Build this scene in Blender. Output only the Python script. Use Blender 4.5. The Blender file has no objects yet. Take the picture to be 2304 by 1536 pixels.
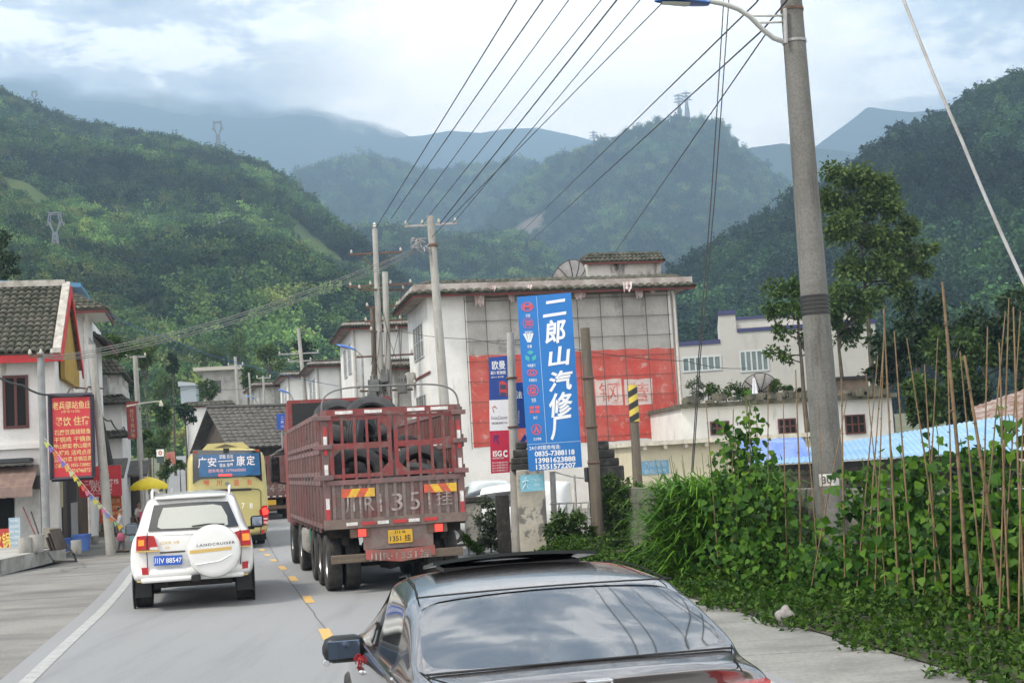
import bpy, bmesh, math, random
import numpy as np
from mathutils import Vector, Matrix
SC = bpy.context.scene
COL = SC.collection
rnd = random.Random(7)
pi = math.pi
# ------------------------------------------------------------------ camera
FPX, PITCH, ROLL, CAMH = 3000.0, math.atan(272 / 3000.0), math.radians(3.3), 2.05
_F = Vector((0, math.cos(PITCH), math.sin(PITCH)))
_U0 = Vector((0, -math.sin(PITCH), math.cos(PITCH)))
_R0 = Vector((1, 0, 0))
_R = math.cos(ROLL) * _R0 - math.sin(ROLL) * _U0
_U = math.sin(ROLL) * _R0 + math.cos(ROLL) * _U0
cam_d = bpy.data.cameras.new("camera")
cam = bpy.data.objects.new("camera", cam_d)
COL.objects.link(cam)
cam_d.sensor_width = 36.0
cam_d.lens = FPX / 2304 * 36.0
cam_d.clip_start = 0.1
cam_d.clip_end = 30000
cam.matrix_world = Matrix(((_R.x, _U.x, -_F.x, 0), (_R.y, _U.y, -_F.y, 0), (_R.z, _U.z, -_F.z, CAMH), (0, 0, 0, 1)))
SC.camera = cam


def ray(px, py):
    return _F + _R * ((px - 1152) / FPX) - _U * ((py - 768) / FPX)


def at(px, py, Y):
    """world point seen at photo pixel (px, py) at forward distance Y"""
    d = ray(px, py)
    t = Y / d.y
    return Vector((d.x * t, Y, CAMH + d.z * t))


def pxof(w):
    """photo pixel of a world point"""
    c = Vector(w) - Vector((0, 0, CAMH))
    return 1152 + FPX * c.dot(_R) / c.dot(_F), 768 - FPX * c.dot(_U) / c.dot(_F)


def gp(px, py, z=0.0):
    d = ray(px, py)
    t = (z - CAMH) / d.z
    return Vector((d.x * t, d.y * t, z))


# ------------------------------------------------------------------ light
SUN_EL, SUN_AZ = math.radians(52), math.radians(238)   # azimuth clockwise from +Y
sun_d = bpy.data.lights.new("sun", 'SUN')
sun_d.energy = 3.0
sun_d.angle = math.radians(9)
sun_d.color = (1.0, 0.93, 0.82)
sun = bpy.data.objects.new("sun", sun_d)
COL.objects.link(sun)
sd = Vector((math.sin(SUN_AZ) * math.cos(SUN_EL), math.cos(SUN_AZ) * math.cos(SUN_EL), math.sin(SUN_EL)))
sun.rotation_euler = sd.to_track_quat('Z', 'Y').to_euler()
W = bpy.data.worlds.new("World")
SC.world = W
W.use_nodes = True


def build_world():
    nt = W.node_tree
    N, L = nt.nodes, nt.links
    N.clear()
    out = N.new('ShaderNodeOutputWorld')
    bg = N.new('ShaderNodeBackground')
    sky = N.new('ShaderNodeTexSky')
    sky.sky_type = 'NISHITA'
    sky.sun_disc = False
    sky.sun_elevation = SUN_EL
    sky.sun_rotation = SUN_AZ
    sky.altitude = 900
    sky.dust_density = 2.0
    bg.inputs['Strength'].default_value = 0.13
    tc = N.new('ShaderNodeTexCoord')

    def math_(op, a, b=None, clamp=False):
        m = N.new('ShaderNodeMath')
        m.operation = op
        m.use_clamp = clamp
        for i, v in enumerate((a, b)):
            if v is None:
                continue
            if isinstance(v, (int, float)):
                m.inputs[i].default_value = v
            else:
                L.new(v, m.inputs[i])
        return m.outputs[0]

    def noise(sc, det, ro, stretch, off=(0, 0, 0), dist=0.0):
        mp = N.new('ShaderNodeMapping')
        mp.inputs['Scale'].default_value = stretch
        mp.inputs['Location'].default_value = off
        L.new(tc.outputs['Generated'], mp.inputs[0])
        n = N.new('ShaderNodeTexNoise')
        n.inputs['Scale'].default_value = sc
        n.inputs['Detail'].default_value = det
        n.inputs['Roughness'].default_value = ro
        n.inputs['Distortion'].default_value = dist
        L.new(mp.outputs[0], n.inputs['Vector'])
        return n.outputs['Fac']

    def ramp(fac, stops, smooth=True):
        r = N.new('ShaderNodeValToRGB')
        r.color_ramp.interpolation = 'EASE' if smooth else 'LINEAR'
        e = r.color_ramp.elements
        while len(e) < len(stops):
            e.new(0.5)
        for i, (p_, c) in enumerate(stops):
            e[i].position = p_
            e[i].color = (c[0], c[1], c[2], 1) if not isinstance(c, (int, float)) else (c, c, c, 1)
        L.new(fac, r.inputs[0])
        return r.outputs[0]

    def mix(f, a, b):
        m = N.new('ShaderNodeMix')
        m.data_type = 'RGBA'
        for i, v in ((0, f), (6, a), (7, b)):
            if isinstance(v, (int, float)):
                m.inputs[i].default_value = v
            elif isinstance(v, tuple):
                m.inputs[i].default_value = v + (1,)
            else:
                L.new(v, m.inputs[i])
        return m.outputs[2]
    # big cloud sheets, their broken edges and their greyer undersides
    big = noise(5.0, 8, 0.55, (1, 1, 2.0), CLOUD_OFF, 0.25)
    cover = ramp(big, ((0.30, 0.0), (0.47, 1.0)))
    body = noise(10.0, 9, 0.58, (1, 1, 2.4), (3.1, 1.7, 0.4), 0.2)
    shade = ramp(body, ((0.36, (6.2, 6.7, 7.6)), (0.48, (9.6, 9.9, 10.3)), (0.58, (19.5, 18.8, 17.8))))
    blue = mix(0.62, sky.outputs[0], (7.2, 8.8, 10.4))
    c1 = mix(cover, blue, shade)
    # the sun's glow through the thin cloud above the peak ahead
    g = Vector(ray(1330, 160)).normalized()
    dp = N.new('ShaderNodeVectorMath')
    dp.operation = 'DOT_PRODUCT'
    L.new(tc.outputs['Generated'], dp.inputs[0])
    dp.inputs[1].default_value = g
    gl = ramp(dp.outputs['Value'], ((0.965, 0.0), (0.997, 1.0)))
    glm = math_('MULTIPLY', gl, 0.9)
    c2 = mix(glm, c1, (26.0, 23.5, 20.5))
    L.new(c2, bg.inputs['Color'])
    L.new(bg.outputs[0], out.inputs[0])


CLOUD_OFF = (0.35, 0.1, 0.9)
build_world()
SC.view_settings.view_transform = 'Standard'
SC.view_settings.look = 'None'
SC.view_settings.exposure = 0.2
SC.view_settings.gamma = 1.0
SC.cycles.volume_bounces = 0
SC.cycles.max_bounces = 8
SC.cycles.transparent_max_bounces = 12
SC.cycles.use_denoising = True


# ------------------------------------------------------------------ helpers
def tag(o, label=None, cat=None, group=None, kind=None):
    if label:
        o['label'] = label
    if cat:
        o['category'] = cat
    if group:
        o['group'] = group
    if kind:
        o['kind'] = kind
    return o


def thing(name, label, cat, loc=(0, 0, 0), rz=0.0, group=None):
    o = bpy.data.objects.new(name, None)
    COL.objects.link(o)
    o.empty_display_size = 0.2
    o.location = loc
    o.rotation_euler = (0, 0, rz)
    return tag(o, label, cat, group)


def copy_tree(o, parent=None):
    c = o.copy()
    COL.objects.link(c)
    if parent:
        c.parent = parent
    for ch in list(o.children):
        copy_tree(ch, c)
    return c


MATS = {}


def mat(n, c=(0.5, 0.5, 0.5), c2=None, sc=3.0, lo=0.4, hi=0.65, rough=0.65, metal=0.0, bump=0.0, bsc=60.0, stretch=(1, 1, 1),
        spec=0.4, coat=0.0, c3=None, sc3=1.0, lo3=0.5, hi3=0.62, st3=(1, 1, 1), emit=None, es=0.0, island=0.0, objrand=0.0, trans=0.0, two=0.0, var=0.12):
    """procedural Principled material: base colour, blotches (c2), stains (c3), fine grain, bump"""
    if n in MATS:
        return MATS[n]
    m = bpy.data.materials.new(n)
    MATS[n] = m
    m.use_nodes = True
    nt = m.node_tree
    N, L = nt.nodes, nt.links
    b = N['Principled BSDF']
    b.inputs['Roughness'].default_value = rough
    b.inputs['Metallic'].default_value = metal
    b.inputs['Specular IOR Level'].default_value = spec
    b.inputs['Coat Weight'].default_value = coat
    b.inputs['Coat Roughness'].default_value = 0.05
    if trans:
        b.inputs['Transmission Weight'].default_value = trans
    tc = N.new('ShaderNodeTexCoord')

    def nz(s, st, det=5, ro=0.6):
        mp = N.new('ShaderNodeMapping')
        mp.inputs['Scale'].default_value = st
        L.new(tc.outputs['Object'], mp.inputs[0])
        t = N.new('ShaderNodeTexNoise')
        t.inputs['Scale'].default_value = s
        t.inputs['Detail'].default_value = det
        t.inputs['Roughness'].default_value = ro
        L.new(mp.outputs[0], t.inputs['Vector'])
        return t.outputs['Fac']

    def mr(v, a, z, o0=0.0, o1=1.0):
        q = N.new('ShaderNodeMapRange')
        q.inputs[1].default_value = a
        q.inputs[2].default_value = z
        q.inputs[3].default_value = o0
        q.inputs[4].default_value = o1
        L.new(v, q.inputs[0])
        return q.outputs[0]

    def mx(f, a, z, bt='MIX'):
        q = N.new('ShaderNodeMix')
        q.data_type = 'RGBA'
        q.blend_type = bt
        for i, v in ((0, f), (6, a), (7, z)):
            if isinstance(v, (int, float)):
                q.inputs[i].default_value = v
            elif isinstance(v, tuple):
                q.inputs[i].default_value = v[:3] + (1,)
            else:
                L.new(v, q.inputs[i])
        return q.outputs[2]
    col = tuple(c)
    if c2:
        col = mx(mr(nz(sc, stretch), lo, hi), col, tuple(c2))
    if c3:
        col = mx(mr(nz(sc3, st3, 7, 0.65), lo3, hi3), col, tuple(c3))
    if var:
        v = mr(nz(bsc * 0.5, (1, 1, 1), 4), 0.3, 0.7, 1 - var, 1 + var)
        q = N.new('ShaderNodeVectorMath')
        q.operation = 'SCALE'
        if isinstance(col, tuple):
            q.inputs[0].default_value = col[:3]
        else:
            L.new(col, q.inputs[0])
        L.new(v, q.inputs['Scale'])
        col = q.outputs[0]
    if island or objrand:
        if island:
            g = N.new('ShaderNodeNewGeometry')
            rv = g.outputs['Random Per Island']
            k = island
        else:
            g = N.new('ShaderNodeObjectInfo')
            rv = g.outputs['Random']
            k = objrand
        v = mr(rv, 0, 1, 1 - k, 1 + k)
        h = N.new('ShaderNodeHueSaturation')
        hv = mr(rv, 0, 1, 0.5 + 0.035 * k, 0.5 - 0.035 * k)
        L.new(hv, h.inputs['Hue'])
        if objrand:
            for s_, k_, a_ in ((0.012, 0.55, .38), (0.05, 0.5, .38)):
                t = N.new('ShaderNodeTexNoise')
                t.inputs['Scale'].default_value = s_
                t.inputs['Detail'].default_value = 3
                L.new(g.outputs['Location'], t.inputs['Vector'])
                w = mr(t.outputs['Fac'], a_, 1 - a_, 1 - k_, 1 + k_)
                mm = N.new('ShaderNodeMath')
                mm.operation = 'MULTIPLY'
                L.new(v, mm.inputs[0])
                L.new(w, mm.inputs[1])
                v = mm.outputs[0]
        L.new(v, h.inputs['Value'])
        if isinstance(col, tuple):
            h.inputs['Color'].default_value = col[:3] + (1,)
        else:
            L.new(col, h.inputs['Color'])
        col = h.outputs[0]
    if isinstance(col, tuple):
        b.inputs['Base Color'].default_value = col[:3] + (1,)
    else:
        L.new(col, b.inputs['Base Color'])
    if emit:
        b.inputs['Emission Color'].default_value = tuple(emit) + (1,)
        b.inputs['Emission Strength'].default_value = es
    if bump:
        bp = N.new('ShaderNodeBump')
        bp.inputs['Strength'].default_value = bump
        bp.inputs['Distance'].default_value = 0.02
        L.new(nz(bsc, (1, 1, 1), 6), bp.inputs['Height'])
        L.new(bp.outputs[0], b.inputs['Normal'])
    if two:   # thin leaf: some light passes through
        tr = N.new('ShaderNodeBsdfTranslucent')
        if isinstance(col, tuple):
            tr.inputs[0].default_value = col[:3] + (1,)
        else:
            L.new(col, tr.inputs[0])
        ms = N.new('ShaderNodeMixShader')
        ms.inputs[0].default_value = two
        L.new(b.outputs[0], ms.inputs[1])
        L.new(tr.outputs[0], ms.inputs[2])
        L.new(ms.outputs[0], N['Material Output'].inputs[0])
    return m


_TXT = {}


def text_geo(s, bold=0.0, shear=0.0, spacing=1.0):
    """flat polygons of a line of writing, centred, one unit per em"""
    if shear == 0 and any(ord(ch) > 0x2fff for ch in s):
        bold = min(bold, .012)      # thicker strokes would close up small characters
    key = (s, bold, shear, spacing)
    if key in _TXT:
        return _TXT[key]
    cu = bpy.data.curves.new("t", 'FONT')
    cu.body = s
    cu.size = 1.0
    cu.offset = bold
    cu.shear = shear
    cu.space_character = spacing
    cu.resolution_u = 3
    cu.fill_mode = 'FRONT'
    o = bpy.data.objects.new("t", cu)
    COL.objects.link(o)
    dg = bpy.context.evaluated_depsgraph_get()
    me = o.evaluated_get(dg).to_mesh()
    V = [v.co.copy() for v in me.vertices]
    Fc = [tuple(p.vertices) for p in me.polygons]
    o.evaluated_get(dg).to_mesh_clear()
    bpy.data.objects.remove(o)
    bpy.data.curves.remove(cu)
    if V:
        x0, x1 = min(v.x for v in V), max(v.x for v in V)
        y0, y1 = min(v.y for v in V), max(v.y for v in V)
        V = [Vector((v.x - (x0 + x1) / 2, v.y - (y0 + y1) / 2, 0)) for v in V]
        r = (V, Fc, x1 - x0, y1 - y0)
    else:
        r = ([], [], 1, 1)
    _TXT[key] = r
    return r


class MB:
    """collects shapes into one mesh"""

    def __init__(s):
        s.v, s.f, s.m = [], [], []
        s.cur = 0

    def add(s, V, Fc, mi=None):
        n = len(s.v)
        s.v += [tuple(v) for v in V]
        s.f += [tuple(i + n for i in f) for f in Fc]
        s.m += [s.cur if mi is None else mi] * len(Fc)
        return s

    def box(s, c, d, rz=0.0, rx=0.0, ry=0.0, bev=0.0):
        M = Matrix.Translation(c) @ Matrix.Rotation(rz, 4, 'Z') @ Matrix.Rotation(ry, 4, 'Y') @ Matrix.Rotation(rx, 4, 'X')
        if bev > 0:
            bm = bmesh.new()
            bmesh.ops.create_cube(bm, size=1)
            bmesh.ops.scale(bm, vec=d, verts=bm.verts)
            bmesh.ops.bevel(bm, geom=bm.edges[:], offset=bev, segments=2, affect='EDGES', profile=0.5)
            bm.verts.index_update()
            V = [M @ v.co for v in bm.verts]
            Fc = [tuple(v.index for v in f.verts) for f in bm.faces]
            bm.free()
            return s.add(V, Fc)
        hx, hy, hz = d[0] / 2, d[1] / 2, d[2] / 2
        V = [M @ Vector((x, y, z)) for z in (-hz, hz) for x, y in ((-hx, -hy), (hx, -hy), (hx, hy), (-hx, hy))]
        return s.add(V, [(3, 2, 1, 0), (4, 5, 6, 7), (0, 1, 5, 4), (1, 2, 6, 5), (2, 3, 7, 6), (3, 0, 4, 7)])

    def bx(s, x0, x1, y0, y1, z0, z1, bev=0.0):
        return s.box(((x0 + x1) / 2, (y0 + y1) / 2, (z0 + z1) / 2), (abs(x1 - x0), abs(y1 - y0), abs(z1 - z0)), bev=bev)

    def tube(s, path, r, n=8, cap=True):
        P = [Vector(p) for p in path]
        rs = list(r) if isinstance(r, (list, tuple)) else [r] * len(P)
        V, Fc = [], []
        ref = None
        for i, p in enumerate(P):
            d = (P[min(i + 1, len(P) - 1)] - P[max(i - 1, 0)]).normalized()
            if ref is None:
                ref = Vector((0, 0, 1)) if abs(d.z) < 0.9 else Vector((1, 0, 0))
            u = d.cross(ref).normalized()
            w = u.cross(d).normalized()
            ref = w
            for k in range(n):
                a = 2 * pi * k / n
                V.append(p + (u * math.cos(a) + w * math.sin(a)) * rs[i])
        for i in range(len(P) - 1):
            for k in range(n):
                k2 = (k + 1) % n
                Fc.append((i * n + k, i * n + k2, (i + 1) * n + k2, (i + 1) * n + k))
        if cap:
            Fc.append(tuple(range(n))[::-1])
            Fc.append(tuple((len(P) - 1) * n + k for k in range(n)))
        return s.add(V, Fc)

    def lathe(s, prof, n=24, M=None, close=False):
        """prof: (radius, height) pairs turned round local Z"""
        V, Fc = [], []
        for (r, h) in prof:
            for k in range(n):
                a = 2 * pi * k / n
                q = Vector((r * math.cos(a), r * math.sin(a), h))
                V.append(M @ q if M else q)
        m = len(prof)
        for i in range(m if close else m - 1):
            i2 = (i + 1) % m
            for k in range(n):
                k2 = (k + 1) % n
                Fc.append((i * n + k, i * n + k2, i2 * n + k2, i2 * n + k))
        if not close:
            if prof[0][0] > 1e-6:
                Fc.append(tuple(range(n))[::-1])
            if prof[-1][0] > 1e-6:
                Fc.append(tuple((m - 1) * n + k for k in range(n)))
        return s.add(V, Fc)

    def prism(s, poly, vec):
        """closed solid: polygon (3D points) swept along vec"""
        P = [Vector(p) for p in poly]
        n = len(P)
        vec = Vector(vec)
        nrm = Vector((0, 0, 0))
        for i in range(n):
            nrm += P[i].cross(P[(i + 1) % n])
        if nrm.dot(vec) > 0:
            P = P[::-1]
        V = P + [p + vec for p in P]
        return s.add(V, [tuple(range(n)), tuple(range(2 * n - 1, n - 1, -1))] + [(i, i + n, (i + 1) % n + n, (i + 1) % n) for i in range(n)])

    def grid(s, P):
        """P: rows of points"""
        h, w = len(P), len(P[0])
        V = [p for r in P for p in r]
        return s.add(V, [(i * w + j, i * w + j + 1, (i + 1) * w + j + 1, (i + 1) * w + j) for i in range(h - 1) for j in range(w - 1)])

    def text(s, t, o, xd, yd, size, bold=0.0, fit=None, shear=0.0, spacing=1.0, fith=None):
        V, Fc, w, h = text_geo(t, bold, shear, spacing)
        kx = ky = size
        if fit:
            kx = fit / w
        if fith:
            ky = fith / h
        o, xd, yd = Vector(o), Vector(xd), Vector(yd)
        return s.add([o + xd * (v.x * kx) + yd * (v.y * ky) for v in V], Fc)

    def build(s, name, mats, parent=None, smooth=None, loc=None, rz=None):
        me = bpy.data.meshes.new(name)
        me.from_pydata(s.v, [], s.f)
        if not isinstance(mats, (list, tuple)):
            mats = [mats]
        for q in mats:
            me.materials.append(q)
        if len(mats) > 1:
            me.polygons.foreach_set('material_index', s.m)
        if smooth is not None:
            me.polygons.foreach_set('use_smooth', [True] * len(me.polygons))
            me.set_sharp_from_angle(angle=math.radians(smooth))
        me.validate()
        o = bpy.data.objects.new(name, me)
        COL.objects.link(o)
        if parent:
            o.parent = parent
        if loc is not None:
            o.location = loc
        if rz is not None:
            o.rotation_euler = (0, 0, rz)
        return o


def np_mesh(name, V, Fq, m, parent=None):
    """fast mesh of equal-sized faces from numpy arrays"""
    V = np.asarray(V, dtype=np.float32)
    Fq = np.asarray(Fq, dtype=np.int32)
    k = Fq.shape[1]
    me = bpy.data.meshes.new(name)
    me.vertices.add(len(V))
    me.vertices.foreach_set('co', V.ravel())
    me.loops.add(Fq.size)
    me.loops.foreach_set('vertex_index', Fq.ravel())
    me.polygons.add(len(Fq))
    me.polygons.foreach_set('loop_start', np.arange(0, Fq.size, k, dtype=np.int32))
    me.update(calc_edges=True)
    me.materials.append(m)
    o = bpy.data.objects.new(name, me)
    COL.objects.link(o)
    if parent:
        o.parent = parent
    return o


def leaf_arrays(P, size, rs, up=0.3, aspect=0.6, D=None, fold=0.15):
    """a folded four-sided leaf of its own at every point"""
    n = len(P)
    if D is None:
        D = rs.normal(size=(n, 3))
        D[:, 2] -= 0.2
    D = D / (np.linalg.norm(D, axis=1, keepdims=True) + 1e-9)
    Nn = rs.normal(size=(n, 3)) + np.array([0, 0, up * 3])
    S = np.cross(D, Nn)
    S /= np.linalg.norm(S, axis=1, keepdims=True) + 1e-9
    Nn = np.cross(S, D)
    sz = size * rs.uniform(0.6, 1.3, size=(n, 1))
    a = P
    c = P + D * sz
    mid = P + D * sz * 0.45
    l = mid + S * sz * aspect / 2 + Nn * sz * fold
    r = mid - S * sz * aspect / 2 + Nn * sz * fold
    V = np.stack([a, r, c, l], axis=1).reshape(-1, 3)
    return V, np.arange(4 * n).reshape(-1, 4)


class Frame:
    """upright local frame: x right, y along the heading"""

    def __init__(s, o, rz):
        s.o, s.rz = Vector(o), rz
        s.x = Vector((math.cos(rz), math.sin(rz), 0))
        s.y = Vector((-math.sin(rz), math.cos(rz), 0))

    def hit(s, px, py, ly=0.0):
        """local (x, z) where the photo pixel meets the plane y = ly"""
        d = ray(px, py)
        c = Vector((0, 0, CAMH))
        t = ((s.o + s.y * ly) - c).dot(s.y) / d.dot(s.y)
        q = c + d * t - s.o
        return q.dot(s.x), q.z

    def hitx(s, px, py, lx=0.0):
        d = ray(px, py)
        c = Vector((0, 0, CAMH))
        t = ((s.o + s.x * lx) - c).dot(s.x) / d.dot(s.x)
        q = c + d * t - s.o
        return q.dot(s.y), q.z

    def loc(s, w):
        q = Vector(w) - s.o
        return Vector((q.dot(s.x), q.dot(s.y), q.z))

    def world(s, x, y, z):
        return s.o + s.x * x + s.y * y + Vector((0, 0, z))


def cage(name_mats, V, Fc, mi, levels, parent, crease=None, smooth=50):
    """subdivide a control cage and split the result into one part per material slot.
    name_mats: list of (part name, material); several slots may share a name"""
    me = bpy.data.meshes.new("cage")
    me.from_pydata([tuple(v) for v in V], [], Fc)
    for _ in name_mats:
        me.materials.append(None)
    me.polygons.foreach_set('material_index', mi)
    if crease:
        at_ = me.attributes.new('crease_edge', 'FLOAT', 'EDGE')
        for e in me.edges:
            k = tuple(sorted(e.vertices))
            if k in crease:
                at_.data[e.index].value = crease[k]
    o = bpy.data.objects.new("cage", me)
    COL.objects.link(o)
    md = o.modifiers.new("s", 'SUBSURF')
    md.levels = md.render_levels = levels
    dg = bpy.context.evaluated_depsgraph_get()
    e = bpy.data.meshes.new_from_object(o.evaluated_get(dg))
    bpy.data.objects.remove(o)
    vs = [v.co.copy() for v in e.vertices]
    res = []
    for k, (nm, m) in enumerate(name_mats):
        idx, fs = {}, []
        for p in e.polygons:
            if p.material_index == k:
                fs.append(tuple(idx.setdefault(i, len(idx)) for i in p.vertices))
        if not fs:
            res.append(None)
            continue
        inv = sorted(idx, key=idx.get)
        pts = [vs[i] for i in inv]
        halves = [fs]
        if nm == 'side_window':
            halves = [[f for f in fs if pts[f[0]].x * s_ > 0] for s_ in (-1, 1)]
            mid = sorted(set(round(pts[f[0]].y, 1) for f in fs))
            gaps = [b_ for a_, b_ in zip(mid, mid[1:]) if b_ - a_ > .18]
            for g_ in gaps:
                halves = [[f for f in h_ if (max(pts[i].y for i in f) < g_ + .02) == q_] for h_ in halves for q_ in (True, False)]
        for h_ in halves:
            if h_:
                use = sorted(set(i for f in h_ for i in f))
                mp = {i: k_ for k_, i in enumerate(use)}
                mb = MB()
                mb.add([pts[i] for i in use], [tuple(mp[i] for i in f) for f in h_])
                res.append(mb.build(nm, m, parent, smooth=smooth))
    bpy.data.meshes.remove(e)
    return res
# ------------------------------------------------------------------ ground and road
_ZP = [(-200, 0), (30, 0), (42, -0.16), (64, 0.0), (110, 1.3), (220, 6.5), (330, 9.0), (9000, 9.0)]


def zg(Y):
    for (a, za), (b, zb) in zip(_ZP, _ZP[1:]):
        if Y <= b:
            t = max(0.0, (Y - a) / (b - a))
            t = t * t * (3 - 2 * t) if b != 220 else t
            return za + (zb - za) * t
    return 9.0


_CP = [(-60, 12.3), (0, 1.05), (17, -2.52), (22.3, -3.6), (27.3, -4.72), (33.6, -6.25), (42, -8.2), (64, -13.3), (110, -25.2), (220, -53.2), (330, -80)]


def xc(Y):
    """road centre line"""
    for (a, xa), (b, xb) in zip(_CP, _CP[1:]):
        if Y <= b:
            t = (Y - a) / (b - a)
            return xa + (xb - xa) * t
    return _CP[-1][1]


M_earth = mat('earth', (0.16, 0.14, 0.10), (0.07, 0.10, 0.04), sc=0.4, rough=0.95, bump=0.4, bsc=8)
M_road = mat('road_concrete', (0.24, 0.241, 0.244), (0.20, 0.201, 0.203), sc=0.5, lo=0.35, hi=0.7, rough=0.8, bump=0.12, bsc=90,
             stretch=(0.6, 0.12, 1), c3=(0.165, 0.165, 0.168), sc3=1.1, lo3=0.52, hi3=0.78, st3=(1.4, 0.10, 1), var=0.13)
M_apron = mat('apron_concrete', (0.215, 0.205, 0.187), (0.15, 0.143, 0.13), sc=0.45, lo=0.38, hi=0.62, rough=0.9, bump=0.3, bsc=40,
              c3=(0.10, 0.097, 0.09), sc3=0.7, lo3=0.52, hi3=0.7, st3=(0.35, 1.6, 1), var=0.16)
M_paintw = mat('white_line_paint', (0.35, 0.35, 0.335), (0.265, 0.265, 0.258), sc=5, lo=0.42, hi=0.66, rough=0.7, c3=(0.36, 0.36, 0.345), sc3=14, lo3=0.56, hi3=0.66)
M_painty = mat('yellow_line_paint', (0.56, 0.33, 0.07), (0.42, 0.31, 0.16), sc=6, rough=0.7, c3=(0.40, 0.37, 0.31), sc3=14, lo3=0.6, hi3=0.7)
M_crack = mat('crack_sealer', (0.10, 0.10, 0.10), rough=0.9)
M_conc = mat('old_concrete', (0.36, 0.35, 0.32), (0.25, 0.24, 0.22), sc=1.5, rough=0.9, bump=0.35, bsc=25, c3=(0.11, 0.105, 0.095), sc3=2.2, lo3=0.58, hi3=0.72)


def sheet(name, m, Ys, fl, fr, dz, nx=2, kind='structure'):
    mb = MB()
    rows = []
    for Y in Ys:
        a, b = fl(Y), fr(Y)
        rows.append([(a + (b - a) * k / nx, Y, zg(Y) + dz) for k in range(nx + 1)])
    mb.grid(rows)
    o = mb.build(name, m, smooth=40)
    return tag(o, kind=kind)


YS = [-60, -30, -10] + [2 * k for k in range(0, 40)] + [80 + 6 * k for k in range(0, 43)]
gY = YS[:-1] + [330, 420, 600, 900, 1500, 2600, 4500, 9000]
tag(sheet('ground', M_earth, gY, lambda Y: -60 - 1.2 * abs(Y), lambda Y: 60 + 1.2 * abs(Y), -0.03, 8), kind='structure')
sheet('road', M_road, YS, lambda Y: xc(Y) - 3.75, lambda Y: xc(Y) + 3.75, 0.0, 8)
sheet('pavement', M_apron, [y for y in YS if y <= 110], lambda Y: xc(Y) - (13 if Y > 45 else 16), lambda Y: xc(Y) - 3.76, -0.006, 10)
# right verge of rough concrete: its outer edge swings away from the road towards the camera
_RE = [(-40, 9.5), (8, 4.3), (12.3, 3.55), (14.25, 3.25), (15.6, 2.9), (17.6, 2.5), (21, 1.9), (26, 0.6), (30.8, -0.3), (36, -1.2), (45, -3.2)]


def xre(Y):
    for (a, xa), (b, xb) in zip(_RE, _RE[1:]):
        if Y <= b:
            return xa + (xb - xa) * (Y - a) / (b - a)
    return _RE[-1][1]


M_verge = mat('verge_concrete', (0.235, 0.23, 0.212), (0.16, 0.157, 0.145), sc=0.8, lo=0.4, hi=0.62, rough=0.9, bump=0.35, bsc=40,
              c3=(0.09, 0.088, 0.08), sc3=1.6, lo3=0.55, hi3=0.72, st3=(0.25, 2.6, 1), var=0.18)
sheet('verge', M_verge, [-40, -10, 0, 4, 8, 10, 12, 13, 14, 15, 16, 17, 18, 20, 22, 24, 26, 28, 30, 32, 34, 36, 40, 45], lambda Y: xc(Y) + 3.76,
      lambda Y: xre(Y) + 0.25 + 0.12 * math.sin(Y * 2.3), -0.004, 6)
# the yard in front of the repair shop, behind the pillar
mb = MB()
mb.grid([[(-6.5 + 2.2 * k, Y, zg(Y) - 0.012) for k in range(9)] for Y in (31.5, 34, 37, 42, 48, 56, 60)])
tag(mb.build('yard', M_apron), kind='structure')
# painted lines
for side in (-1,):
    mb = MB()
    rows = []
    for k in range(0, 56):
        Y = 6 + 2 * k
        rows.append([(xc(Y) - 3.5, Y, zg(Y) + 0.006), (xc(Y) - 3.33, Y, zg(Y) + 0.006)])
    mb.grid(rows)
    tag(mb.build('road_marking', M_paintw), kind='structure')
mb = MB()
mb.grid([[(xc(Y) + 3.42, Y, zg(Y) + 0.006), (xc(Y) + 3.58, Y, zg(Y) + 0.006)] for Y in range(4, 40, 2)])
tag(mb.build('road_marking', M_paintw), kind='structure')
mb = MB()
for Y in (6.9, 12.0, 17.35, 22.3, 26.9, 30.2, 33.7, 37.3, 41):
    L_ = 1.25 if Y > 15 else 1.7
    a, b = Y - L_ / 2, Y + L_ / 2
    mb.grid([[(xc(y) - 0.075, y, zg(y) + 0.006), (xc(y) + 0.075, y, zg(y) + 0.006)] for y in (a, b)])
tag(mb.build('road_marking', M_painty), kind='structure')
mb = MB()
P = [gp(x, y) for x, y in ((590, 1180), (640, 1290), (700, 1370), (735, 1420), (765, 1445), (830, 1510), (900, 1580))]
pts = []
for a, b in zip(P, P[1:]):
    for k in range(6):
        pts.append(a.lerp(b, k / 6) + Vector((rnd.uniform(-0.012, 0.012), 0, 0)))
mb.grid([[(p.x - 0.009, p.y, zg(p.y) + 0.0045), (p.x + 0.009, p.y, zg(p.y) + 0.0045)] for p in pts])
tag(mb.build('road_crack', M_crack), kind='structure')
mb = MB()
for (ya, xa, xb) in ((19.2, -8.5, -12), (25.5, -9.2, -13.5), (29.8, -10.4, -13.6), (15.5, -7.6, -10)):
    mb.grid([[(xa + (xb - xa) * k / 14, ya - 0.02 + 0.1 * k / 14 + rnd.uniform(-.02, .02) + s * 0.03, zg(ya) + 0.001) for k in range(15)] for s in (0, 1)])
tag(mb.build('pavement_crack', M_crack), kind='structure')
# raised kerbed footway before the left shops
mb = MB()
k0, k1 = gp(-60, 1300), gp(162, 1251)
kp = [(-13.6, 20), (-13.35, 30), (-13.3, 34.1), (-13.5, 37.5), (-13.75, 40.4), (-14.4, 41.6), (-30, 41.6), (-30, 20)]
mb.prism([(x, y, -0.05) for x, y in kp], (0, 0, 0.40))
o = mb.build('raised_pavement', M_conc)
tag(o, kind='structure')

# ------------------------------------------------------------------ hills
rs0 = np.random.RandomState(3)


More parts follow.
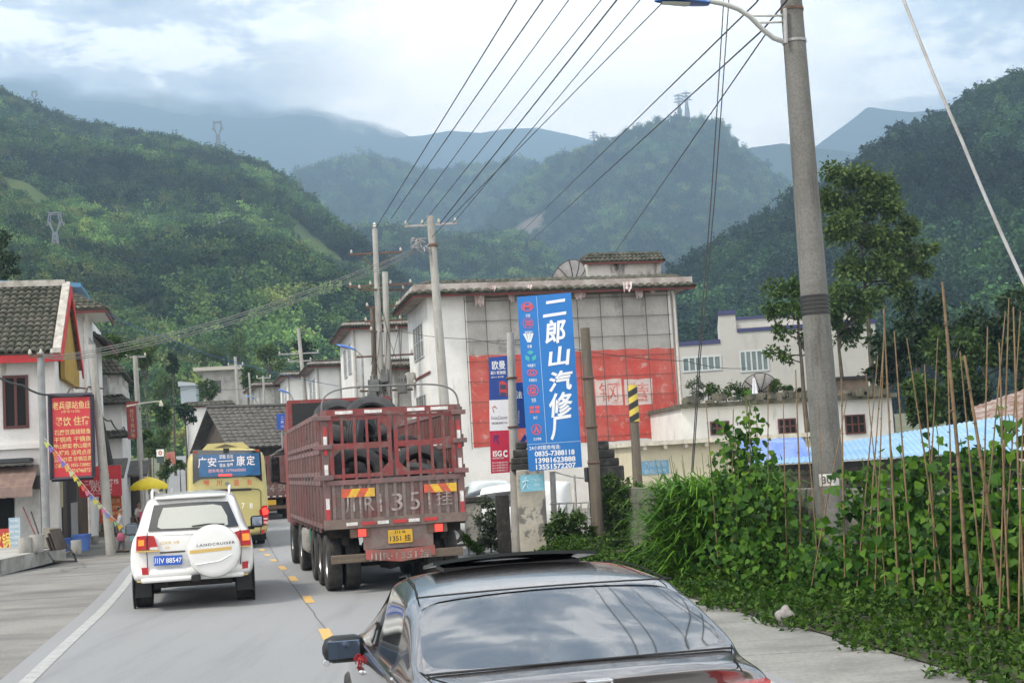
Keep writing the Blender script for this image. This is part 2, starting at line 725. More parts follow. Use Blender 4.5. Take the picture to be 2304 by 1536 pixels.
def hill_mat(n, c, c2, bare=(0.105, 0.135, 0.045), sc=0.02, fade=None, rock=None):
    m = mat(n, c, c2, sc=sc, rough=1.0, spec=0.05, var=0.0)
    nt = m.node_tree
    N, L = nt.nodes, nt.links
    b = N['Principled BSDF']
    src = b.inputs['Base Color'].links[0].from_socket
    a = N.new('ShaderNodeAttribute')
    a.attribute_name = 'bare'
    q = N.new('ShaderNodeMix')
    q.data_type = 'RGBA'
    L.new(a.outputs['Fac'], q.inputs[0])
    L.new(src, q.inputs[6])
    q.inputs[7].default_value = bare + (1,)
    L.new(q.outputs[2], b.inputs['Base Color'])
    if fade:   # cloud cover put into the alpha: the slope fades out above this height
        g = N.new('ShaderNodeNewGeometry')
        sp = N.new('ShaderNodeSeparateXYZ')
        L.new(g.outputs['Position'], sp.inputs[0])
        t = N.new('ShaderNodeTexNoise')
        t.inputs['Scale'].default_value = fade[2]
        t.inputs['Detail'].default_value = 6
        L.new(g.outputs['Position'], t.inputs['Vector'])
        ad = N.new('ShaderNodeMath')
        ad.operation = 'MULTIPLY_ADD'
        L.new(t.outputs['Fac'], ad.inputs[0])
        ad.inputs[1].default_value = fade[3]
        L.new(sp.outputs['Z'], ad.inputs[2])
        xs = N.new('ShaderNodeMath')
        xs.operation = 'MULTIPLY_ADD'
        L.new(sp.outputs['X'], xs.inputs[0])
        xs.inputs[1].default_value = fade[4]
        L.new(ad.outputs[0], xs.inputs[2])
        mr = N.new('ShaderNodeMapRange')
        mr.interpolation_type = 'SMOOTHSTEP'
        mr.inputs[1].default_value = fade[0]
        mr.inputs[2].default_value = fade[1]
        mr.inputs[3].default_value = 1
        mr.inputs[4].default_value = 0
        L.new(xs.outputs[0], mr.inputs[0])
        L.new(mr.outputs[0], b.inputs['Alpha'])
    return m


def vnoise(x, y, s, seed):
    """cheap smooth value noise"""
    x, y = x / s + seed * 17.3, y / s + seed * 5.1
    xi, yi = np.floor(x), np.floor(y)
    fx, fy = x - xi, y - yi
    fx, fy = fx * fx * (3 - 2 * fx), fy * fy * (3 - 2 * fy)

    def h(a, b):
        v = np.sin(a * 127.1 + b * 311.7) * 43758.5453
        return v - np.floor(v)
    return (h(xi, yi) * (1 - fx) + h(xi + 1, yi) * fx) * (1 - fy) + (h(xi, yi + 1) * (1 - fx) + h(xi + 1, yi + 1) * fx) * fy * 1.0 - 0.5


def hill(name, ridge, Yr, Yb, zb, m, nu=140, nv=60, amp=0.0, asc=100, shape=0.9, bare=None, back=1.5, seed=1, sharp=0.0):
    """a hillside rising from distance Yb to its ridge line at Yr, and falling away behind it"""
    xs = np.linspace(ridge[0][0], ridge[-1][0], nu)
    ys = np.interp(xs, [p[0] for p in ridge], [p[1] for p in ridge])
    vs = list(np.linspace(0, 1, nv)) + [1 + (back - 1) * k / 8 for k in range(1, 9)]
    V = np.zeros((len(vs), nu, 3))
    bare_v = np.zeros((len(vs), nu))
    for i, (x, y) in enumerate(zip(xs, ys)):
        Y = Yr(x) if callable(Yr) else Yr
        b = Yb(x) if callable(Yb) else Yb
        w = at(x, y, Y)
        for j, v in enumerate(vs):
            d = b + (Y - b) * v
            if v <= 1:
                z = zb + (w.z - zb) * v ** shape
            else:
                z = w.z - (w.z - zb) * (v - 1) * 1.3
            V[j, i] = (w.x * d / Y, d, z)
    n = vnoise(V[:, :, 0], V[:, :, 1], asc, seed) + 0.5 * vnoise(V[:, :, 0], V[:, :, 1], asc / 2.3, seed + 3) + 0.25 * vnoise(V[:, :, 0], V[:, :, 1], asc / 5.1, seed + 5)
    env = np.array([max(0.0, min(1.0, 4 * v * (1.02 - v) * 1.0)) if v < 1 else 0.02 for v in vs])[:, None]
    V[:, :, 2] += n * amp * (env + sharp)
    if bare:
        for j in range(len(vs)):
            for i in range(nu):
                c = Vector(V[j, i]) - Vector((0, 0, CAMH))
                zf = c.dot(_F)
                px, py = 1152 + FPX * c.dot(_R) / zf, 768 - FPX * c.dot(_U) / zf
                bare_v[j, i] = bare(px, py, vs[j])
    h, w_ = len(vs), nu
    idx = np.arange(h * w_).reshape(h, w_)
    Fq = np.stack([idx[:-1, :-1], idx[:-1, 1:], idx[1:, 1:], idx[1:, :-1]], axis=-1).reshape(-1, 4)
    o = np_mesh(name, V.reshape(-1, 3), Fq, m)
    a = o.data.attributes.new('bare', 'FLOAT', 'POINT')
    a.data.foreach_set('value', bare_v.ravel().astype(np.float32))
    o.data.polygons.foreach_set('use_smooth', [True] * len(o.data.polygons))
    return tag(o, kind='structure')


def in_poly(x, y, P):
    r = False
    for (ax, ay), (bx_, by) in zip(P, P[1:] + P[:1]):
        if (ay > y) != (by > y) and x < (bx_ - ax) * (y - ay) / (by - ay) + ax:
            r = not r
    return r


M_h_left = hill_mat('left_hill_soil', (0.035, 0.06, 0.022), (0.055, 0.085, 0.028))
M_h_right = hill_mat('right_hill_soil', (0.018, 0.034, 0.014), (0.03, 0.05, 0.02))
M_h_mid = hill_mat('mid_hill_cover', (0.03, 0.055, 0.024), (0.05, 0.08, 0.03), bare=(0.17, 0.135, 0.105), sc=0.02)
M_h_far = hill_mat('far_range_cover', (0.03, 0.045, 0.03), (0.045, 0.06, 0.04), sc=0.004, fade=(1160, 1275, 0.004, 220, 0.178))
M_h_ridge = hill_mat('far_ridge_cover', (0.03, 0.045, 0.03), (0.045, 0.06, 0.04), sc=0.004)
GRASS = [(628, 490), (668, 490), (700, 522), (742, 556), (800, 600), (820, 628), (752, 622), (700, 604), (664, 560), (642, 522)]
SUNLIT_SPUR = [(0, 380), (60, 405), (150, 465), (160, 500), (60, 470), (0, 430)]  # sunlit yellowish patch of the spur, painted in as bare ground colour


def bare_left(px, py, v):
    return 0.9 if in_poly(px, py, GRASS) else 0.0


hl = hill('left_hill', [(-500, 20), (-120, 160), (0, 228), (60, 256), (130, 290), (250, 320), (330, 338), (380, 350), (440, 368), (490, 380), (540, 402), (600, 426), (650, 458),
                        (690, 495), (740, 528), (790, 574), (850, 630), (910, 695), (990, 770), (1100, 860), (1200, 950)], 900, 230, -4, M_h_left, 200, 90, 34, 130, 0.85, bare_left, seed=1)
hs = hill('near_spur', [(-500, 230), (-60, 350), (0, 395), (60, 410), (150, 475), (290, 520), (400, 575), (520, 650), (640, 740), (760, 830), (900, 960)], 470, 200, -4,
          M_h_left, 110, 60, 14, 70, 0.9, lambda x, y, v: 0.8 if in_poly(x, y, SUNLIT_SPUR) else 0.0, seed=2)
hr = hill('right_hill', [(1330, 830), (1440, 720), (1540, 652), (1600, 605), (1700, 540), (1760, 508), (1850, 482), (1900, 435), (1950, 390), (1985, 350), (2040, 315), (2100, 298), (2140, 285),
                         (2200, 248), (2304, 205), (2500, 120), (2900, 30)], lambda x: 660 if x < 1900 else 600, 220, -4, M_h_right, 170, 80, 26, 90, 0.88, seed=3)
hp = hill('central_peak', [(900, 752), (1000, 652), (1110, 532), (1170, 442), (1230, 387), (1300, 357), (1400, 317), (1440, 294), (1500, 280), (1550, 274), (1590, 270), (1612, 280),
                           (1640, 312), (1680, 360), (1740, 407), (1800, 452), (1900, 532), (2050, 652), (2200, 752)], 1900, 1050, 10, M_h_mid, 170, 80, 120, 330, 0.9,
          lambda x, y, v: 1.0 if (1150 < x < 1225 and abs((y - 540) + (x - 1150) * 0.62) < 26 - 0.2 * abs(x - 1185)) or (abs(x - 1665 - (y - 470) * 0.55) < 5 and 465 < y < 500) else 0.0, seed=4)
hlow = hill('low_hill', [(700, 600), (800, 535), (900, 530), (960, 545), (1000, 552), (1080, 548), (1160, 552), (1210, 575), (1260, 620), (1340, 700), (1420, 800)], 1250, 620, -5, M_h_mid, 110, 50, 40, 160, 0.9, seed=5)
hm = hill('mid_hill', [(420, 560), (560, 470), (680, 405), (760, 378), (840, 363), (900, 380), (950, 402), (1020, 395), (1100, 378), (1160, 370), (1240, 385), (1330, 420), (1500, 520)],
          2500, 1600, 40, M_h_mid, 130, 60, 130, 420, 0.9, seed=6)
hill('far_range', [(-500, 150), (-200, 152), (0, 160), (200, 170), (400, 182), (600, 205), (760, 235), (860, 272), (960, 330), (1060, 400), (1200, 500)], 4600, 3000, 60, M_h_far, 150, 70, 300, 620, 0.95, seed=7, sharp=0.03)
hill('far_range', [(600, 420), (700, 370), (780, 335), (860, 312), (950, 305), (1010, 293), (1080, 299), (1140, 290), (1210, 288), (1290, 305), (1370, 325), (1450, 370), (1600, 440)], 4900, 3300, 60, M_h_ridge, 120, 50, 200, 500, 0.95, seed=12, sharp=0.02)
hill('far_range', [(1560, 400), (1640, 352), (1690, 332), (1760, 322), (1830, 332), (1900, 340), (1990, 352), (2100, 375), (2200, 420)], 3000, 2300, 60, M_h_ridge, 90, 40, 150, 500, 0.95, seed=9)
hill('far_range', [(1700, 420), (1800, 350), (1850, 312), (1880, 290), (1920, 262), (1952, 236), (2000, 244), (2050, 250), (2110, 246), (2160, 240), (2250, 220), (2400, 200), (2600, 260)],
     3900, 2600, 60, M_h_ridge, 110, 50, 240, 600, 0.95, seed=8, sharp=0.05)


# forest on the hills: small instanced trees
def proto_tree(name, kind, m, seed):
    rs = np.random.RandomState(seed)
    if kind == 'broad':
        n = 420
        cl = rs.normal(size=(9, 3)) * np.array([0.26, 0.26, 0.2]) + np.array([0, 0, 0.62])
        P = cl[rs.randint(0, 9, n)] + rs.normal(size=(n, 3)) * 0.13
        V, Fq = leaf_arrays(P, 0.13, rs, up=0.6, aspect=0.8)
    else:
        n = 300
        h = rs.uniform(0.08, 1.0, n) ** 1.25
        r = (1.02 - h) * 0.24 * rs.uniform(0.3, 1.05, n)
        a = rs.uniform(0, 2 * pi, n)
        P = np.stack([r * np.cos(a), r * np.sin(a), h], 1)
        D = np.stack([np.cos(a), np.sin(a), -0.35 + 0 * a], 1) + rs.normal(size=(n, 3)) * 0.25
        V, Fq = leaf_arrays(P, 0.10, rs, up=0.8, aspect=0.6, D=D)
    o = np_mesh(name, V, Fq, m)
    COL.objects.unlink(o)
    return o


M_f = [mat('forest_leaf_a', (0.044, 0.092, 0.030), rough=0.8, spec=0.15, two=.25, objrand=0.45, var=0),
       mat('forest_leaf_b', (0.098, 0.168, 0.044), rough=0.8, spec=0.15, two=.25, objrand=0.4, var=0),  # brightened leaf: sunlight on the lower hill is put into this colour
       mat('forest_leaf_c', (0.023, 0.054, 0.027), rough=0.8, spec=0.15, two=.2, objrand=0.4, var=0),
       mat('forest_leaf_d', (0.145, 0.182, 0.050), rough=0.8, spec=0.15, two=.25, objrand=0.35, var=0)]  # yellowish leaf, likewise lifted to a sunlit tone in its colour
fc_mix = bpy.data.collections.new('forest_mix')
fc_con = bpy.data.collections.new('forest_conifer')
fc_lite = bpy.data.collections.new('forest_light')
for i, (k, mm) in enumerate([('broad', 0), ('broad', 0), ('broad', 1), ('broad', 2), ('con', 2), ('con', 2), ('broad', 1), ('broad', 3)]):
    fc_mix.objects.link(proto_tree('forest_tree', k, M_f[mm], 20 + i))
for i, (k, mm) in enumerate([('con', 2), ('con', 2), ('con', 0), ('broad', 0), ('broad', 2)]):
    fc_con.objects.link(proto_tree('forest_tree', k, M_f[mm], 40 + i))
for i, (k, mm) in enumerate([('broad', 1), ('broad', 3), ('broad', 0), ('broad', 1), ('con', 0)]):
    fc_lite.objects.link(proto_tree('forest_tree', k, M_f[mm], 60 + i))


def forest(hill_o, col, dens, smin, smax, label, seed=1):
    o = bpy.data.objects.new('forest', hill_o.data)
    COL.objects.link(o)
    ng = bpy.data.node_groups.new('forest', 'GeometryNodeTree')
    ng.interface.new_socket('Geometry', in_out='INPUT', socket_type='NodeSocketGeometry')
    ng.interface.new_socket('Geometry', in_out='OUTPUT', socket_type='NodeSocketGeometry')
    N, L = ng.nodes, ng.links
    gi, go = N.new('NodeGroupInput'), N.new('NodeGroupOutput')
    d = N.new('GeometryNodeDistributePointsOnFaces')
    d.inputs['Density'].default_value = dens
    d.inputs['Seed'].default_value = seed
    na = N.new('GeometryNodeInputNamedAttribute')
    na.inputs['Name'].default_value = 'bare'
    cm = N.new('ShaderNodeMath')
    cm.operation = 'LESS_THAN'
    L.new(na.outputs['Attribute'], cm.inputs[0])
    cm.inputs[1].default_value = 0.3
    L.new(cm.outputs[0], d.inputs['Selection'])
    L.new(gi.outputs[0], d.inputs['Mesh'])
    ci = N.new('GeometryNodeCollectionInfo')
    ci.inputs['Collection'].default_value = col
    ci.inputs['Separate Children'].default_value = True
    ci.inputs['Reset Children'].default_value = True
    ip = N.new('GeometryNodeInstanceOnPoints')
    ip.inputs['Pick Instance'].default_value = True
    L.new(d.outputs['Points'], ip.inputs['Points'])
    L.new(ci.outputs[0], ip.inputs['Instance'])
    rv = N.new('FunctionNodeRandomValue')
    rv.data_type = 'FLOAT_VECTOR'
    rv.inputs['Max'].default_value = (0.12, 0.12, 6.28)
    L.new(rv.outputs[0], ip.inputs['Rotation'])
    r2 = N.new('FunctionNodeRandomValue')
    r2.data_type = 'FLOAT'
    r2.inputs[2].default_value = smin
    r2.inputs[3].default_value = smax
    r2.inputs[2].default_value = 0
    r2.inputs[3].default_value = 1
    pw = N.new('ShaderNodeMath')
    pw.operation = 'POWER'
    pw.inputs[1].default_value = 2.0
    L.new(r2.outputs[1], pw.inputs[0])
    ma = N.new('ShaderNodeMath')
    ma.operation = 'MULTIPLY_ADD'
    ma.inputs[1].default_value = smax - smin
    ma.inputs[2].default_value = smin
    L.new(pw.outputs[0], ma.inputs[0])
    L.new(ma.outputs[0], ip.inputs['Scale'])
    L.new(ip.outputs[0], go.inputs[0])
    md = o.modifiers.new('forest', 'NODES')
    md.node_group = ng
    return tag(o, label, 'forest', kind='stuff')


FD = 1.0
forest(hl, fc_mix, 0.15 * FD, 3.0, 8, 'dense mixed forest covering the big hill on the left', 1)
forest(hs, fc_lite, 0.22 * FD, 2.3, 6, 'lighter green scrub covering the lower spur of the left hill', 2)
forest(hr, fc_con, 0.12 * FD, 3.4, 10, 'dark conifer forest covering the steep hill on the right', 3)
forest(hp, fc_mix, 0.014 * FD, 9, 19, 'hazy forest covering the pointed central peak', 4)
forest(hlow, fc_mix, 0.03 * FD, 6, 13, 'hazy forest on the low ridge behind the repair shop', 5)
forest(hm, fc_mix, 0.007 * FD, 12, 24, 'pale blue forest on the distant rounded hill', 6)

# ------------------------------------------------------------------ haze
mb = MB()
mb.bx(-2600, 2600, -80, 5300, -12, 1440)
vm = bpy.data.materials.new('haze_air')
vm.use_nodes = True
vm.node_tree.nodes.clear()
vo = vm.node_tree.nodes.new('ShaderNodeOutputMaterial')
vp = vm.node_tree.nodes.new('ShaderNodeVolumePrincipled')
vp.inputs['Color'].default_value = (0.50, 0.74, 1.0, 1)
vp.inputs['Density'].default_value = 0.00036
vm.node_tree.links.new(vp.outputs[0], vo.inputs['Volume'])
tag(mb.build('haze', vm), kind='stuff')
# ------------------------------------------------------------------ shared vehicle pieces
M_rubber = mat('tyre_rubber', (0.018, 0.018, 0.019), (0.05, 0.047, 0.043), sc=6, rough=0.85, bump=0.2, bsc=80)
M_rubber_d = mat('dusty_tyre', (0.022, 0.022, 0.023), (0.075, 0.068, 0.06), sc=3, rough=0.9, bump=0.2, bsc=60)
M_blackp = mat('black_plastic', (0.012, 0.012, 0.013), rough=0.4, var=0.05)
M_under = mat('underbody', (0.012, 0.011, 0.010), (0.04, 0.032, 0.025), sc=5, rough=0.9)
M_rim = mat('alloy', (0.45, 0.45, 0.46), rough=0.35, metal=0.8)
M_chrome = mat('chrome', (0.75, 0.75, 0.76), rough=0.12, metal=1.0, var=0.02)
M_mirror = mat('mirror_glass', (0.28, 0.33, 0.40), rough=0.04, metal=1.0, var=0.0)
M_dglass = mat('dark_glass', (0.012, 0.014, 0.015), rough=0.04, spec=0.7, coat=0.3, var=0.0)
M_redlens = mat('red_lens', (0.42, 0.012, 0.015), rough=0.12, spec=0.6, coat=0.6, var=0.05)
M_redlit = mat('lit_brake_lamp', (0.7, 0.02, 0.02), rough=0.2, emit=(1.0, 0.06, 0.04), es=1.6)
M_amberl = mat('amber_lit_lens', (0.75, 0.18, 0.02), rough=0.2, emit=(1.0, 0.25, 0.04), es=0.7)
M_clearl = mat('clear_lens', (0.6, 0.6, 0.6), rough=0.1, spec=0.7)
M_plateb = mat('blue_plate', (0.02, 0.10, 0.48), rough=0.4, var=0.03)
M_platey = mat('yellow_plate', (0.62, 0.36, 0.02), (0.5, 0.3, 0.05), sc=8, rough=0.5)
M_white = mat('white_lettering', (0.80, 0.80, 0.78), rough=0.5, var=0.04)
M_black = mat('black_lettering', (0.015, 0.015, 0.015), rough=0.5, var=0.0)
M_gold = mat('gold_trim', (0.62, 0.42, 0.14), rough=0.35, metal=0.35, var=0.03)


def wheel(parent, x, y, z, R, w, rim=True, mt=None, n=32, hub=0.58, name='wheel'):
    """tyre with rounded shoulders, its rim a piece of its own"""
    M = Matrix.Translation((x, y, z)) @ Matrix.Rotation(pi / 2, 4, 'Y')
    mb = MB()
    h = w / 2
    mb.lathe([(R * hub, -h * 0.8), (R * 0.8, -h), (R * 0.94, -h * 0.97), (R * 0.99, -h * 0.8), (R, -h * 0.45), (R * .985, -h * 0.42), (R * .985, -h * .36), (R, -h * 0.33), (R, -h * .06), (R * .985, -h * .04),
              (R * .985, h * .04), (R, h * .06), (R, h * 0.33), (R * .985, h * .36), (R * .985, h * .42), (R, h * 0.45), (R * 0.99, h * 0.8), (R * 0.94, h * 0.97), (R * 0.8, h), (R * hub, h * 0.8)], n, M, close=True)
    o = mb.build(name, mt or M_rubber, parent, smooth=40)
    if rim:
        mb = MB()
        mb.lathe([(0.0, -h * 0.35), (R * 0.16, -h * .35), (R * .2, -h * .15), (R * hub * .9, -h * .3), (R * hub * 1.01, -h * 0.78), (R * hub * 1.01, h * .78), (R * hub * .9, h * .3), (R * .2, h * .15), (R * .16, h * .35), (0.0, h * 0.35)], n, M)
        mb.build('rim', M_rim, o, smooth=40)
    return o


def loft_cage(stations, mfun, capf, capb):
    """stations: (y, half profile from bottom centre to top centre). Returns V, F, material index"""
    K = len(stations[0][1])
    n = 2 * K - 2
    V, Fc, mi = [], [], []
    for y, prof in stations:
        ring = [(p[0], p[2] + y if len(p) > 2 else y, p[1]) for p in prof]
        ring += [(-p[0], p[2] + y if len(p) > 2 else y, p[1]) for p in prof[-2:0:-1]]
        V += ring
    for i in range(len(stations) - 1):
        for j in range(n):
            j2 = (j + 1) % n
            jh = j if j < K - 1 else n - 1 - j
            Fc.append((i * n + j, (i + 1) * n + j, (i + 1) * n + j2, i * n + j2))
            mi.append(mfun(i, jh))
    for base, f, flip in ((0, capf, False), ((len(stations) - 1) * n, capb, True)):
        for j in range(K - 1):
            a, b = j, j + 1
            c, d = (n - b) % n, (n - a) % n
            q = [base + a, base + b] + ([base + c] if c != b else []) + ([base + d] if d != a else [])
            if len(q) < 3:
                continue
            Fc.append(tuple(q[::-1] if flip else q))
            mi.append(f(j))
    return V, Fc, mi


def panel(mb, fr, pts, ly, d=0.03):
    """thick panel facing the rear (local -y); outline given as photo pixels on the plane y = ly"""
    P = []
    for (x, y) in pts:
        a, b = fr.hit(x, y, ly)
        P.append((a, ly, b))
    mb.prism(P, (0, d, 0))


# ------------------------------------------------------------------ white off-road car
def make_suv():
    org = Vector((-5.36, 21.75, 0.0))
    fr = Frame(org, math.radians(12.5))
    root = thing('parked_car' if 0 else 'suv', 'white off-road car with a round white spare wheel cover on its tailgate', 'car', org, fr.rz)
    paint = mat('white_pearl_paint', (0.69, 0.69, 0.67), rough=0.28, coat=0.7, var=0.015)
    glass = mat('suv_rear_glass', (0.36, 0.37, 0.335), rough=0.08, spec=0.6, coat=0.5, var=0.02)

    def P(zb, w, sh, sw, zbelt, wb, wt, zt, zr):
        # bottom centre .. top centre
        return [(0, zb), (w * .80, zb), (w * .955, zb + .03), (w, .62), (sw, sh), (wb, zbelt), (wb - .03, zbelt + .03), (wt, zt), (wt - .07, zt + .055), (wt * .55, zr - .012), (0, zr)]
    S = []
    S.append((0.0, [(0, .52), (.72, .52, .02), (.90, .54, .06), (.955, .70, .05), (.95, .98, .07), (.90, 1.17, .09), (.86, 1.19, .10), (.70, 1.20, .10), (.6, 1.20, .09), (.35, 1.20, .085), (0, 1.20, .08)]))
    S.append((0.16, [(0, .47), (.76, .47), (.93, .50), (.985, .70), (.975, .99), (.925, 1.19), (.885, 1.215, .02), (.80, 1.24, .0), (.72, 1.25, .0), (.4, 1.25, 0), (0, 1.25, 0)]))
    S.append((0.42, [(0, .42), (.80, .42), (.95, .46), (.988, .70), (.978, 1.0), (.93, 1.19), (.89, 1.23, .05), (.735, 1.70, .03), (.66, 1.76, .02), (.36, 1.785, .0), (0, 1.79, 0)]))
    S.append((0.62, [(0, .42), (.80, .42), (.95, .46), (.988, .70), (.978, 1.0), (.93, 1.19), (.90, 1.23), (.735, 1.745), (.665, 1.81), (.37, 1.845), (0, 1.855)]))
    for y, dz in ((1.4, .03), (2.4, .045), (3.0, .03)):
        S.append((y, P(.38, .988, 1.0, .978, 1.19, .93, .74, 1.745 + dz * .6, 1.845 + dz)))
    S.append((3.55, [(0, .38), (.80, .38), (.95, .44), (.988, .70), (.975, 1.0), (.92, 1.16), (.88, 1.19), (.78, 1.22), (.7, 1.225), (.4, 1.24), (0, 1.245)]))
    S.append((4.5, [(0, .40), (.80, .40), (.93, .46), (.965, .70), (.94, .95), (.86, 1.07), (.8, 1.10), (.7, 1.12), (.6, 1.13), (.35, 1.14), (0, 1.14)]))
    S.append((4.9, [(0, .50), (.6, .50), (.78, .54), (.85, .70), (.8, .88), (.7, .97), (.65, 1.0), (.6, 1.01), (.5, 1.02), (.3, 1.03), (0, 1.03)]))
    V, Fc, mi = loft_cage(S, lambda i, j: 1 if (j == 6 and 3 <= i <= 5) else 0, lambda j: 0, lambda j: 0)
    cage([('body', paint), ('side_window', M_dglass)], V, Fc, mi, 3, root, smooth=60)
    # rear window: black frit border with the pale pane inside
    def slope(pts, d):
        out = []
        for (x, y) in pts:
            # plane leaning forward with the tailgate glass: y = .17 at z 1.22 to .42 at 1.72
            lo = 0.0
            for _ in range(6):
                a, z = fr.hit(x, y, lo)
                lo = 0.19 + (z - 1.24) * 0.46 - d
            out.append((a, lo, z))
        return out
    mb = MB()
    mb.prism(slope([(346, 1136), (400, 1131), (460, 1127.5), (513, 1127), (537, 1182), (480, 1188), (400, 1192), (333, 1194)], 0.075), (0, 0.12, 0))
    w = mb.build('rear_window', M_dglass, root)
    mb = MB()
    mb.prism(slope([(367, 1142), (420, 1138), (480, 1133.5), (498, 1137), (511, 1160), (513, 1179), (505, 1183), (430, 1186.5), (362, 1189.5), (354, 1185), (357, 1168)], 0.088), (0, 0.05, 0))
    mb.build('pane', glass, w)
    mb = MB()
    mb.tube(slope([(432, 1183), (470, 1178), (505, 1178)], 0.11), 0.012, 6)
    mb.build('wiper', M_blackp, root)
    # tailgate seams
    for pts in ([(331, 1197), (330, 1240), (333, 1287)], [(336, 1288.5), (400, 1286), (450, 1283.5)], [(540, 1190), (543, 1230), (541, 1276)]):
        mb = MB()
        mb.tube([(fr.hit(x, y, 0.0)[0], 0.012, fr.hit(x, y, 0.0)[1]) for x, y in pts], 0.008, 5)
        mb.build('tailgate_seam', M_blackp, root)
    for pts, lit in (([(307, 1206), (329, 1204), (330, 1236), (306, 1238)], [(311, 1215), (324, 1214), (324, 1227), (311, 1228)]),
                     ([(541, 1192), (562, 1190.5), (565, 1225), (541, 1227)], [(545, 1200), (561, 1199), (562, 1214), (546, 1215)])):
        mb = MB()
        panel(mb, fr, pts, 0.0, 0.12)
        t = mb.build('tail_light', M_redlens, root)
        mb = MB()
        panel(mb, fr, lit, -0.006, 0.02)
        mb.build('indicator', M_amberl, t)
    for pts in ([(331, 1204), (346, 1205), (357, 1235), (332, 1236)], [(528, 1196), (539, 1192.5), (539.5, 1227), (536, 1226)]):
        mb = MB()
        panel(mb, fr, pts, 0.03, 0.08)
        mb.build('inner_tail_light', M_redlens, root)
    mb = MB()
    panel(mb, fr, [(337, 1231), (354, 1229.5), (357, 1236), (337, 1237)], 0.022, 0.02)
    mb.build('reversing_light', M_clearl, root)
    for pts in ([(305, 1239), (358, 1237), (358, 1240.5), (305, 1242.5)], [(541, 1227.5), (566, 1225.5), (566, 1228.5), (541, 1230.5)]):
        mb = MB()
        panel(mb, fr, pts, -0.004, 0.08)
        mb.build('light_trim', M_gold, root)
    for pts in ([(318, 1277), (333, 1276), (335, 1292), (320, 1293)], [(545, 1263), (559, 1261), (558, 1277), (545, 1279)]):
        mb = MB()
        panel(mb, fr, pts, -0.012, 0.08)
        mb.build('bumper_reflector', M_redlens, root)
    # number plate
    mb = MB()
    panel(mb, fr, [(346, 1251), (410, 1248), (410, 1268.5), (346, 1272)], -0.022, 0.05)
    pl = mb.build('number_plate', M_plateb, root)
    ax, az = fr.hit(346, 1272, -.026)
    bx_, bz = fr.hit(410, 1268.5, -.026)
    xd = Vector((bx_ - ax, 0, bz - az)).normalized()
    cx, cz = fr.hit(378, 1260, -.026)
    mb = MB()
    mb.text('川V 88547', (cx, -.027, cz), xd, (0, 0, 1), .1, bold=0.015, fit=0.43, fith=0.10)
    mb.build('plate_lettering', M_white, pl)
    mb = MB()
    cx, cz = fr.hit(388, 1241, -.002)
    mb.box((cx, 0.0, cz + 0.0), (0.40, 0.05, 0.03), bev=.006)
    hb = mb.build('tailgate_handle', mat('handle_strip', (0.07, 0.055, 0.035), rough=0.3), root)
    mb = MB()
    mb.text('GXR V8', fr_pt(fr, 382, 1220, -.006), (1, 0, 0), (0, 0, 1), .06, bold=.02, fit=.30, fith=.045)
    mb.build('gold_lettering', M_gold, root)
    mb = MB()
    p = fr_pt(fr, 377, 1231.5, -0.006)
    for rx_, rz_, oz in ((.034, .022, 0), (.012, .022, 0), (.022, .010, .008)):
        for k in range(20):
            a0, a1 = 2 * pi * k / 20, 2 * pi * (k + 1) / 20
            mb.add([(p.x + rx_ * s * math.cos(a), -.006, p.z + oz + rz_ * s * math.sin(a)) for a, s in ((a0, 1), (a1, 1), (a1, .74), (a0, .74))], [(0, 1, 2, 3)])
    mb.build('gold_badge', M_gold, root)
    # spare wheel cover
    sc_ = fr_pt(fr, 482, 1239, -0.22)
    M = Matrix.Translation((sc_.x, -0.02, sc_.z)) @ Matrix.Rotation(pi / 2, 4, 'X')
    mb = MB()
    mb.lathe([(.30, -.02), (.400, .0), (.420, .03), (.425, .10), (.422, .16), (.405, .205), (.375, .222), (.33, .226), (.15, .236), (0, .238)], 64, M)
    cv = mb.build('spare_wheel_cover', paint, root, smooth=35)
    yf = -0.02 - 0.24
    mb = MB()
    tl = Vector((1, 0, 0.03)).normalized()
    mb.text('LANDCRUISER', (sc_.x + 0.03, yf, sc_.z + .115), tl, (0, 0, 1), .06, bold=0.012, fit=.60, fith=.042, spacing=1.2)
    mb.build('cover_lettering', mat('grey_lettering', (0.06, 0.06, 0.065), rough=.4), cv)
    mb = MB()
    z0 = sc_.z + .015
    rows = [[], []]
    for k in range(25):
        t = k / 24
        x = -.385 + t * .66
        for q, zo in ((0, -.035 + .03 * t), (1, .022 + .023 * t)):
            rr = min(.42, math.hypot(x + (.02 if q and k == 24 else 0), .015 + zo))
            rows[q].append((sc_.x + x, -.024 - float(np.interp(rr, [0, .15, .33, .375, .405, .422], [.238, .236, .226, .222, .205, .16])), z0 + zo))
    mb.grid(rows)
    mb.build('gold_stripe', M_gold, cv)
    mb = MB()
    mb.tube([(sc_.x - .30, yf + .006, sc_.z - .20), (sc_.x + .08, yf + .002, sc_.z - .16), (sc_.x + .27, yf + .010, sc_.z - .07)], .012, 6)
    mb.build('cover_crease', paint, cv)
    # bumper step, hitch, flaps, exhaust
    mb = MB()
    mb.box((0, .08, .60), (1.84, .18, .17), bev=.06)
    mb.box((0, .07, .505), (1.62, .2, .08), bev=.03)
    mb.build('bumper', paint, root, smooth=60)
    for s in (-1, 1):
        mb = MB()
        mb.box((s * .74, -.012, .50), (.26, .02, .022), rz=0)
        mb.build('bumper_trim', M_gold, root)
    mb = MB()
    q = fr_pt(fr, 441, 1300, -.04)
    mb.box((q.x, -.02, q.z), (.15, .12, .11), bev=.02)
    mb.build('tow_socket', M_blackp, root)
    mb = MB()
    mb.lathe([(0.0, -.09), (.36, -.09), (.39, -.05), (.39, .06), (.34, .09), (0, .09)], 32, Matrix.Translation((0.05, .9, .44)))
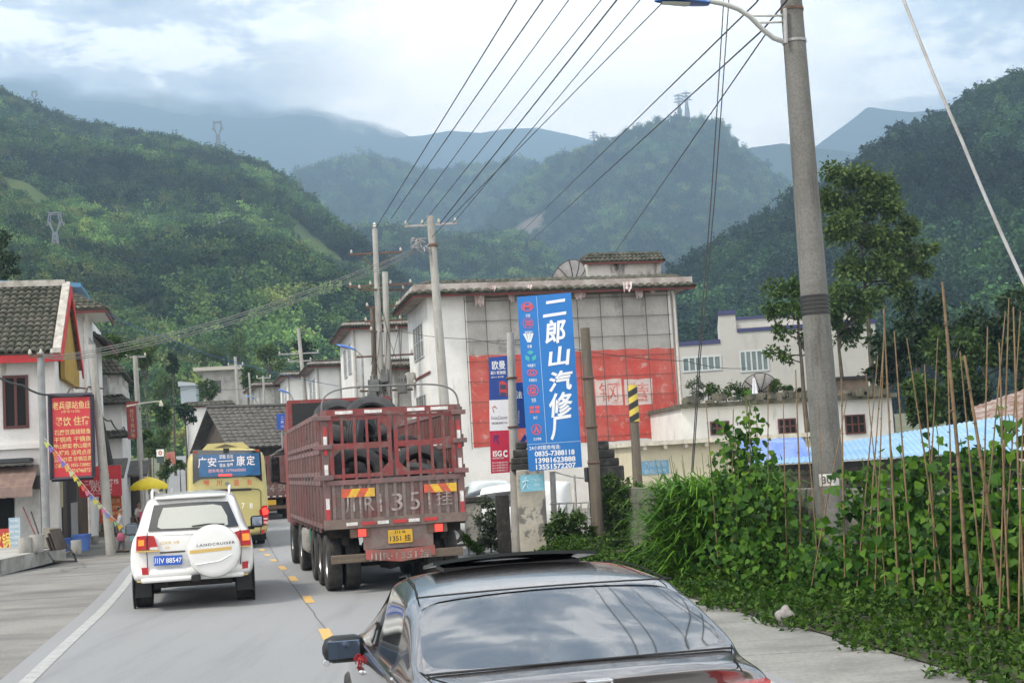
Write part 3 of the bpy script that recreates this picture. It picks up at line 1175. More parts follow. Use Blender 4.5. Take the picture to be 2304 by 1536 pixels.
    mb.build('underslung_tank', mat('rusty_underside', (0.07, 0.045, 0.03), (0.03, 0.022, 0.016), sc=8, rough=.9), root, smooth=40)
    mb = MB()
    mb.bx(-.62, .62, .2, 4.4, .36, .5)
    mb.tube([(-.75, 1.28, .36), (.75, 1.28, .36)], .07, 8)
    mb.build('chassis', M_under, root)
    mb = MB()
    mb.tube([(-.45, .10, .41), (-.45, .7, .42)], .05, 12)
    mb.build('exhaust_pipe', M_under, root)
    for s in (-1, 1):
        for y in (1.15, 4.0):
            wheel(root, s * .83, y, .395, .395, .29)
        mb = MB()
        mb.box((s * .84, .72, .36), (.30, .025, .34))
        mb.build('mud_flap', M_blackp, root)
        mb = MB()
        mb.lathe([(.47, -.02), (.49, 0), (.47, .02), (.40, .0)], 32, Matrix.Translation((s * .972, 1.15, .40)) @ Matrix.Rotation(pi / 2, 4, 'Y'), close=True)
        mb.build('wheel_arch', M_blackp, root)
        # mirrors
        mb = MB()
        mb.box((s * 1.12, 3.05, 1.24), (.24, .14, .22), bev=.05)
        mb.box((s * .99, 3.08, 1.13), (.16, .08, .06), bev=.015)
        mr = mb.build('wing_mirror', M_blackp, root, smooth=60)
        mb = MB()
        mb.box((s * 1.12, 2.978, 1.24), (.19, .01, .165), bev=.004)
        mb.build('mirror_glass', M_mirror, mr)
        mb = MB()
        mb.tube([(s * .62, .50, 1.80), (s * .63, .72, 1.905), (s * .64, 1.3, 1.935), (s * .64, 2.6, 1.93), (s * .62, 2.9, 1.87)], [.012, .026, .028, .028, .015], 8)
        mb.build('roof_rail', paint, root, smooth=60)
    mb = MB()
    mb.box((0, .47, 1.795), (1.15, .22, .05), bev=.02)
    mb.build('roof_spoiler', paint, root, smooth=60)
    return root


def fr_pt(fr, px, py, ly):
    a, z = fr.hit(px, py, ly)
    return Vector((a, ly, z))


# ------------------------------------------------------------------ dark sedan in the foreground
def make_sedan():
    org = at(1348, 1532, 6.12)
    org = Vector((org.x + .05, 6.12, 0))
    fr = Frame(org, math.radians(11.8))
    root = thing('sedan', 'dark brown saloon with its sunroof tilted open, nearest the camera', 'car', org, fr.rz)
    paint = mat('dark_brown_pearl_paint', (0.15, 0.13, 0.125), rough=0.24, metal=0.9, coat=1.0, var=0.03, spec=.6)
    paint.node_tree.nodes['Principled BSDF'].inputs['Coat IOR'].default_value = 2.2
    m = bpy.data.materials.new('tinted_window_glass')
    m.use_nodes = True
    nt = m.node_tree
    nt.nodes.clear()
    ou = nt.nodes.new('ShaderNodeOutputMaterial')
    gl = nt.nodes.new('ShaderNodeBsdfGlossy')
    gl.inputs['Roughness'].default_value = 0.035
    gl.inputs['Color'].default_value = (.95, .97, 1, 1)
    tr = nt.nodes.new('ShaderNodeBsdfTransparent')
    tr.inputs[0].default_value = (.55, .57, .58, 1)
    fn = nt.nodes.new('ShaderNodeFresnel')
    fn.inputs[0].default_value = 3.2
    ms = nt.nodes.new('ShaderNodeMixShader')
    nt.links.new(fn.outputs[0], ms.inputs[0])
    nt.links.new(tr.outputs[0], ms.inputs[1])
    nt.links.new(gl.outputs[0], ms.inputs[2])
    nt.links.new(ms.outputs[0], ou.inputs[0])
    glass = m
    #  ring: 0 bot c,1,2 sill,3 mid,4 shoulder,5 belt,6 glass foot,7 glass head,8 roof side,9 roof/glass inner,10 centre
    S = []
    S.append((0.0, [(0, .35), (.6, .36, .04), (.78, .42, .10), (.85, .62, .10), (.84, .86, .10), (.78, .985, .10), (.72, 1.01, .09), (.60, 1.03, .06), (.5, 1.04, .04), (.26, 1.05, .015), (0, 1.055, .0)]))
    S.append((0.14, [(0, .26), (.66, .27), (.83, .38), (.895, .62, .05), (.89, .86, .05), (.825, .99, .06), (.76, 1.03, .03), (.63, 1.062, .0), (.53, 1.073, -.01), (.28, 1.082, -.02), (0, 1.085, -.03)]))
    S.append((0.42, [(0, .22), (.70, .23), (.87, .36), (.915, .62), (.912, .86), (.855, .985), (.80, 1.03), (.73, 1.055), (.66, 1.06), (.33, 1.068), (0, 1.072)]))
    S.append((0.56, [(0, .20), (.70, .21), (.87, .34), (.92, .62), (.915, .86), (.865, .985), (.82, 1.03), (.76, 1.07), (.715, 1.073, -.02), (.36, 1.078, -.08), (0, 1.08, -.10)]))
    S.append((0.82, [(0, .20), (.70, .21), (.87, .34), (.92, .62), (.92, .86), (.872, .98), (.82, 1.02), (.725, 1.185), (.675, 1.20, -.02), (.34, 1.215, -.05), (0, 1.217, -.07)]))
    S.append((1.20, [(0, .20), (.70, .21), (.87, .34), (.92, .62), (.92, .86), (.878, .975), (.84, 1.01), (.685, 1.305), (.632, 1.347), (.32, 1.372, -.03), (0, 1.377, -.04)]))
    S.append((1.34, [(0, .20), (.70, .21), (.87, .34), (.92, .62), (.92, .86), (.88, .973), (.843, 1.0), (.68, 1.325), (.62, 1.375), (.32, 1.402), (0, 1.408)]))
    S.append((1.95, [(0, .20), (.70, .21), (.87, .34), (.92, .62), (.92, .86), (.885, .965), (.85, .99), (.665, 1.355), (.60, 1.41), (.31, 1.440), (0, 1.447)]))
    S.append((2.08, [(0, .20), (.70, .21), (.87, .34), (.92, .62), (.92, .86), (.885, .962), (.85, .988), (.665, 1.355), (.60, 1.41), (.31, 1.441), (0, 1.448)]))
    S.append((2.75, [(0, .20), (.70, .21), (.87, .34), (.92, .62), (.92, .86), (.885, .945), (.845, .97), (.600, 1.31), (.52, 1.365), (.29, 1.395), (0, 1.402)]))
    S.append((3.45, [(0, .20), (.70, .21), (.87, .34), (.92, .62), (.92, .85), (.875, .93), (.83, .95), (.74, 1.0), (.66, 1.01), (.36, 1.03), (0, 1.035)]))
    S.append((4.3, [(0, .22), (.66, .23), (.84, .36), (.88, .60), (.86, .76), (.78, .83), (.72, .85), (.62, .86), (.5, .865), (.3, .88), (0, .89)]))
    S.append((4.68, [(0, .30), (.5, .31), (.66, .40), (.70, .55), (.68, .66), (.62, .71), (.58, .72), (.5, .73), (.4, .735), (.25, .74), (0, .745)]))

    S = [(y, [((p[0] * (1.11 if j in (7, 8, 9) and 3 <= i <= 9 else 1)),) + tuple(p[1:]) for j, p in enumerate(pr)]) for i, (y, pr) in enumerate(S)]

    def mf(i, j):
        if j in (8, 9) and i in (3, 4):
            return 1
        if j == 6 and i in (5, 6):
            return 2
        if j == 6 and i in (8,):
            return 2
        if j in (8, 9) and i == 9:
            return 3
        return 0
    V, Fc, mi = loft_cage(S, mf, lambda j: 0, lambda j: 0)
    # crease the window outlines and the boot lip
    K = 11
    n = 2 * K - 2
    cr = {}

    def edge(i, j, i2, j2, c):
        for a, b in (((j) % n, (j2) % n), ((n - j) % n, (n - j2) % n)):
            k = tuple(sorted((i * n + a, i2 * n + b)))
            cr[k] = c
    for i, i2 in ((3, 4), (4, 5)):
        edge(i, 8, i2, 8, .85)
    for j in (8, 9):
        edge(3, j, 3, j + 1, .7)
        edge(5, j, 5, j + 1, .75)
        edge(1, j, 1, j + 1, .55)
    for i in (5, 6, 7, 8):
        edge(i, 6, i + 1, 6, .8)
        edge(i, 7, i + 1, 7, .7)
    for i in range(1, 10):
        edge(i, 5, i + 1, 5, .35)
    for i in (5, 7, 8):
        edge(i, 6, i, 7, .7)
    parts = cage([('body', paint), ('rear_window', glass), ('side_window', M_dglass), ('windscreen', M_dglass)], V, Fc, mi, 3, root, cr, smooth=50)
    # cabin seen through the glass: open the shell between roof and boot with a dark lining
    trim = mat('cabin_trim', (0.035, 0.034, 0.034), rough=0.9)
    mb = MB()
    mb.grid([[(-.66 + .132 * k, y, z) for k in range(11)] for y, z in ((.62, 1.035), (1.1, 1.02), (1.14, .8))])
    mb.build('parcel_shelf', mat('shelf_felt', (0.07, 0.068, 0.066), rough=.95), root)
    mat('seat_fabric', (0.05, 0.048, 0.046), rough=.9)
    for nm, y, dx in (('rear_seat', 1.26, .42), ('front_seat', 2.38, .40)):
        for x in (-dx, dx):
            mb = MB()
            mb.box((x, y, .95), (.51, .16, .62), rx=math.radians(-13), bev=.06)
            st_ = mb.build(nm, MATS['seat_fabric'], root, smooth=60)
            mb = MB()
            mb.box((x, y + .07, 1.215), (.27, .11, .16), rx=math.radians(-8), bev=.04)
            mb.build('headrest', MATS['seat_fabric'], st_, smooth=60)
    # number plate badge on the boot lip
    mb = MB()
    b = fr_pt(fr, 1348, 1534, -.01)
    zz = b.z - .035
    for x0, x1, z0, z1 in ((-.062, .062, .034, .046), (-.062, -.05, -.05, .034), (.05, .062, -.05, .034)):
        mb.bx(b.x + x0, b.x + x1, -.028, .03, zz + z0, zz + z1, bev=.003)
    for s in (-1, 1):
        mb.tube([(b.x + s * .026, -.026, zz + .026), (b.x + s * .016, -.026, zz - .04)], .006, 6)
    mb.bx(b.x - .016, b.x + .016, -.03, -.02, zz - .012, zz - .002)
    mb.build('chrome_badge', M_chrome, root)
    # panel seams
    seam = mat('panel_gap', (0.004, 0.004, 0.004), rough=.9, var=0)
    lens = M_redlens
    for s in (-1, 1):
        mb = MB()
        mb.prism([(s * .60, .02, .97), (s * .80, .09, .97), (s * .845, .30, .96), (s * .845, .33, .90), (s * .80, .07, .80), (s * .60, .0, .82)], (0, .1, 0))
        mb.build('tail_light', lens, root)
        for y in (.95, 3.75):
            wheel(root, s * .81, y, .325, .325, .22)
        mb = MB()
        mb.box((s * 1.0, 2.62, .955), (.27, .14, .17), bev=.065)
        mb.box((s * .90, 2.64, .895), (.12, .06, .05), bev=.015)
        mr = mb.build('wing_mirror', M_blackp, root, smooth=60)
        mb = MB()
        mb.box((s * 1.005, 2.548, .958), (.20, .012, .112), bev=.005)
        mb.build('mirror_glass', mat('blue_mirror_glass', (.10, .13, .18), rough=.06, metal=1, var=0), mr)
        mb = MB()
        mb.lathe([(0, -.01), (.018, -.01), (.022, .0), (.018, .012), (0, .012)], 14, Matrix.Translation((s * 1.115, 2.55, .885)) @ Matrix.Rotation(pi / 2, 4, 'X'))
        mb.build('mirror_stud', M_chrome, mr)
        # chrome line round the side windows, pillar strip and door handles
        mb = MB()
        mb.tube([(s * .885, y, z) for y, z in ((.95, 1.0), (1.6, .992), (2.4, .985), (3.2, .965))], .008, 6)
        mb.build('window_trim', M_chrome, root)
        for y in (1.35, 2.42):
            mb = MB()
            mb.box((s * .922, y, .84), (.03, .2, .03), bev=.01)
            mb.build('door_handle', M_chrome, root)
        mb = MB()
        mb.tube([(s * .79, .56, 1.078), (s * .75, .40, 1.066), (s * .68, .22, 1.058), (s * .65, .06, 1.03)], .004, 5)
        mb.build('boot_seam', seam, root)
        mb = MB()
        mb.tube([(s * .70, 1.23, 1.36), (s * .665, 1.6, 1.402), (s * .65, 2.1, 1.416), (s * .62, 2.7, 1.36)], .005, 5)
        mb.build('roof_seam', seam, root)
    mb = MB()
    mb.tube([(x, .475 - .03 * (1 - (x / .72) ** 2), 1.075 + .006 * (1 - (x / .72) ** 2)) for x in [-.77 + .154 * k for k in range(11)]], .006, 5)
    mb.build('window_seal', M_blackp, root)
    mb = MB()
    mb.tube([(x, 1.195 - .04 * (1 - (x / .72) ** 2), 1.368 + .014 * (1 - (x / .72) ** 2)) for x in [-.705 + .141 * k for k in range(11)]], .005, 5)
    mb.build('window_seal', M_blackp, root)
    # sunroof panel tilted up at its rear edge
    mb = MB()
    rows = []
    for v in range(7):
        t = v / 6
        rows.append([((-.50 + 1.0 * u / 12), 1.98 + .46 * t, 1.492 - .05 * t + .026 * (1 - ((u - 6) / 6) ** 2)) for u in range(13)])
    mb.grid(rows)
    low = [[(x, y, z - .02) for x, y, z in r][::-1] for r in rows]
    mb.grid(low)
    per = [rows[0], [r[-1] for r in rows], rows[-1][::-1], [r[0] for r in rows][::-1]]
    for e in per:
        for a, b2 in zip(e, e[1:]):
            mb.add([a, b2, (b2[0], b2[1], b2[2] - .02), (a[0], a[1], a[2] - .02)], [(0, 3, 2, 1)])
    mb.build('sunroof_panel', mat('sunroof_glass', (0.012, 0.016, 0.017), rough=.18, spec=.5, var=0), root, smooth=40)
    mb = MB()
    mb.bx(-.42, .42, 2.1, 2.45, 1.42, 1.4445)
    mb.build('sunroof_opening', M_blackp, root)
    return root, fr


make_suv()
sedan, SFR = make_sedan()
# pale box lying on the parcel shelf, and the ribbon tied to the left mirror
mb = MB()
c = SFR.world(.0, .0, 0)
mb.prism([(-.17, 0, 0), (.17, 0, 0), (.15, 0, .075), (-.13, 0, .085)], (0, .18, 0))
mb.bx(-.10, .09, -.006, .0, .015, .055)
q = SFR.loc(at(1312, 1450, 6.9))
tag(mb.build('tissue_box', mat('pale_green_card', (0.55, 0.64, 0.58), rough=.7), loc=SFR.world(q.x, .78, 1.04), rz=SFR.rz), 'pale green box lying behind the rear window of the dark saloon', 'box')
mb = MB()
q = SFR.world(-.915, 2.55, .905)
for k in range(7):
    a = 2 * pi * k / 7
    mb.tube([(0, 0, 0), (.02 * math.cos(a), -.012, .02 * math.sin(a)), (.034 * math.cos(a + .5), -.008, .034 * math.sin(a + .5) - .015)], [.005, .007, .003], 5)
mb.tube([(0, 0, .02), (.0, -.01, -.04), (-.012, 0, -.075)], [.005, .007, .003], 5)
tag(mb.build('ribbon', mat('red_ribbon', (0.30, 0.01, 0.015), rough=.6), loc=q), 'red ribbon tied to the left wing mirror of the dark saloon', 'ribbon')
# ------------------------------------------------------------------ red stake-sided lorry loaded with old tyres
M_tred = mat('dusty_red_paint', (0.16, 0.036, 0.034), (0.13, 0.068, 0.058), sc=2.2, rough=0.65, c3=(0.16, 0.125, 0.11), sc3=3.5, lo3=0.43, hi3=0.68, bump=.1, bsc=40, st3=(1, 1, .5))
M_tredb = mat('bright_red_paint', (0.22, 0.034, 0.034), (0.16, 0.052, 0.046), sc=3, rough=0.5, c3=(0.17, 0.12, 0.105), sc3=6, lo3=0.5, hi3=0.7)
M_tdust = mat('mud_dusted_panel', (0.19, 0.145, 0.13), (0.20, 0.06, 0.06), sc=1.6, lo=.5, hi=.72, rough=.85, c3=(0.12, 0.10, 0.09), sc3=6, lo3=0.55, hi3=0.7, bump=.15, bsc=40)
M_tpost = mat('worn_steel_post', (0.20, 0.105, 0.10), (0.13, 0.10, 0.095), sc=3, rough=.75, c3=(0.07, 0.06, 0.055), sc3=8, lo3=.58, hi3=.7)
M_rust = mat('rusty_steel', (0.15, 0.085, 0.06), (0.08, 0.06, 0.05), sc=5, rough=.85)
M_retw = mat('white_reflector', (0.72, 0.70, 0.68), rough=.4, c2=(.5, .46, .43), sc=9)
M_retr = mat('red_reflector', (0.50, 0.03, 0.035), rough=.4, c2=(.33, .05, .05), sc=9)
M_orange = mat('orange_chevron', (0.60, 0.10, 0.04), rough=.5, c2=(.4, .1, .06), sc=9)
M_yellow = mat('yellow_chevron', (0.72, 0.43, 0.03), rough=.5, c2=(.55, .33, .06), sc=9)
M_beam = mat('weathered_timber', (0.15, 0.115, 0.085), (0.09, 0.07, 0.055), sc=4, rough=.9, stretch=(.3, 3, 3))
M_fade = mat('faded_white_lettering', (0.36, 0.31, 0.29), (0.21, 0.15, 0.135), sc=9, lo=.40, hi=.58, rough=.7)


def cut_corner_plate(mb, x0, x1, z0, z1, y, sx):
    mb.prism([(x0, y, z0), (x1, y, z0), (x0, y, z1)], (0, .03, 0))


def make_truck():
    c = at(893, 1180, 22.95)
    org = Vector((c.x, 22.95, 0))
    fr = Frame(org, math.radians(13.5))
    L_ = 8.2
    root = thing('cargo_truck', 'dusty red stake-sided cargo truck loaded with old tyres', 'truck', org, fr.rz)
    hw = 1.21
    zf, zm, zt = 1.16, 1.95, 3.12
    # tailgate: ribbed lower panel
    mb = MB()
    mb.bx(-hw + .06, hw - .06, .03, .06, zf, zm - .03)
    for k in range(15):
        x = -hw + .16 + k * (2 * hw - .32) / 14
        mb.bx(x - .028, x + .028, -.005, .03, zf + .08, zm - .12)
    mb.build('tailgate', M_tdust, root)
    mb = MB()
    mb.bx(-hw + .06, hw - .06, -.02, .05, zm - .115, zm - .03)
    mb.build('tailgate_rail', M_tpost, root)
    mb = MB()
    mb.bx(-hw - .02, hw + .02, -.03, .08, zf - .06, zf + .10)
    mb.build('rear_sill', mat('muddy_sill', (0.20, 0.15, 0.125), (0.13, 0.10, 0.09), sc=3, rough=.9), root)
    tl = fr_pt(fr, 842, 1135, -.02)
    for s, x0 in ((0, -.92), (1, .50)):
        for k in range(4):
            mb = MB()
            w = .142
            a = x0 + k * w
            sl = .09 if s == 0 else -.09
            z0, z1 = zm - .33, zm - .185
            ex0 = max(x0, a + (0 if k == 0 else -sl / 2))
            pts = [(a - (sl / 2 if k else 0), -.009, z0), (a + w - (sl / 2 if k < 3 else 0), -.009, z0), (a + w + (sl / 2 if k < 3 else 0), -.009, z1), (a + (sl / 2 if k else 0), -.009, z1)]
            mb.prism(pts, (0, .01, 0))
            mb.build('hazard_marking', M_yellow if k % 2 else M_orange, root)
    mb = MB()
    mb.text('川R', (-.62, -.012, 1.50), (1, 0, 0), (0, 0, 1), .4, bold=.0, fit=.50, fith=.30)
    mb.build('tailgate_lettering', M_fade, root)
    mb = MB()
    mb.text('1', (-.26, -.012, 1.50), (1, 0, 0), (0, 0, 1), .4, bold=.0, fit=.035, fith=.30)
    mb.text('3', (.02, -.012, 1.50), (1, 0, 0), (0, 0, 1), .4, bold=.0, fit=.2, fith=.30)
    mb.text('5', (.33, -.012, 1.50), (1, 0, 0), (0, 0, 1), .4, bold=.0, fit=.17, fith=.30)
    mb.text('1', (.58, -.012, 1.50), (1, 0, 0), (0, 0, 1), .4, bold=.0, fit=.035, fith=.30)
    mb.build('tailgate_lettering', M_fade, root)
    mb = MB()
    mb.text('挂', (.84, -.012, 1.52), (1, 0, 0), (0, 0, 1), .25, bold=.0, fit=.28, fith=.25)
    mb.build('tailgate_lettering', M_fade, root)
    # reflective strips
    for k in range(6):
        mb = MB()
        x = -.86 + k * .265
        mb.bx(x, x + (.19 if k % 2 == 0 else .23), -.042, -.030, zf - .015, zf + .04)
        mb.build('reflective_strip', M_retr if k % 2 else M_retw, root)
    for x in (-.82, -.32, .42, .83):
        mb = MB()
        mb.bx(x - .15, x + .15, -.045, -.030, zt - .085, zt - .03)
        mb.build('reflective_strip', M_retw, root)
    # upper rear doors of bars
    for s in (-1, 1):
        mb = MB()
        mb.bx(s * (hw - .055) - .055, s * (hw - .055) + .055, 0, .10, zf, zt)
        mb.build('corner_post', M_tpost, root)
    for s in (-1, 1):
        for zz, h, q in ((zf + .28, .18, 1), (zf + .1, .18, 0), (2.35, .15, 0), (2.5, .17, 1), (2.67, .17, 0), (2.02, .17, 1)):
            mb = MB()
            mb.bx(s * (hw - .055) - .03, s * (hw - .055) + .03, -.014, 0.0, zz, zz + h)
            mb.build('reflective_strip', M_retw if q else M_retr, root)
    mb = MB()
    mb.bx(-hw + .11, hw - .11, -.03, .06, zt - .12, zt)
    mb.build('top_rail', M_tredb, root)
    for s in (-1, 1):
        mb = MB()
        x0, x1 = (-hw + .12, -.02) if s < 0 else (.02, hw - .12)
        d0, d1 = zm + .0, zt - .13
        mb.bx(x0, x1, -.01, .03, d1 - .06, d1)
        mb.bx(x0, x1, -.01, .03, d0, d0 + .07)
        mb.bx(x0, x1, -.012, .032, 2.44, 2.54)
        mb.bx(x0, x0 + .07, -.014, .034, d0, d1)
        mb.bx(x1 - .07, x1, -.014, .034, d0, d1)
        for k in range(1, 5):
            x = x0 + (x1 - x0) * k / 5 + .01
            mb.bx(x - .022, x + .022, -.016, .028, d0 - .06, d1 + .02)
        xm = x1 - .07 if s < 0 else x0 + .07
        sg = -1 if s < 0 else 1
        for zz, dz in ((d0 + .07, .16), (d1 - .06, -.16)):
            mb.prism([(xm, -.012, zz), (xm + sg * .16, -.012, zz), (xm, -.012, zz + dz)], (0, .04, 0))
        mb.build('rear_door', M_tredb, root)
        for zz in (1.97, 2.49, 2.98):
            mb = MB()
            mb.bx(s * (hw - .01) - .16, s * (hw - .01) + .09 * s if s > 0 else s * (hw - .01) + .16, -.06, -.012, zz - .04, zz + .04, bev=.01)
            mb.build('hinge', M_tpost, root)
    # side walls
    for s in (-1, 1):
        x = s * hw
        for z0, z1 in ((zf, zm - .06), (2.04, 2.42), (2.56, 3.04)):
            mb = MB()
            mb.bx(x - .02, x + .02, .10, L_, z0 + .04, z1 - .03)
            n = 46
            for k in range(n):
                y = .16 + (L_ - .2) * k / n
                mb.bx(x - .035, x + .035, y, y + .09, z0 + .06, z1 - .05)
            mb.build('side_board', M_tred, root)
            for zz in (z0, z1):
                mb = MB()
                mb.bx(x - .05, x + .05, .10, L_, zz - .04, zz + .04)
                mb.build('side_rail', M_tpost, root)
        for k in range(12):
            y = .5 + k * (L_ - .6) / 11
            mb = MB()
            mb.bx(x + s * .04 - .02, x + s * .04 + .02, y - .03, y + .03, zf - .12, zt - .06)
            mb.build('stake', M_tpost, root)
    mb = MB()
    mb.bx(-hw, hw, .08, L_, zf - .10, zf)
    mb.bx(-.9, -.8, .3, L_ + 2, zf - .35, zf - .1)
    mb.bx(.8, .9, .3, L_ + 2, zf - .35, zf - .1)
    for k in range(10):
        mb.bx(-hw + .05, hw - .05, .3 + k * .85, .38 + k * .85, zf - .22, zf - .1)
    mb.build('bed_frame', M_under, root)
    mb = MB()
    mb.bx(-hw, hw, L_, L_ + .06, zf, 3.1)
    mb.build('headboard', M_tred, root)
    # hoop over the tail
    mb = MB()
    hp_ = []
    for k in range(25):
        a = pi * k / 24
        hp_.append((-math.copysign(abs(math.cos(a)) ** .45, math.cos(a)) * (hw - .02), .06, zt - .12 + .50 * math.sin(a) ** .5))
    mb.tube(hp_, .017, 6)
    mb.build('hoop', mat('grey_steel_tube', (0.16, 0.16, 0.16), rough=.6), root)
    # underneath
    mb = MB()
    mb.bx(-1.13, 1.13, .02, .14, .52, .66, bev=.01)
    mb.build('rear_bumper', M_beam, root)
    mb = MB()
    rows = []
    for v in range(3):
        rows.append([(-.56 + 1.2 * u / 12, -.01 - .03 * math.sin(u * .9) - .03 * v * .5, .70 - .105 * v + .05 * abs(u - 6) / 6 * (.5 + .5 * v)) for u in range(13)])
    mb.grid(rows)
    fl = mb.build('mud_flap', mat('faded_red_flap', (0.30, 0.07, 0.06), (0.16, 0.10, 0.08), sc=5, rough=.8), root, smooth=60)
    md_ = MB()
    md_.text('川R·1351挂', (.03, -.075, .605), Vector((1, 0, .0)), (0, 0, 1), .17, bold=.01, fit=1.06, fith=.15)
    md_.build('flap_lettering', M_fade, fl)
    mb = MB()
    mb.bx(-.58, .62, .02, .06, .72, zf - .06)
    mb.build('plate_panel', M_tdust, root)
    mb = MB()
    mb.box((.05, 0.0, .915), (.42, .02, .225), bev=.004)
    pl = mb.build('number_plate', M_platey, root)
    mb = MB()
    mb.text('川 R', (.05, -.012, .985), (1, 0, 0), (0, 0, 1), .1, bold=.012, fit=.2, fith=.055)
    mb.text('1351 挂', (.05, -.012, .885), (1, 0, 0), (0, 0, 1), .1, bold=.015, fit=.36, fith=.11)
    mb.build('plate_lettering', M_black, pl)
    for x in (-.60, .72):
        mb = MB()
        mb.bx(x - .2, x + .15, .0, .1, zf - .22, zf - .07)
        hs_ = mb.build('lamp_housing', M_rust, root)
        mb = MB()
        mb.bx(x - .065, x + .065, -.015, .0, zf - .205, zf - .085)
        mb.build('brake_light', M_redlit, hs_)
    for y in (1.05, 2.35, 3.65):
        for s in (-1, 1):
            wheel(root, s * 1.02, y, .5, .5, .26, rim=(s < 0 and y < 3), mt=M_rubber_d)
            wheel(root, s * .70, y, .5, .5, .26, rim=False, mt=M_rubber_d)
        mb = MB()
        mb.tube([(-.6, y, .5), (.6, y, .5)], .12, 10)
        mb.lathe([(0, -.2), (.18, -.16), (.22, 0), (.18, .16), (0, .2)], 16, Matrix.Translation((0, y, .5)))
        mb.build('axle', M_under, root)
    for y in (6.6, 9.3):
        for s in (-1, 1):
            wheel(root, s * 1.04, y, .5, .5, .28, rim=(s < 0), mt=M_rubber_d)
    mb = MB()
    mb.box((-.95, 5.1, .72), (.5, 1.3, .5), bev=.08)
    mb.build('fuel_tank', mat('tank_steel', (0.30, 0.29, 0.27), (0.18, 0.15, 0.12), sc=4, rough=.6), root, smooth=50)
    mb = MB()
    mb.box((-1.0, 4.2, .86), (.3, .3, .3), bev=.02)
    mb.build('tool_box', mat('green_box', (0.03, 0.16, 0.10), rough=.6), root)
    # cab with wind deflector
    mb = MB()
    mb.box((0, 9.35, 2.0), (2.42, 1.9, 2.2), bev=.12)
    mb.build('cab', M_tredb, root, smooth=50)
    mb = MB()
    mb.prism([(-1.2, 8.45, 3.10), (-1.2, 8.45, 3.78), (-1.2, 9.0, 3.72), (-1.2, 10.1, 3.12)], (2.4, 0, 0))
    mb.build('wind_deflector', M_tredb, root)
    mb = MB()
    mb.bx(-1.1, 1.1, 8.43, 8.448, 3.12, 3.70)
    mb.build('deflector_hollow', M_black, root)
    for s in (-1, 1):
        mb = MB()
        mb.box((s * 1.52, 10.0, 2.22), (.10, .22, .66), bev=.04)
        mb.box((s * 1.46, 9.97, 2.22), (.22, .16, .62), bev=.05)
        mb.tube([(s * 1.2, 10, 2.6), (s * 1.45, 10.02, 2.56)], .025, 6)
        mb.tube([(s * 1.2, 10, 1.85), (s * 1.45, 10.02, 1.92)], .025, 6)
        mr = mb.build('wing_mirror', M_blackp, root, smooth=50)
        mb = MB()
        mb.bx(s * 1.46 - .085, s * 1.46 + .085, 9.875, 9.889, 1.97, 2.47)
        mb.build('mirror_glass', M_dglass, mr)
    return root, fr


truck, TFR = make_truck()
# the load: old lorry tyres, each a thing of its own
M_tyre2 = mat('worn_lorry_tyre', (0.018, 0.0185, 0.02), (0.045, 0.044, 0.045), sc=3, rough=.7, bump=.3, bsc=50)


def tyre_mesh(R=.52, w=.29, n=40):
    mb = MB()
    h = w / 2
    prof = [(R * .57, -h * .55), (R * .62, -h * .9), (R * .78, -h * 1.0), (R * .93, -h * .88), (R * .985, -h * .72)]
    for g in (-.45, -.15, .15, .45):
        prof += [(R, h * (g - .12)), (R * .975, h * (g - .10)), (R * .975, h * (g + .0)), (R, h * (g + .02))] if False else [(R, h * (g - .1)), (R * .972, h * (g - .07)), (R * .972, h * (g + .03)), (R, h * (g + .06))]
    prof += [(R * .985, h * .72), (R * .93, h * .88), (R * .78, h), (R * .62, h * .9), (R * .57, h * .55), (R * .64, h * .6), (R * .80, h * .75), (R * .9, h * .5), (R * .9, -h * .5), (R * .80, -h * .75), (R * .64, -h * .6)]
    mb.lathe(prof, n, None, close=True)
    return mb


ty0 = None
TY = [  # x, y, z, axis tilt about x, turn, label
    (-.55, .75, 1.98, 72, 6, 'old tyre leaning behind the lower left bars of the truck tailgate'),
    (.58, .80, 1.98, 70, -8, 'old tyre leaning behind the lower right bars of the truck tailgate'),
    (-.52, 1.5, 1.78, 30, 12, 'old tyre lying inside the lower left tyre on the truck'),
    (.55, 1.55, 1.82, 28, -10, 'old tyre lying inside the lower right tyre on the truck'),
    (-.10, 1.55, 2.05, 62, 30, 'old tyre wedged in the middle of the truck bed'),
    (-.28, 1.9, 2.60, 88, 62, 'old tyre standing upright in the upper left of the truck load'),
    (.25, 2.7, 2.62, 85, 74, 'old tyre standing upright in the upper middle of the truck load'),
    (-.62, 2.7, 2.98, 55, 10, 'old tyre on top of the truck load at the left'),
    (-.02, 2.5, 3.02, 52, -6, 'largest looking old tyre on top of the truck load near the middle'),
    (.75, 3.6, 2.2, 80, 20, 'old tyre deep in the truck bed at the right'),
    (-.7, 3.9, 2.5, 80, -15, 'old tyre deep in the truck bed at the left'),
]
for x, y, z, tx, tz, lab in TY:
    if ty0 is None:
        o = ty0 = tyre_mesh().build('tyre', M_tyre2, smooth=35)
    else:
        o = ty0.copy()
        COL.objects.link(o)
    o.location = TFR.world(x, y, z)
    o.rotation_euler = (Matrix.Rotation(TFR.rz + math.radians(tz), 4, 'Z') @ Matrix.Rotation(math.radians(tx), 4, 'X')).to_euler()
    tag(o, lab, 'tyre', 'old tyres loaded on the red truck')
mb = MB()
rows = []
for v in range(9):
    rows.append([(-1.1 + 2.2 * u / 12, .9 + 6.5 * v / 8, 1.42 + .12 * math.sin(u * 1.3 + v) + .14 * math.sin(v * 1.7 + u * .6) + .12 * min(v, 4)) for u in range(13)])
mb.grid(rows)
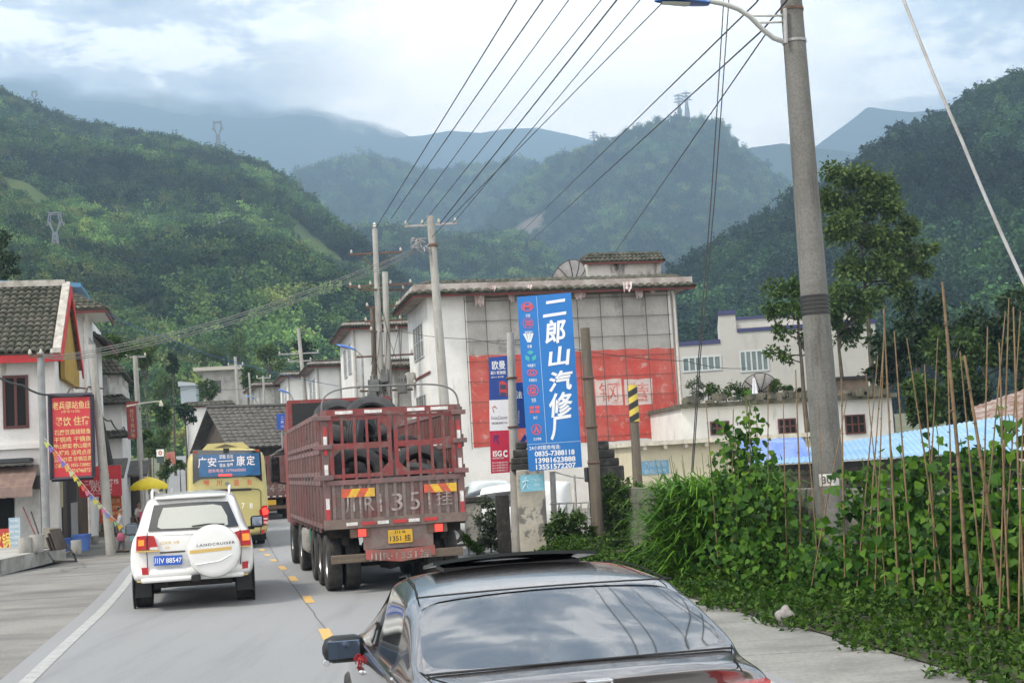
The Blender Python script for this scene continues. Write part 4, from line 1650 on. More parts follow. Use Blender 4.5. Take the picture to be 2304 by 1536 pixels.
tag(mb.build('tarpaulin', mat('crumpled_tarpaulin', (0.20, 0.22, 0.20), (0.08, 0.10, 0.09), sc=2, rough=.8), loc=TFR.o, rz=TFR.rz, smooth=60), 'crumpled grey tarpaulin heaped under the tyres on the truck', 'tarpaulin')

# ------------------------------------------------------------------ olive coach


def make_bus():
    z0 = zg(42)
    c = at(515, 1150, 42)
    org = Vector((c.x - .02, 42, z0))
    fr = Frame(org, math.radians(13.2))
    root = thing('coach', 'olive yellow coach with a blue advert in its rear window', 'bus', org, fr.rz)
    paint = mat('olive_yellow_paint', (0.50, 0.435, 0.17), rough=.4, coat=.25, var=.03, c2=(.44, .38, .16), sc=1.2)

    def ring(w, zb, zs, zt, zr):
        return [(0, zb), (w * .8, zb), (w * .97, zb + .06), (w, zb + .4), (w, zs), (w * .985, zs + .5), (w * .965, zt), (w * .88, zt + .16), (w * .6, zr - .05), (0, zr)]
    S = [(0.0, ring(1.16, .50, 1.5, 2.74, 2.98)), (0.16, ring(1.24, .42, 1.5, 2.86, 3.12)), (0.5, ring(1.26, .38, 1.5, 2.9, 3.2)), (1.2, ring(1.26, .36, 1.5, 2.92, 3.26)), (9.8, ring(1.26, .36, 1.5, 2.92, 3.26)),
         (10.3, ring(1.24, .36, 1.5, 2.85, 3.18)), (10.55, ring(1.14, .42, 1.5, 2.7, 3.0))]
    V, Fc, mi = loft_cage(S, lambda i, j: 0, lambda j: 0, lambda j: 0)
    K = len(S[0][1])
    n = 2 * K - 2
    cr = {}
    for a in range(n):
        cr[tuple(sorted((a, (a + 1) % n)))] = .45
    cage([('body', paint)], V, Fc, mi, 2, root, cr, smooth=50)
    mb = MB()
    mb.prism([(-.75, .6, 3.16), (.75, .6, 3.16), (.55, .6, 3.36), (-.55, .6, 3.36)], (0, 3.2, 0))
    mb.build('roof_unit', paint, root)
    mb = MB()
    mb.prism([(-.36, .585, 3.22), (.36, .585, 3.22), (.0, .585, 3.33)], (0, .03, 0))
    mb.build('roof_vent', mat('vent_grey', (0.10, 0.085, 0.05), rough=.7), root)
    yl = -.035
    mb = MB()
    panel(mb, fr, [(433, 1012), (586, 1012), (590, 1082), (580, 1075), (572, 1071), (452, 1077), (443, 1081), (434, 1088)], yl, .2)
    w = mb.build('rear_window', M_dglass, root)
    mb = MB()
    panel(mb, fr, [(446, 1023), (583, 1018), (586, 1068), (448, 1072)], yl - .006, .006)
    ad = mb.build('window_advert', mat('blue_advert', (0.02, 0.12, 0.27), (0.015, 0.085, 0.20), sc=3, rough=.25, coat=.5), w)
    mb = MB()

    def T(s, px, py, wpx, hpx, b=.02):
        k = 42 / 3000
        p = fr_pt(fr, px, py, yl - .010)
        mb.text(s, p, Vector((1, 0, -.02)), (0, 0, 1), 1, bold=b, fit=wpx * k, fith=hpx * k)
    T('广', 455, 1040, 19, 24)
    T('安', 477, 1039, 19, 21)
    T('康', 541.5, 1036, 19, 23)
    T('定', 564, 1035, 18, 22)
    T('武胜 岳池', 509, 1026.5, 30, 9)
    T('邻水 华蓥', 509, 1046, 30, 9)
    p0 = fr_pt(fr, 509, 1036.5, yl - .010)
    mb.prism([(p0.x - .24, p0.y, p0.z - .012), (p0.x + .24, p0.y, p0.z - .012), (p0.x + .24, p0.y, p0.z + .012), (p0.x + .17, p0.y, p0.z + .05), (p0.x + .19, p0.y, p0.z + .012), (p0.x - .24, p0.y, p0.z + .012)], (0, .003, 0))
    mb.build('advert_lettering', mat('pale_lettering', (0.78, 0.70, 0.70), rough=.5, var=.02), ad)
    mb = MB()
    T('服务电话: 13795600000', 511, 1057.5, 82, 8)
    mb.build('advert_phone_line', mat('pink_lettering', (0.66, 0.36, 0.42), rough=.5, var=.02), ad)
    mb = MB()
    panel(mb, fr, [(492, 1066.5), (522, 1065.5), (522, 1070), (492, 1071)], yl - .014, .03)
    mb.build('high_brake_light', M_redlit, root)
    for pts in ([(434, 1014), (445, 1014), (444, 1019), (435, 1021)], [(573, 1010), (584, 1010), (584, 1017), (574, 1015)]):
        mb = MB()
        panel(mb, fr, pts, yl - .01, .2)
        mb.build('marker_light', mat('dark_red_lens', (0.25, 0.05, 0.02), rough=.3), root)
    mb = MB()
    panel(mb, fr, [(502, 1008), (516, 1008), (515, 1019), (503, 1019)], yl - .05, .2)
    mb.build('reversing_camera', M_blackp, root)
    mb = MB()
    mb2 = MB()
    k = 42 / 3000
    for s, x, y, b in (('蜀', 464, 1087, 12), ('川', 493, 1086, 12), ('运', 532, 1085, 12), ('业', 561, 1083, 11)):
        p = fr_pt(fr, x, y, yl - .012)
        mb.text(s, p, (1, 0, -.02), (0, 0, 1), 1, bold=.02, fit=b * k, fith=(b + 1) * k)
    mb.build('company_lettering', mat('red_lettering', (0.52, 0.07, 0.03), rough=.5), root)
    p = fr_pt(fr, 511, 1087, yl - .02)
    mb = MB()
    mb.lathe([(0, -.02), (.05, -.02), (.062, .0), (.05, .03), (0, .03)], 20, Matrix.Translation(p) @ Matrix.Rotation(pi / 2, 4, 'X') @ Matrix.Diagonal((1.1, .8, 1, 1)))
    mb.build('round_badge', mat('badge_grey', (0.20, 0.23, 0.25), rough=.3, metal=.6), root)
    # engine cover seams and handle recess
    mb = MB()
    seam = [(442, 1105), (490, 1101), (560, 1098), (582, 1100), (587, 1106), (588, 1180), (586, 1200)]
    mb.tube([fr_pt(fr, x, y, -.022) for x, y in seam], .012, 5)
    mb.tube([fr_pt(fr, x, y, -.022) for x, y in [(458, 1106), (500, 1103), (566, 1100)]], .03, 5)
    mb.build('engine_cover_seam', M_blackp, root)
    mb = MB()
    mb.tube([fr_pt(fr, x, y, -.012) for x, y in [(560, 1183), (588, 1182), (604, 1180)]], .012, 5)
    mb.build('bumper_seam', M_blackp, root)
    mb = MB()
    for s, x in (('2', 500), ('7', 547), ('8', 565)):
        p = fr_pt(fr, x, 1137, yl - .012)
        mb.text(s, p, (1, 0, 0), (0, 0, 1), 1, bold=.01, fit=7 * k, fith=12 * k)
    mb.build('fleet_number', M_white, root)
    for flip in (False, True):
        def fx(pts):
            return [(1030 - x, y + 4) for x, y in pts][::-1] if flip else pts
        mb = MB()
        panel(mb, fr, fx([(583, 1148), (592, 1137), (600, 1136), (605, 1148), (603, 1172), (596, 1181), (587, 1182)]), -.01, .3)
        t = mb.build('tail_light', M_redlens, root)
        mb = MB()
        panel(mb, fr, fx([(589, 1144), (598, 1140), (604, 1148), (603, 1156), (592, 1158)]), -.016, .02)
        mb.build('brake_light', M_redlit, t)
        for yy in (1165, 1173):
            mb = MB()
            panel(mb, fr, fx([(584, yy), (602, yy - 1), (602, yy + 3), (585, yy + 4)]), -.016, .02)
            mb.build('reversing_light', mat('pinkish_lens', (0.62, .42, .42), rough=.2), t)
        mb = MB()
        panel(mb, fr, fx([(588, 1192), (596, 1190), (595, 1198), (589, 1200)]), -.03, .2)
        mb.build('bumper_reflector', M_redlens, root)
    for s in (-1, 1):
        for y in (2.9, 8.4):
            wheel(root, s * 1.08, y, .48, .48, .27)
            if y < 3:
                wheel(root, s * .76, y, .48, .48, .27, rim=False)
        mb = MB()
        mb.box((s * .98, 2.25, .36), (.5, .03, .42))
        mb.build('mud_flap', M_blackp, root)
        mb = MB()
        mb.bx(s * 1.262, s * 1.272, .9, 9.6, 1.65, 2.68)
        mb.build('side_window', M_dglass, root)
    mb = MB()
    mb.bx(-1.0, 1.0, .3, 9.8, .32, .5)
    mb.build('chassis', M_under, root)
    return root


make_bus()


def lorry(name, label, org, rz, front, parent_mat):
    """simple tipper lorry seen far off: cab, box body, wheels"""
    root = thing(name, label, 'truck', org, rz)
    k = -1 if front else 1    # front: cab faces the camera
    mb = MB()
    yb0 = 0 if not front else 2.0
    mb.bx(-1.22, 1.22, yb0, yb0 + 6.5, 1.05, 3.05 if not front else 2.9)
    for i in range(9):
        mb.bx(-1.27, 1.27, yb0 + .2 + i * .75, yb0 + .32 + i * .75, 1.0, 2.95)
    mb.build('box_body', parent_mat, root)
    cy = 0.9 if front else 7.4
    mb = MB()
    mb.box((0, cy, 1.95), (2.4, 1.8, 2.3), bev=.14)
    mb.build('cab', M_tredb, root, smooth=50)
    if front:
        mb = MB()
        mb.box((0, -.01, 2.32), (2.1, .05, .85), bev=.02)
        mb.build('windscreen', mat('pale_windscreen', (.16, .19, .19), rough=.05, coat=.5, var=0), root)
        mb = MB()
        mb.box((0, -.03, 1.5), (1.9, .06, .42), bev=.02)
        mb.build('grille', M_blackp, root)
        mb = MB()
        mb.box((0, -.06, .85), (2.44, .2, .4), bev=.04)
        mb.build('bumper', mat('salmon_bumper', (.45, .10, .08), rough=.5), root)
        for s in (-1, 1):
            mb = MB()
            mb.box((s * .95, -.17, .88), (.36, .04, .2), bev=.015)
            mb.build('headlight', M_clearl, root)
            mb = MB()
            mb.box((s * 1.38, .1, 2.2), (.2, .12, .6), bev=.03)
            mb.build('wing_mirror', M_blackp, root)
        mb = MB()
        mb.prism([(-1.1, .5, 3.1), (-1.1, 1.7, 3.1), (-1.1, 1.7, 3.85), (-1.1, 1.2, 3.8)], (2.2, 0, 0))
        mb.build('wind_deflector', mat('salmon_deflector', (.55, .13, .11), rough=.5), root)
        ys = (1.0, 5.4, 6.8)
    else:
        mb = MB()
        mb.bx(-1.15, 1.15, -.03, 0.0, 1.15, 1.9)
        g = mb.build('tailgate', M_tred, root)
        mb = MB()
        mb.text('川T 24·50', (-.0, -.036, 1.5), (1, 0, 0), (0, 0, 1), 1, bold=.01, fit=2.1, fith=.42)
        mb.build('tailgate_lettering', M_fade, g)
        mb = MB()
        mb.box((.2, .0, .82), (.5, .03, .24))
        mb.build('number_plate', M_platey, root)
        mb = MB()
        for i in range(8):
            mb.bx(-1.15 + i * .29, -1.0 + i * .29, -.036, -.03, 1.07, 1.13)
        mb.build('reflective_strip', M_retw, root)
        mb = MB()
        mb.bx(-1.2, 1.2, .0, .1, .5, .66)
        mb.build('rear_bumper', M_rust, root)
        ys = (1.1, 2.4, 6.9)
    mb = MB()
    mb.bx(-.8, .8, .3, 8, .7, 1.05)
    mb.build('chassis', M_under, root)
    for y in ys:
        for s in (-1, 1):
            wheel(root, s * 1.02, y, .5, .5, .3, rim=False, mt=M_rubber_d, n=20)
    return root


c = at(606, 1170, 64)
lorry('cargo_truck', 'old red cargo truck ahead, half hidden between the coach and the tyre truck', Vector((c.x - .1, 64, zg(64))), math.radians(13.5), False, M_tred)
c = at(403, 1022, 220)
lorry('cargo_truck', 'distant red lorry coming down the hill road towards the camera', Vector((c.x, 220, zg(220))), math.radians(14), True, mat('green_tarp_body', (.05, .13, .08), rough=.8))
# ------------------------------------------------------------------ buildings
M_tile = mat('mossy_grey_tile', (0.085, 0.078, 0.060), (0.042, 0.045, 0.030), sc=1.6, lo=.38, hi=.6, rough=.9, c3=(0.135, 0.13, 0.095), sc3=4, lo3=.55, hi3=.7, bump=.25, bsc=30, var=.25)
M_wwall = mat('whitewashed_wall', (0.72, 0.71, 0.68), (0.62, 0.61, 0.58), sc=.8, rough=.9, c3=(0.36, 0.34, 0.30), sc3=1.4, lo3=.60, hi3=.74, st3=(1.6, 1.6, .35), bump=.1, bsc=30, var=.05)
M_gwall = mat('bare_grey_render', (0.42, 0.40, 0.37), (0.30, 0.285, 0.26), sc=.6, lo=.4, hi=.62, rough=.95, c3=(0.13, 0.125, 0.115), sc3=.7, lo3=.58, hi3=.72, st3=(1, 1, .55), bump=.2, bsc=30, var=.1)
M_redpaint = mat('faded_red_wall_paint', (0.50, 0.075, 0.06), (0.48, 0.13, 0.105), sc=1.1, lo=.4, hi=.65, rough=.9, c3=(0.50, 0.36, 0.32), sc3=2.6, lo3=.57, hi3=.72, bump=.1, bsc=30, var=.1)
M_fascia = mat('dark_red_fascia', (0.17, 0.035, 0.03), (0.10, 0.05, 0.045), sc=3, rough=.8)
M_redfas = mat('bright_red_fascia', (0.52, 0.025, 0.03), (0.36, 0.03, 0.03), sc=2, rough=.6)
M_ochre = mat('ochre_gable_panel', (0.38, 0.24, 0.035), (0.26, 0.17, 0.04), sc=3, rough=.8)
M_wood = mat('weathered_dark_wood', (0.085, 0.065, 0.05), (0.045, 0.036, 0.03), sc=2, rough=.9, stretch=(3, 3, .5))
M_frame = mat('brown_window_frame', (0.11, 0.04, 0.035), rough=.6)
M_alu = mat('aluminium_frame', (0.55, 0.56, 0.57), rough=.4, metal=.3)
M_pane = mat('window_pane', (0.03, 0.035, 0.038), (0.05, 0.06, 0.062), sc=1, rough=.06, spec=.7, var=0)
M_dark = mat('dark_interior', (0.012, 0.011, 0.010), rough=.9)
M_brown_awn = mat('brown_sheet_awning', (0.22, 0.15, 0.12), (0.15, 0.10, 0.085), sc=2, rough=.6)
M_bluem = mat('blue_sheet_metal', (0.055, 0.17, 0.30), (0.08, 0.20, 0.33), sc=1, rough=.45)
M_darkstone = mat('blackened_stone', (0.045, 0.042, 0.038), (0.10, 0.095, 0.085), sc=5, lo=.5, hi=.68, rough=.95, bump=.5, bsc=18)


def tile_slope(mb, A, B, C, D, cols, rows, h=.06, step=.035, seed=0):
    """barrel tiles laid from eave A-B up to D-C"""
    A, B, C, D = map(Vector, (A, B, C, D))
    N = (B - A).cross(D - A).normalized()
    if N.z < 0:
        N = -N
    R = random.Random(seed)
    K = 4
    for r in range(rows):
        g = []
        for e in (0, 1):
            row = []
            v = (r + e * 1.12) / rows
            for c in range(cols):
                j = R.uniform(-.012, .012)
                for k in range(K):
                    u = (c + k / K) / cols
                    p = A.lerp(B, u).lerp(D.lerp(C, u), min(v, 1.0))
                    row.append(p + N * (h * math.sin(pi * k / K) ** .8 * (1.25 - .3 * e) + (step if e == 0 else 0) + j))
            u = 1.0
            row.append(B.lerp(C, min(v, 1.0)) + N * (step if e == 0 else 0))
            g.append(row)
        base = [p - N * (step + .03) for p in g[0]]
        mb.grid([base, g[0], g[1]])
    # solid underside
    low = [q - N * .06 for q in (A, B, C, D)]
    mb.add([A, B, C, D] + low, [(7, 6, 5, 4), (0, 4, 5, 1), (1, 5, 6, 2), (3, 2, 6, 7), (0, 3, 7, 4)])


def window(parent, x0, x1, z0, z1, y, nx=2, nz=1, fm=None, pm=None, depth=.05, face=-1, axis='x', name='window', t=.05):
    """frame with bars standing proud of the wall; the panes a sub-part. axis 'x': in the front wall; 'y': in a side wall (x is then y)"""
    def b(mb, a0, a1, c0, c1, d0, d1):
        if axis == 'x':
            mb.bx(a0, a1, d0, d1, c0, c1)
        else:
            mb.bx(d0, d1, a0, a1, c0, c1)
    o0, o1 = (y - depth, y + .04) if face < 0 else (y - .04, y + depth)
    mb = MB()
    b(mb, x0, x1, z0, z0 + t, o0, o1)
    b(mb, x0, x1, z1 - t, z1, o0, o1)
    for k in range(nx + 1):
        x = x0 + (x1 - x0 - t) * k / nx
        b(mb, x, x + t, z0 + t, z1 - t, o0, o1)
    for k in range(1, nz):
        z = z0 + (z1 - z0) * k / nz
        b(mb, x0 + t, x1 - t, z - t / 2, z + t / 2, o0 + .012, o1 - .012)
    w = mb.build(name, fm or M_frame, parent)
    mb = MB()
    g = y + face * .012
    b(mb, x0 + t * .5, x1 - t * .5, z0 + t * .5, z1 - t * .5, g - .008, g + .008)
    mb.build('pane', pm or M_pane, w)
    return w


def eave(mb, x0, x1, y0, y1, z0, z1, over, cols, rows, rise, sides='flr', ins=.0):
    """tiled skirt roof round a flat-topped block"""
    fo, lo_, ro, bo = [over if c in sides else 0 for c in 'flrb']
    A, B = (x0 - lo_, y0 - fo, z0), (x1 + ro, y0 - fo, z0)
    C, D = (x1, y0 + ins, z0 + rise), (x0, y0 + ins, z0 + rise)
    tile_slope(mb, A, B, C, D, cols, rows, seed=1)
    n2 = max(3, int(cols * (y1 - y0) / (x1 - x0)))
    if 'l' in sides:
        tile_slope(mb, (x0 - lo_, y1 + bo, z0), (x0 - lo_, y0 - fo, z0), (x0, y0 + ins, z0 + rise), (x0, y1, z0 + rise), n2, rows, seed=2)
    if 'r' in sides:
        tile_slope(mb, (x1 + ro, y0 - fo, z0), (x1 + ro, y1 + bo, z0), (x1, y1, z0 + rise), (x1, y0 + ins, z0 + rise), n2, rows, seed=3)


# ---- the repair shop: three storeys, bare side wall with a painted red band
org = at(985, 1150, 56)
org.z = zg(56) - .05
FF = Frame(org, math.radians(12))
shop = thing('house', 'three-storey tile-edged house whose side wall carries a faded red painted band', 'house', org, FF.rz)
wx1 = FF.hit(1529, 800)[0]
dep = 6.5
ztop = FF.hit(1060, 668)[1] + .1
gz0 = FF.hit(1060, 800)[1]      # top of red band
gz1 = FF.hit(1060, 1008)[1]
gx0 = FF.hit(1055, 800)[0]
gx1 = FF.hit(1511, 800)[0]
mb = MB()
mb.bx(0, wx1, 0, dep, -.5, ztop)
mb.build('wall', M_wwall, shop)
mb = MB()
mb.bx(gx0, gx1, -.012, -.0, gz0, ztop)
mb.build('bare_render', M_gwall, shop)
mb = MB()
n = 24
rows = [[], []]
R = random.Random(5)
pts = [(gx0 + (gx1 + .12 - gx0) * k / n, -.014, gz1 + R.uniform(-.05, .05)) for k in range(n + 1)] + [(gx0 + (gx1 + .12 - gx0) * k / n, -.014, gz0 + R.uniform(-.03, .03)) for k in range(n, -1, -1)]
mb.prism(pts, (0, .012, 0))
mb.build('painted_band', M_redpaint, shop)
mb = MB()
mb.bx(gx1 + .12, wx1, -.013, 0, 0, ztop)
mb.build('corner_strip', mat('grey_corner', (.40, .39, .36), (.30, .29, .27), sc=2, rough=.95), shop)
ghost = mat('worn_white_paint', (0.62, 0.52, 0.49), (0.56, 0.28, 0.24), sc=3, lo=.5, hi=.7, rough=.9)
for i, (x0, x1, ch) in enumerate(((1342, 1396, '钢'), (1408, 1466, '营'), (1305, 1330, '电'))):
    a, c0 = FF.hit(x0, 912)
    b, c1 = FF.hit(x1, 852)
    if i == 2:
        continue
    mb = MB()
    P = [(a + R.uniform(-.04, .04) + (b - a) * t, -.017, c0 + R.uniform(-.03, .03)) for t in (0, .25, .5, .75, 1)] + [(a + (b - a) * t + R.uniform(-.04, .04), -.017, c1 + R.uniform(-.03, .03)) for t in (1, .75, .5, .25, 0)]
    mb.prism(P, (0, .01, 0))
    pb = mb.build('painted_character', ghost, shop)
    mb = MB()
    mb.text(ch, ((a + b) / 2, -.021, (c0 + c1) / 2), (1, 0, 0), (0, 0, 1), 1, bold=.05 if i else .0, fit=(b - a) * .74, fith=(c1 - c0) * .74)
    mb.build('character_stroke', mat('worn_red_stroke', (.52, .12, .09), (.56, .32, .28), sc=4, lo=.4, hi=.6, rough=.9), pb)
# the rusted billboard frame left on the wall
bt = mat('rusty_batten', (0.085, 0.07, 0.062), (0.13, 0.10, 0.085), sc=5, rough=.9)
for px in (1050, 1097, 1152, 1202, 1255, 1304, 1356, 1406, 1458, 1508):
    x = FF.hit(px, 800)[0]
    mb = MB()
    mb.bx(x - .013, x + .013, -.13, -.105, gz1 - .05, ztop - .12)
    mb.build('batten', bt, shop)
for k in range(8):
    z = gz1 + .2 + (ztop - .5 - gz1) * k / 7
    mb = MB()
    mb.bx(gx0 - .1, gx1 + .05, -.104, -.08, z - .010, z + .010)
    mb.build('batten', bt, shop)
mb = MB()
x, z = FF.hit(1513, 660)
mb.tube([(x - .05, -.11, ztop - .12), (x, -.11, ztop - .35), (x, -.11, .2)], .055, 8)
mb.build('downpipe', mat('white_pipe', (.66, .60, .55), (.5, .42, .38), sc=3, rough=.7), shop)
mb = MB()
mb.tube([(gx0 + .5, -.2, ztop - .17), (gx1, -.2, ztop - .12)], .03, 6)
mb.build('gutter_pole', M_rust, shop)
mb = MB()
eave(mb, 0, wx1, 0, dep, ztop, ztop, .75, 34, 3, .62, 'flr')
mb.build('roof', M_tile, shop)
mb = MB()
mb.bx(-.68, wx1 + .68, -.68, -.62, ztop - .13, ztop - .03)
mb.bx(-.68, -.62, -.62, dep, ztop - .13, ztop - .03)
mb.build('fascia', M_fascia, shop)
mb = MB()
mb.bx(-.62, wx1 + .6, -.62, dep, ztop - .03, ztop + .42)
mb.build('soffit', mat('stained_soffit', (.42, .38, .35), (.25, .2, .18), sc=2, rough=.9), shop)
for z0, z1 in ((FF.hitx(966, 795)[1], FF.hitx(966, 712)[1]), (FF.hitx(966, 965)[1], FF.hitx(966, 882)[1])):
    window(shop, 1.5, 4.6, z0, z1, 0, 4, 2, M_alu, mat('greenish_pane', (.09, .11, .10), (.14, .15, .13), sc=1, rough=.1, var=0), face=-1, axis='y')
for q, (y_, z_) in enumerate(((.75, 3.4), (5.0, 6.2))):
    mb = MB()
    mb.box((-.22, y_, z_), (.36, .8, .6), bev=.03)
    ac = mb.build('air_conditioner', mat('grubby_ac_white', (.5, .49, .46), (.36, .35, .33), sc=4, rough=.6), shop)
    mb = MB()
    mb.lathe([(0, 0), (.2, 0), (.22, .015), (0, .03)], 18, Matrix.Translation((-.405, y_, z_)) @ Matrix.Rotation(-pi / 2, 4, 'Y'))
    mb.build('fan_grille', M_black, ac)
mb = MB()
zb = FF.hitx(966, 838)[1]
mb.bx(-.05, 0, -.02, dep, zb - .05, zb + .05)
mb.build('string_course', M_fascia, shop)
# stair hut on the roof
hx0, hx1 = FF.hit(1322, 600, 3)[0], FF.hit(1487, 600, 3)[0]
hz = FF.hit(1400, 590, 3)[1]
mb = MB()
mb.bx(hx0, hx1, 3, 5.5, ztop, hz)
hut = mb.build('stair_hut', mat('sooty_wall', (.46, .44, .41), (.36, .33, .30), sc=1, rough=.95, c3=(.03, .03, .03), sc3=.55, lo3=.46, hi3=.54, st3=(1, 1, .4)), shop)
mb = MB()
rz_ = FF.hit(1400, 568, 3.2)[1] - hz
tile_slope(mb, (hx0 - .4, 2.7, hz), (hx1 + .15, 2.7, hz), (hx1 + .1, 3.3, hz + rz_), (hx0 + .1, 3.3, hz + rz_), 18, 3, seed=4)
tile_slope(mb, (hx1 + .1, 5.7, hz), (hx0 - .4, 5.7, hz), (hx0 + .1, 3.3, hz + rz_), (hx1 + .1, 3.3, hz + rz_), 18, 3, seed=5)
mb.build('hut_roof', M_tile, hut)
mb = MB()
mb.bx(hx0 - .35, hx1 + .1, 2.72, 2.78, hz - .1, hz - .01)
mb.build('hut_fascia', M_fascia, hut)


def dish(label, loc, rz, R_, tilt, m, group='mesh satellite dishes on roofs'):
    root = thing('satellite_dish', label, 'dish', loc, rz, group)
    M = Matrix.Translation((0, 0, R_ * .9)) @ Matrix.Rotation(math.radians(tilt), 4, 'X')
    mb = MB()
    mb.lathe([(0.02, 0), (R_ * .35, R_ * .04), (R_ * .7, R_ * .15), (R_, R_ * .32)], 28, M)
    mb.lathe([(0.02, -.012), (R_ * .35, R_ * .04 - .012), (R_ * .7, R_ * .15 - .012), (R_, R_ * .32 - .012)], 28, M)
    b = mb.build('reflector', m, root, smooth=60)
    mb = MB()
    for k in range(10):
        a = 2 * pi * k / 10
        for o_ in (.018, -.03):
            mb.tube([M @ Vector((r * math.cos(a), r * math.sin(a), h + o_)) for r, h in ((.03, 0), (R_ * .35, R_ * .04), (R_ * .7, R_ * .15), (R_, R_ * .32))], .018, 4)
    mb.tube([M @ Vector((R_ * math.cos(2 * pi * k / 28), R_ * math.sin(2 * pi * k / 28), R_ * .32)) for k in range(29)], .02, 5)
    mb.build('rib', M_black, root)
    mb = MB()
    mb.tube([(0, 0, 0), (0, 0, R_ * .88)], .06, 8)
    mb.tube([(-.5, .5, 0), (0, 0, R_ * .5), (.5, .5, 0)], .03, 6)
    mb.build('mount', M_rust, root)
    return root


M_dish = mat('grey_mesh_dish', (.40, .38, .36), (.30, .28, .27), sc=3, rough=.8)
x, z = FF.hit(1288, 628, 2.0)
dish('large mesh satellite dish beside the hut on the red-banded house roof', FF.world(x, 2.0, ztop - .3), FF.rz + .5, 1.02, -62, M_dish)
# torn cloth left hanging under the eave
M_cloth = mat('torn_pinkish_cloth', (.66, .58, .56), (.5, .36, .35), sc=4, rough=.9)
for i, (px, w, dr) in enumerate(((1078, 24, 28), (1105, 12, 12), (1150, 14, 20), (1185, 14, 10), (1305, 30, 18), (1405, 22, 24), (1438, 20, 20), (1468, 14, 12))):
    x, z = FF.hit(px, 664, -.3)
    k = 56 / 3000
    mb = MB()
    R = random.Random(i)
    rows = [[(x + (u / 8 - .5) * w * k * (1 - .35 * v / 3 * R.random()), -.3 - .04 * math.sin(u * 1.7 + v), ztop - .06 - dr * k * (v / 3) * (R.uniform(.35, 1.1) if v == 3 else 1)) for u in range(9)] for v in range(4)]
    if i in (1, 3, 5):
        rows = [[(p[0], p[1] - .5, p[2] + .30) for p in r] for r in rows]
    mb.grid(rows)
    rows2 = [[(p[0], p[1] + .012, p[2]) for p in r][::-1] for r in rows]
    mb.grid(rows2)
    o = mb.build('cloth_scrap', M_cloth, loc=FF.o, rz=FF.rz)
    tag(o, ['torn pinkish cloth scrap hanging at the left end of the shop eave', 'small white rag caught on the tiles left of the blue banner', 'cloth scrap hanging just left of the blue banner top', 'white rag on the tiles just above the blue banner',
            'wide cloth shred hanging right of the blue banner top', 'white rag caught on the tiles at the middle of the right eave', 'long ragged cloth shred under the right part of the eave', 'small cloth shred nearest the white downpipe'][i], 'cloth', 'torn cloth scraps along the shop eave')

# ---- white row houses further up the street, right side


def row_house(label, px_corner, Y, rz, px_r, py_eave, dep, cols, wins=(), py_t=None, mroof=None, storeys=3, wallm=None, over=.6):
    o = at(px_corner, 1000, Y)
    o.z = zg(Y) - .1
    fr = Frame(o, math.radians(rz))
    root = thing('house', label, 'house', o, fr.rz, None)
    w = fr.hit(px_r, py_eave)[0]
    h = fr.hit((px_corner + px_r) / 2, py_eave)[1]
    mb = MB()
    mb.bx(0, w, 0, dep, -.6, h)
    mb.build('wall', wallm or M_wwall, root)
    mb = MB()
    eave(mb, 0, w, 0, dep, h, h, over, cols, 3, .4, 'flr')
    mb.build('roof', mroof or M_tile, root)
    mb = MB()
    mb.bx(-over + .06, w + over - .06, -over + .06, -over + .11, h - .13, h - .03)
    mb.bx(-over + .06, -over + .11, -over + .11, dep, h - .13, h - .03)
    mb.build('fascia', M_fascia, root)
    mb = MB()
    mb.bx(-over + .11, w + over - .1, -over + .11, dep, h - .03, h + .25)
    mb.build('soffit', MATS['stained_soffit'], root)
    mb = MB()
    mb.tube([(.12, -.07, h - .1), (.12, -.07, 0)], .05, 6)
    mb.tube([(w * .6, -.07, h - .1), (w * .6, -.07, 0)], .045, 6)
    mb.build('downpipe', M_gwall, root)
    for k in range(storeys):
        z0 = h - 2.9 - 3.15 * k
        if z0 < 0:
            break
        for y0, y1 in ((.8, 2.6), (3.6, 5.4)):
            if y1 < dep:
                window(root, y0, y1, z0 + .6, z0 + 2.2, 0, 3, 2, M_alu, MATS['greenish_pane'], axis='y')
    for (x0, x1, z0, z1) in wins:
        a, c = fr.hit(x0, z1)
        b, d = fr.hit(x1, z0)
        window(root, a, b, c, d, 0, 2, 1)
    return root, fr, w, h


row_house('white three-storey row house with tiled eaves directly behind the twin utility poles', 803, 70, 12, 968, 735, 8, 34)
row_house('low grey-white annex with a mossy roof edge left of the red-banded house', 893, 63, 12, 960, 826, 4, 14, storeys=0, wallm=mat('grey_white_wall', (.58, .57, .54), (.42, .41, .38), sc=.8, rough=.9, c3=(.25, .24, .22), sc3=1.5, lo3=.55, hi3=.7))
row_house('white row house with a tiled eave behind the street lamp with the blue head', 718, 86, 13, 800, 822, 8, 20)
row_house('small white row house farthest up the right side of the street', 652, 104, 14, 712, 845, 8, 14)
row_house('white house wall with a grey cornice above the black wooden house', 421, 122, 10, 520, 912, 7, 10, storeys=0, over=.3)
row_house('old white house squeezed behind the dark wooden roof and the blue road sign', 585, 112, 16, 642, 868, 8, 10, storeys=1, wallm=MATS['grey_white_wall'])


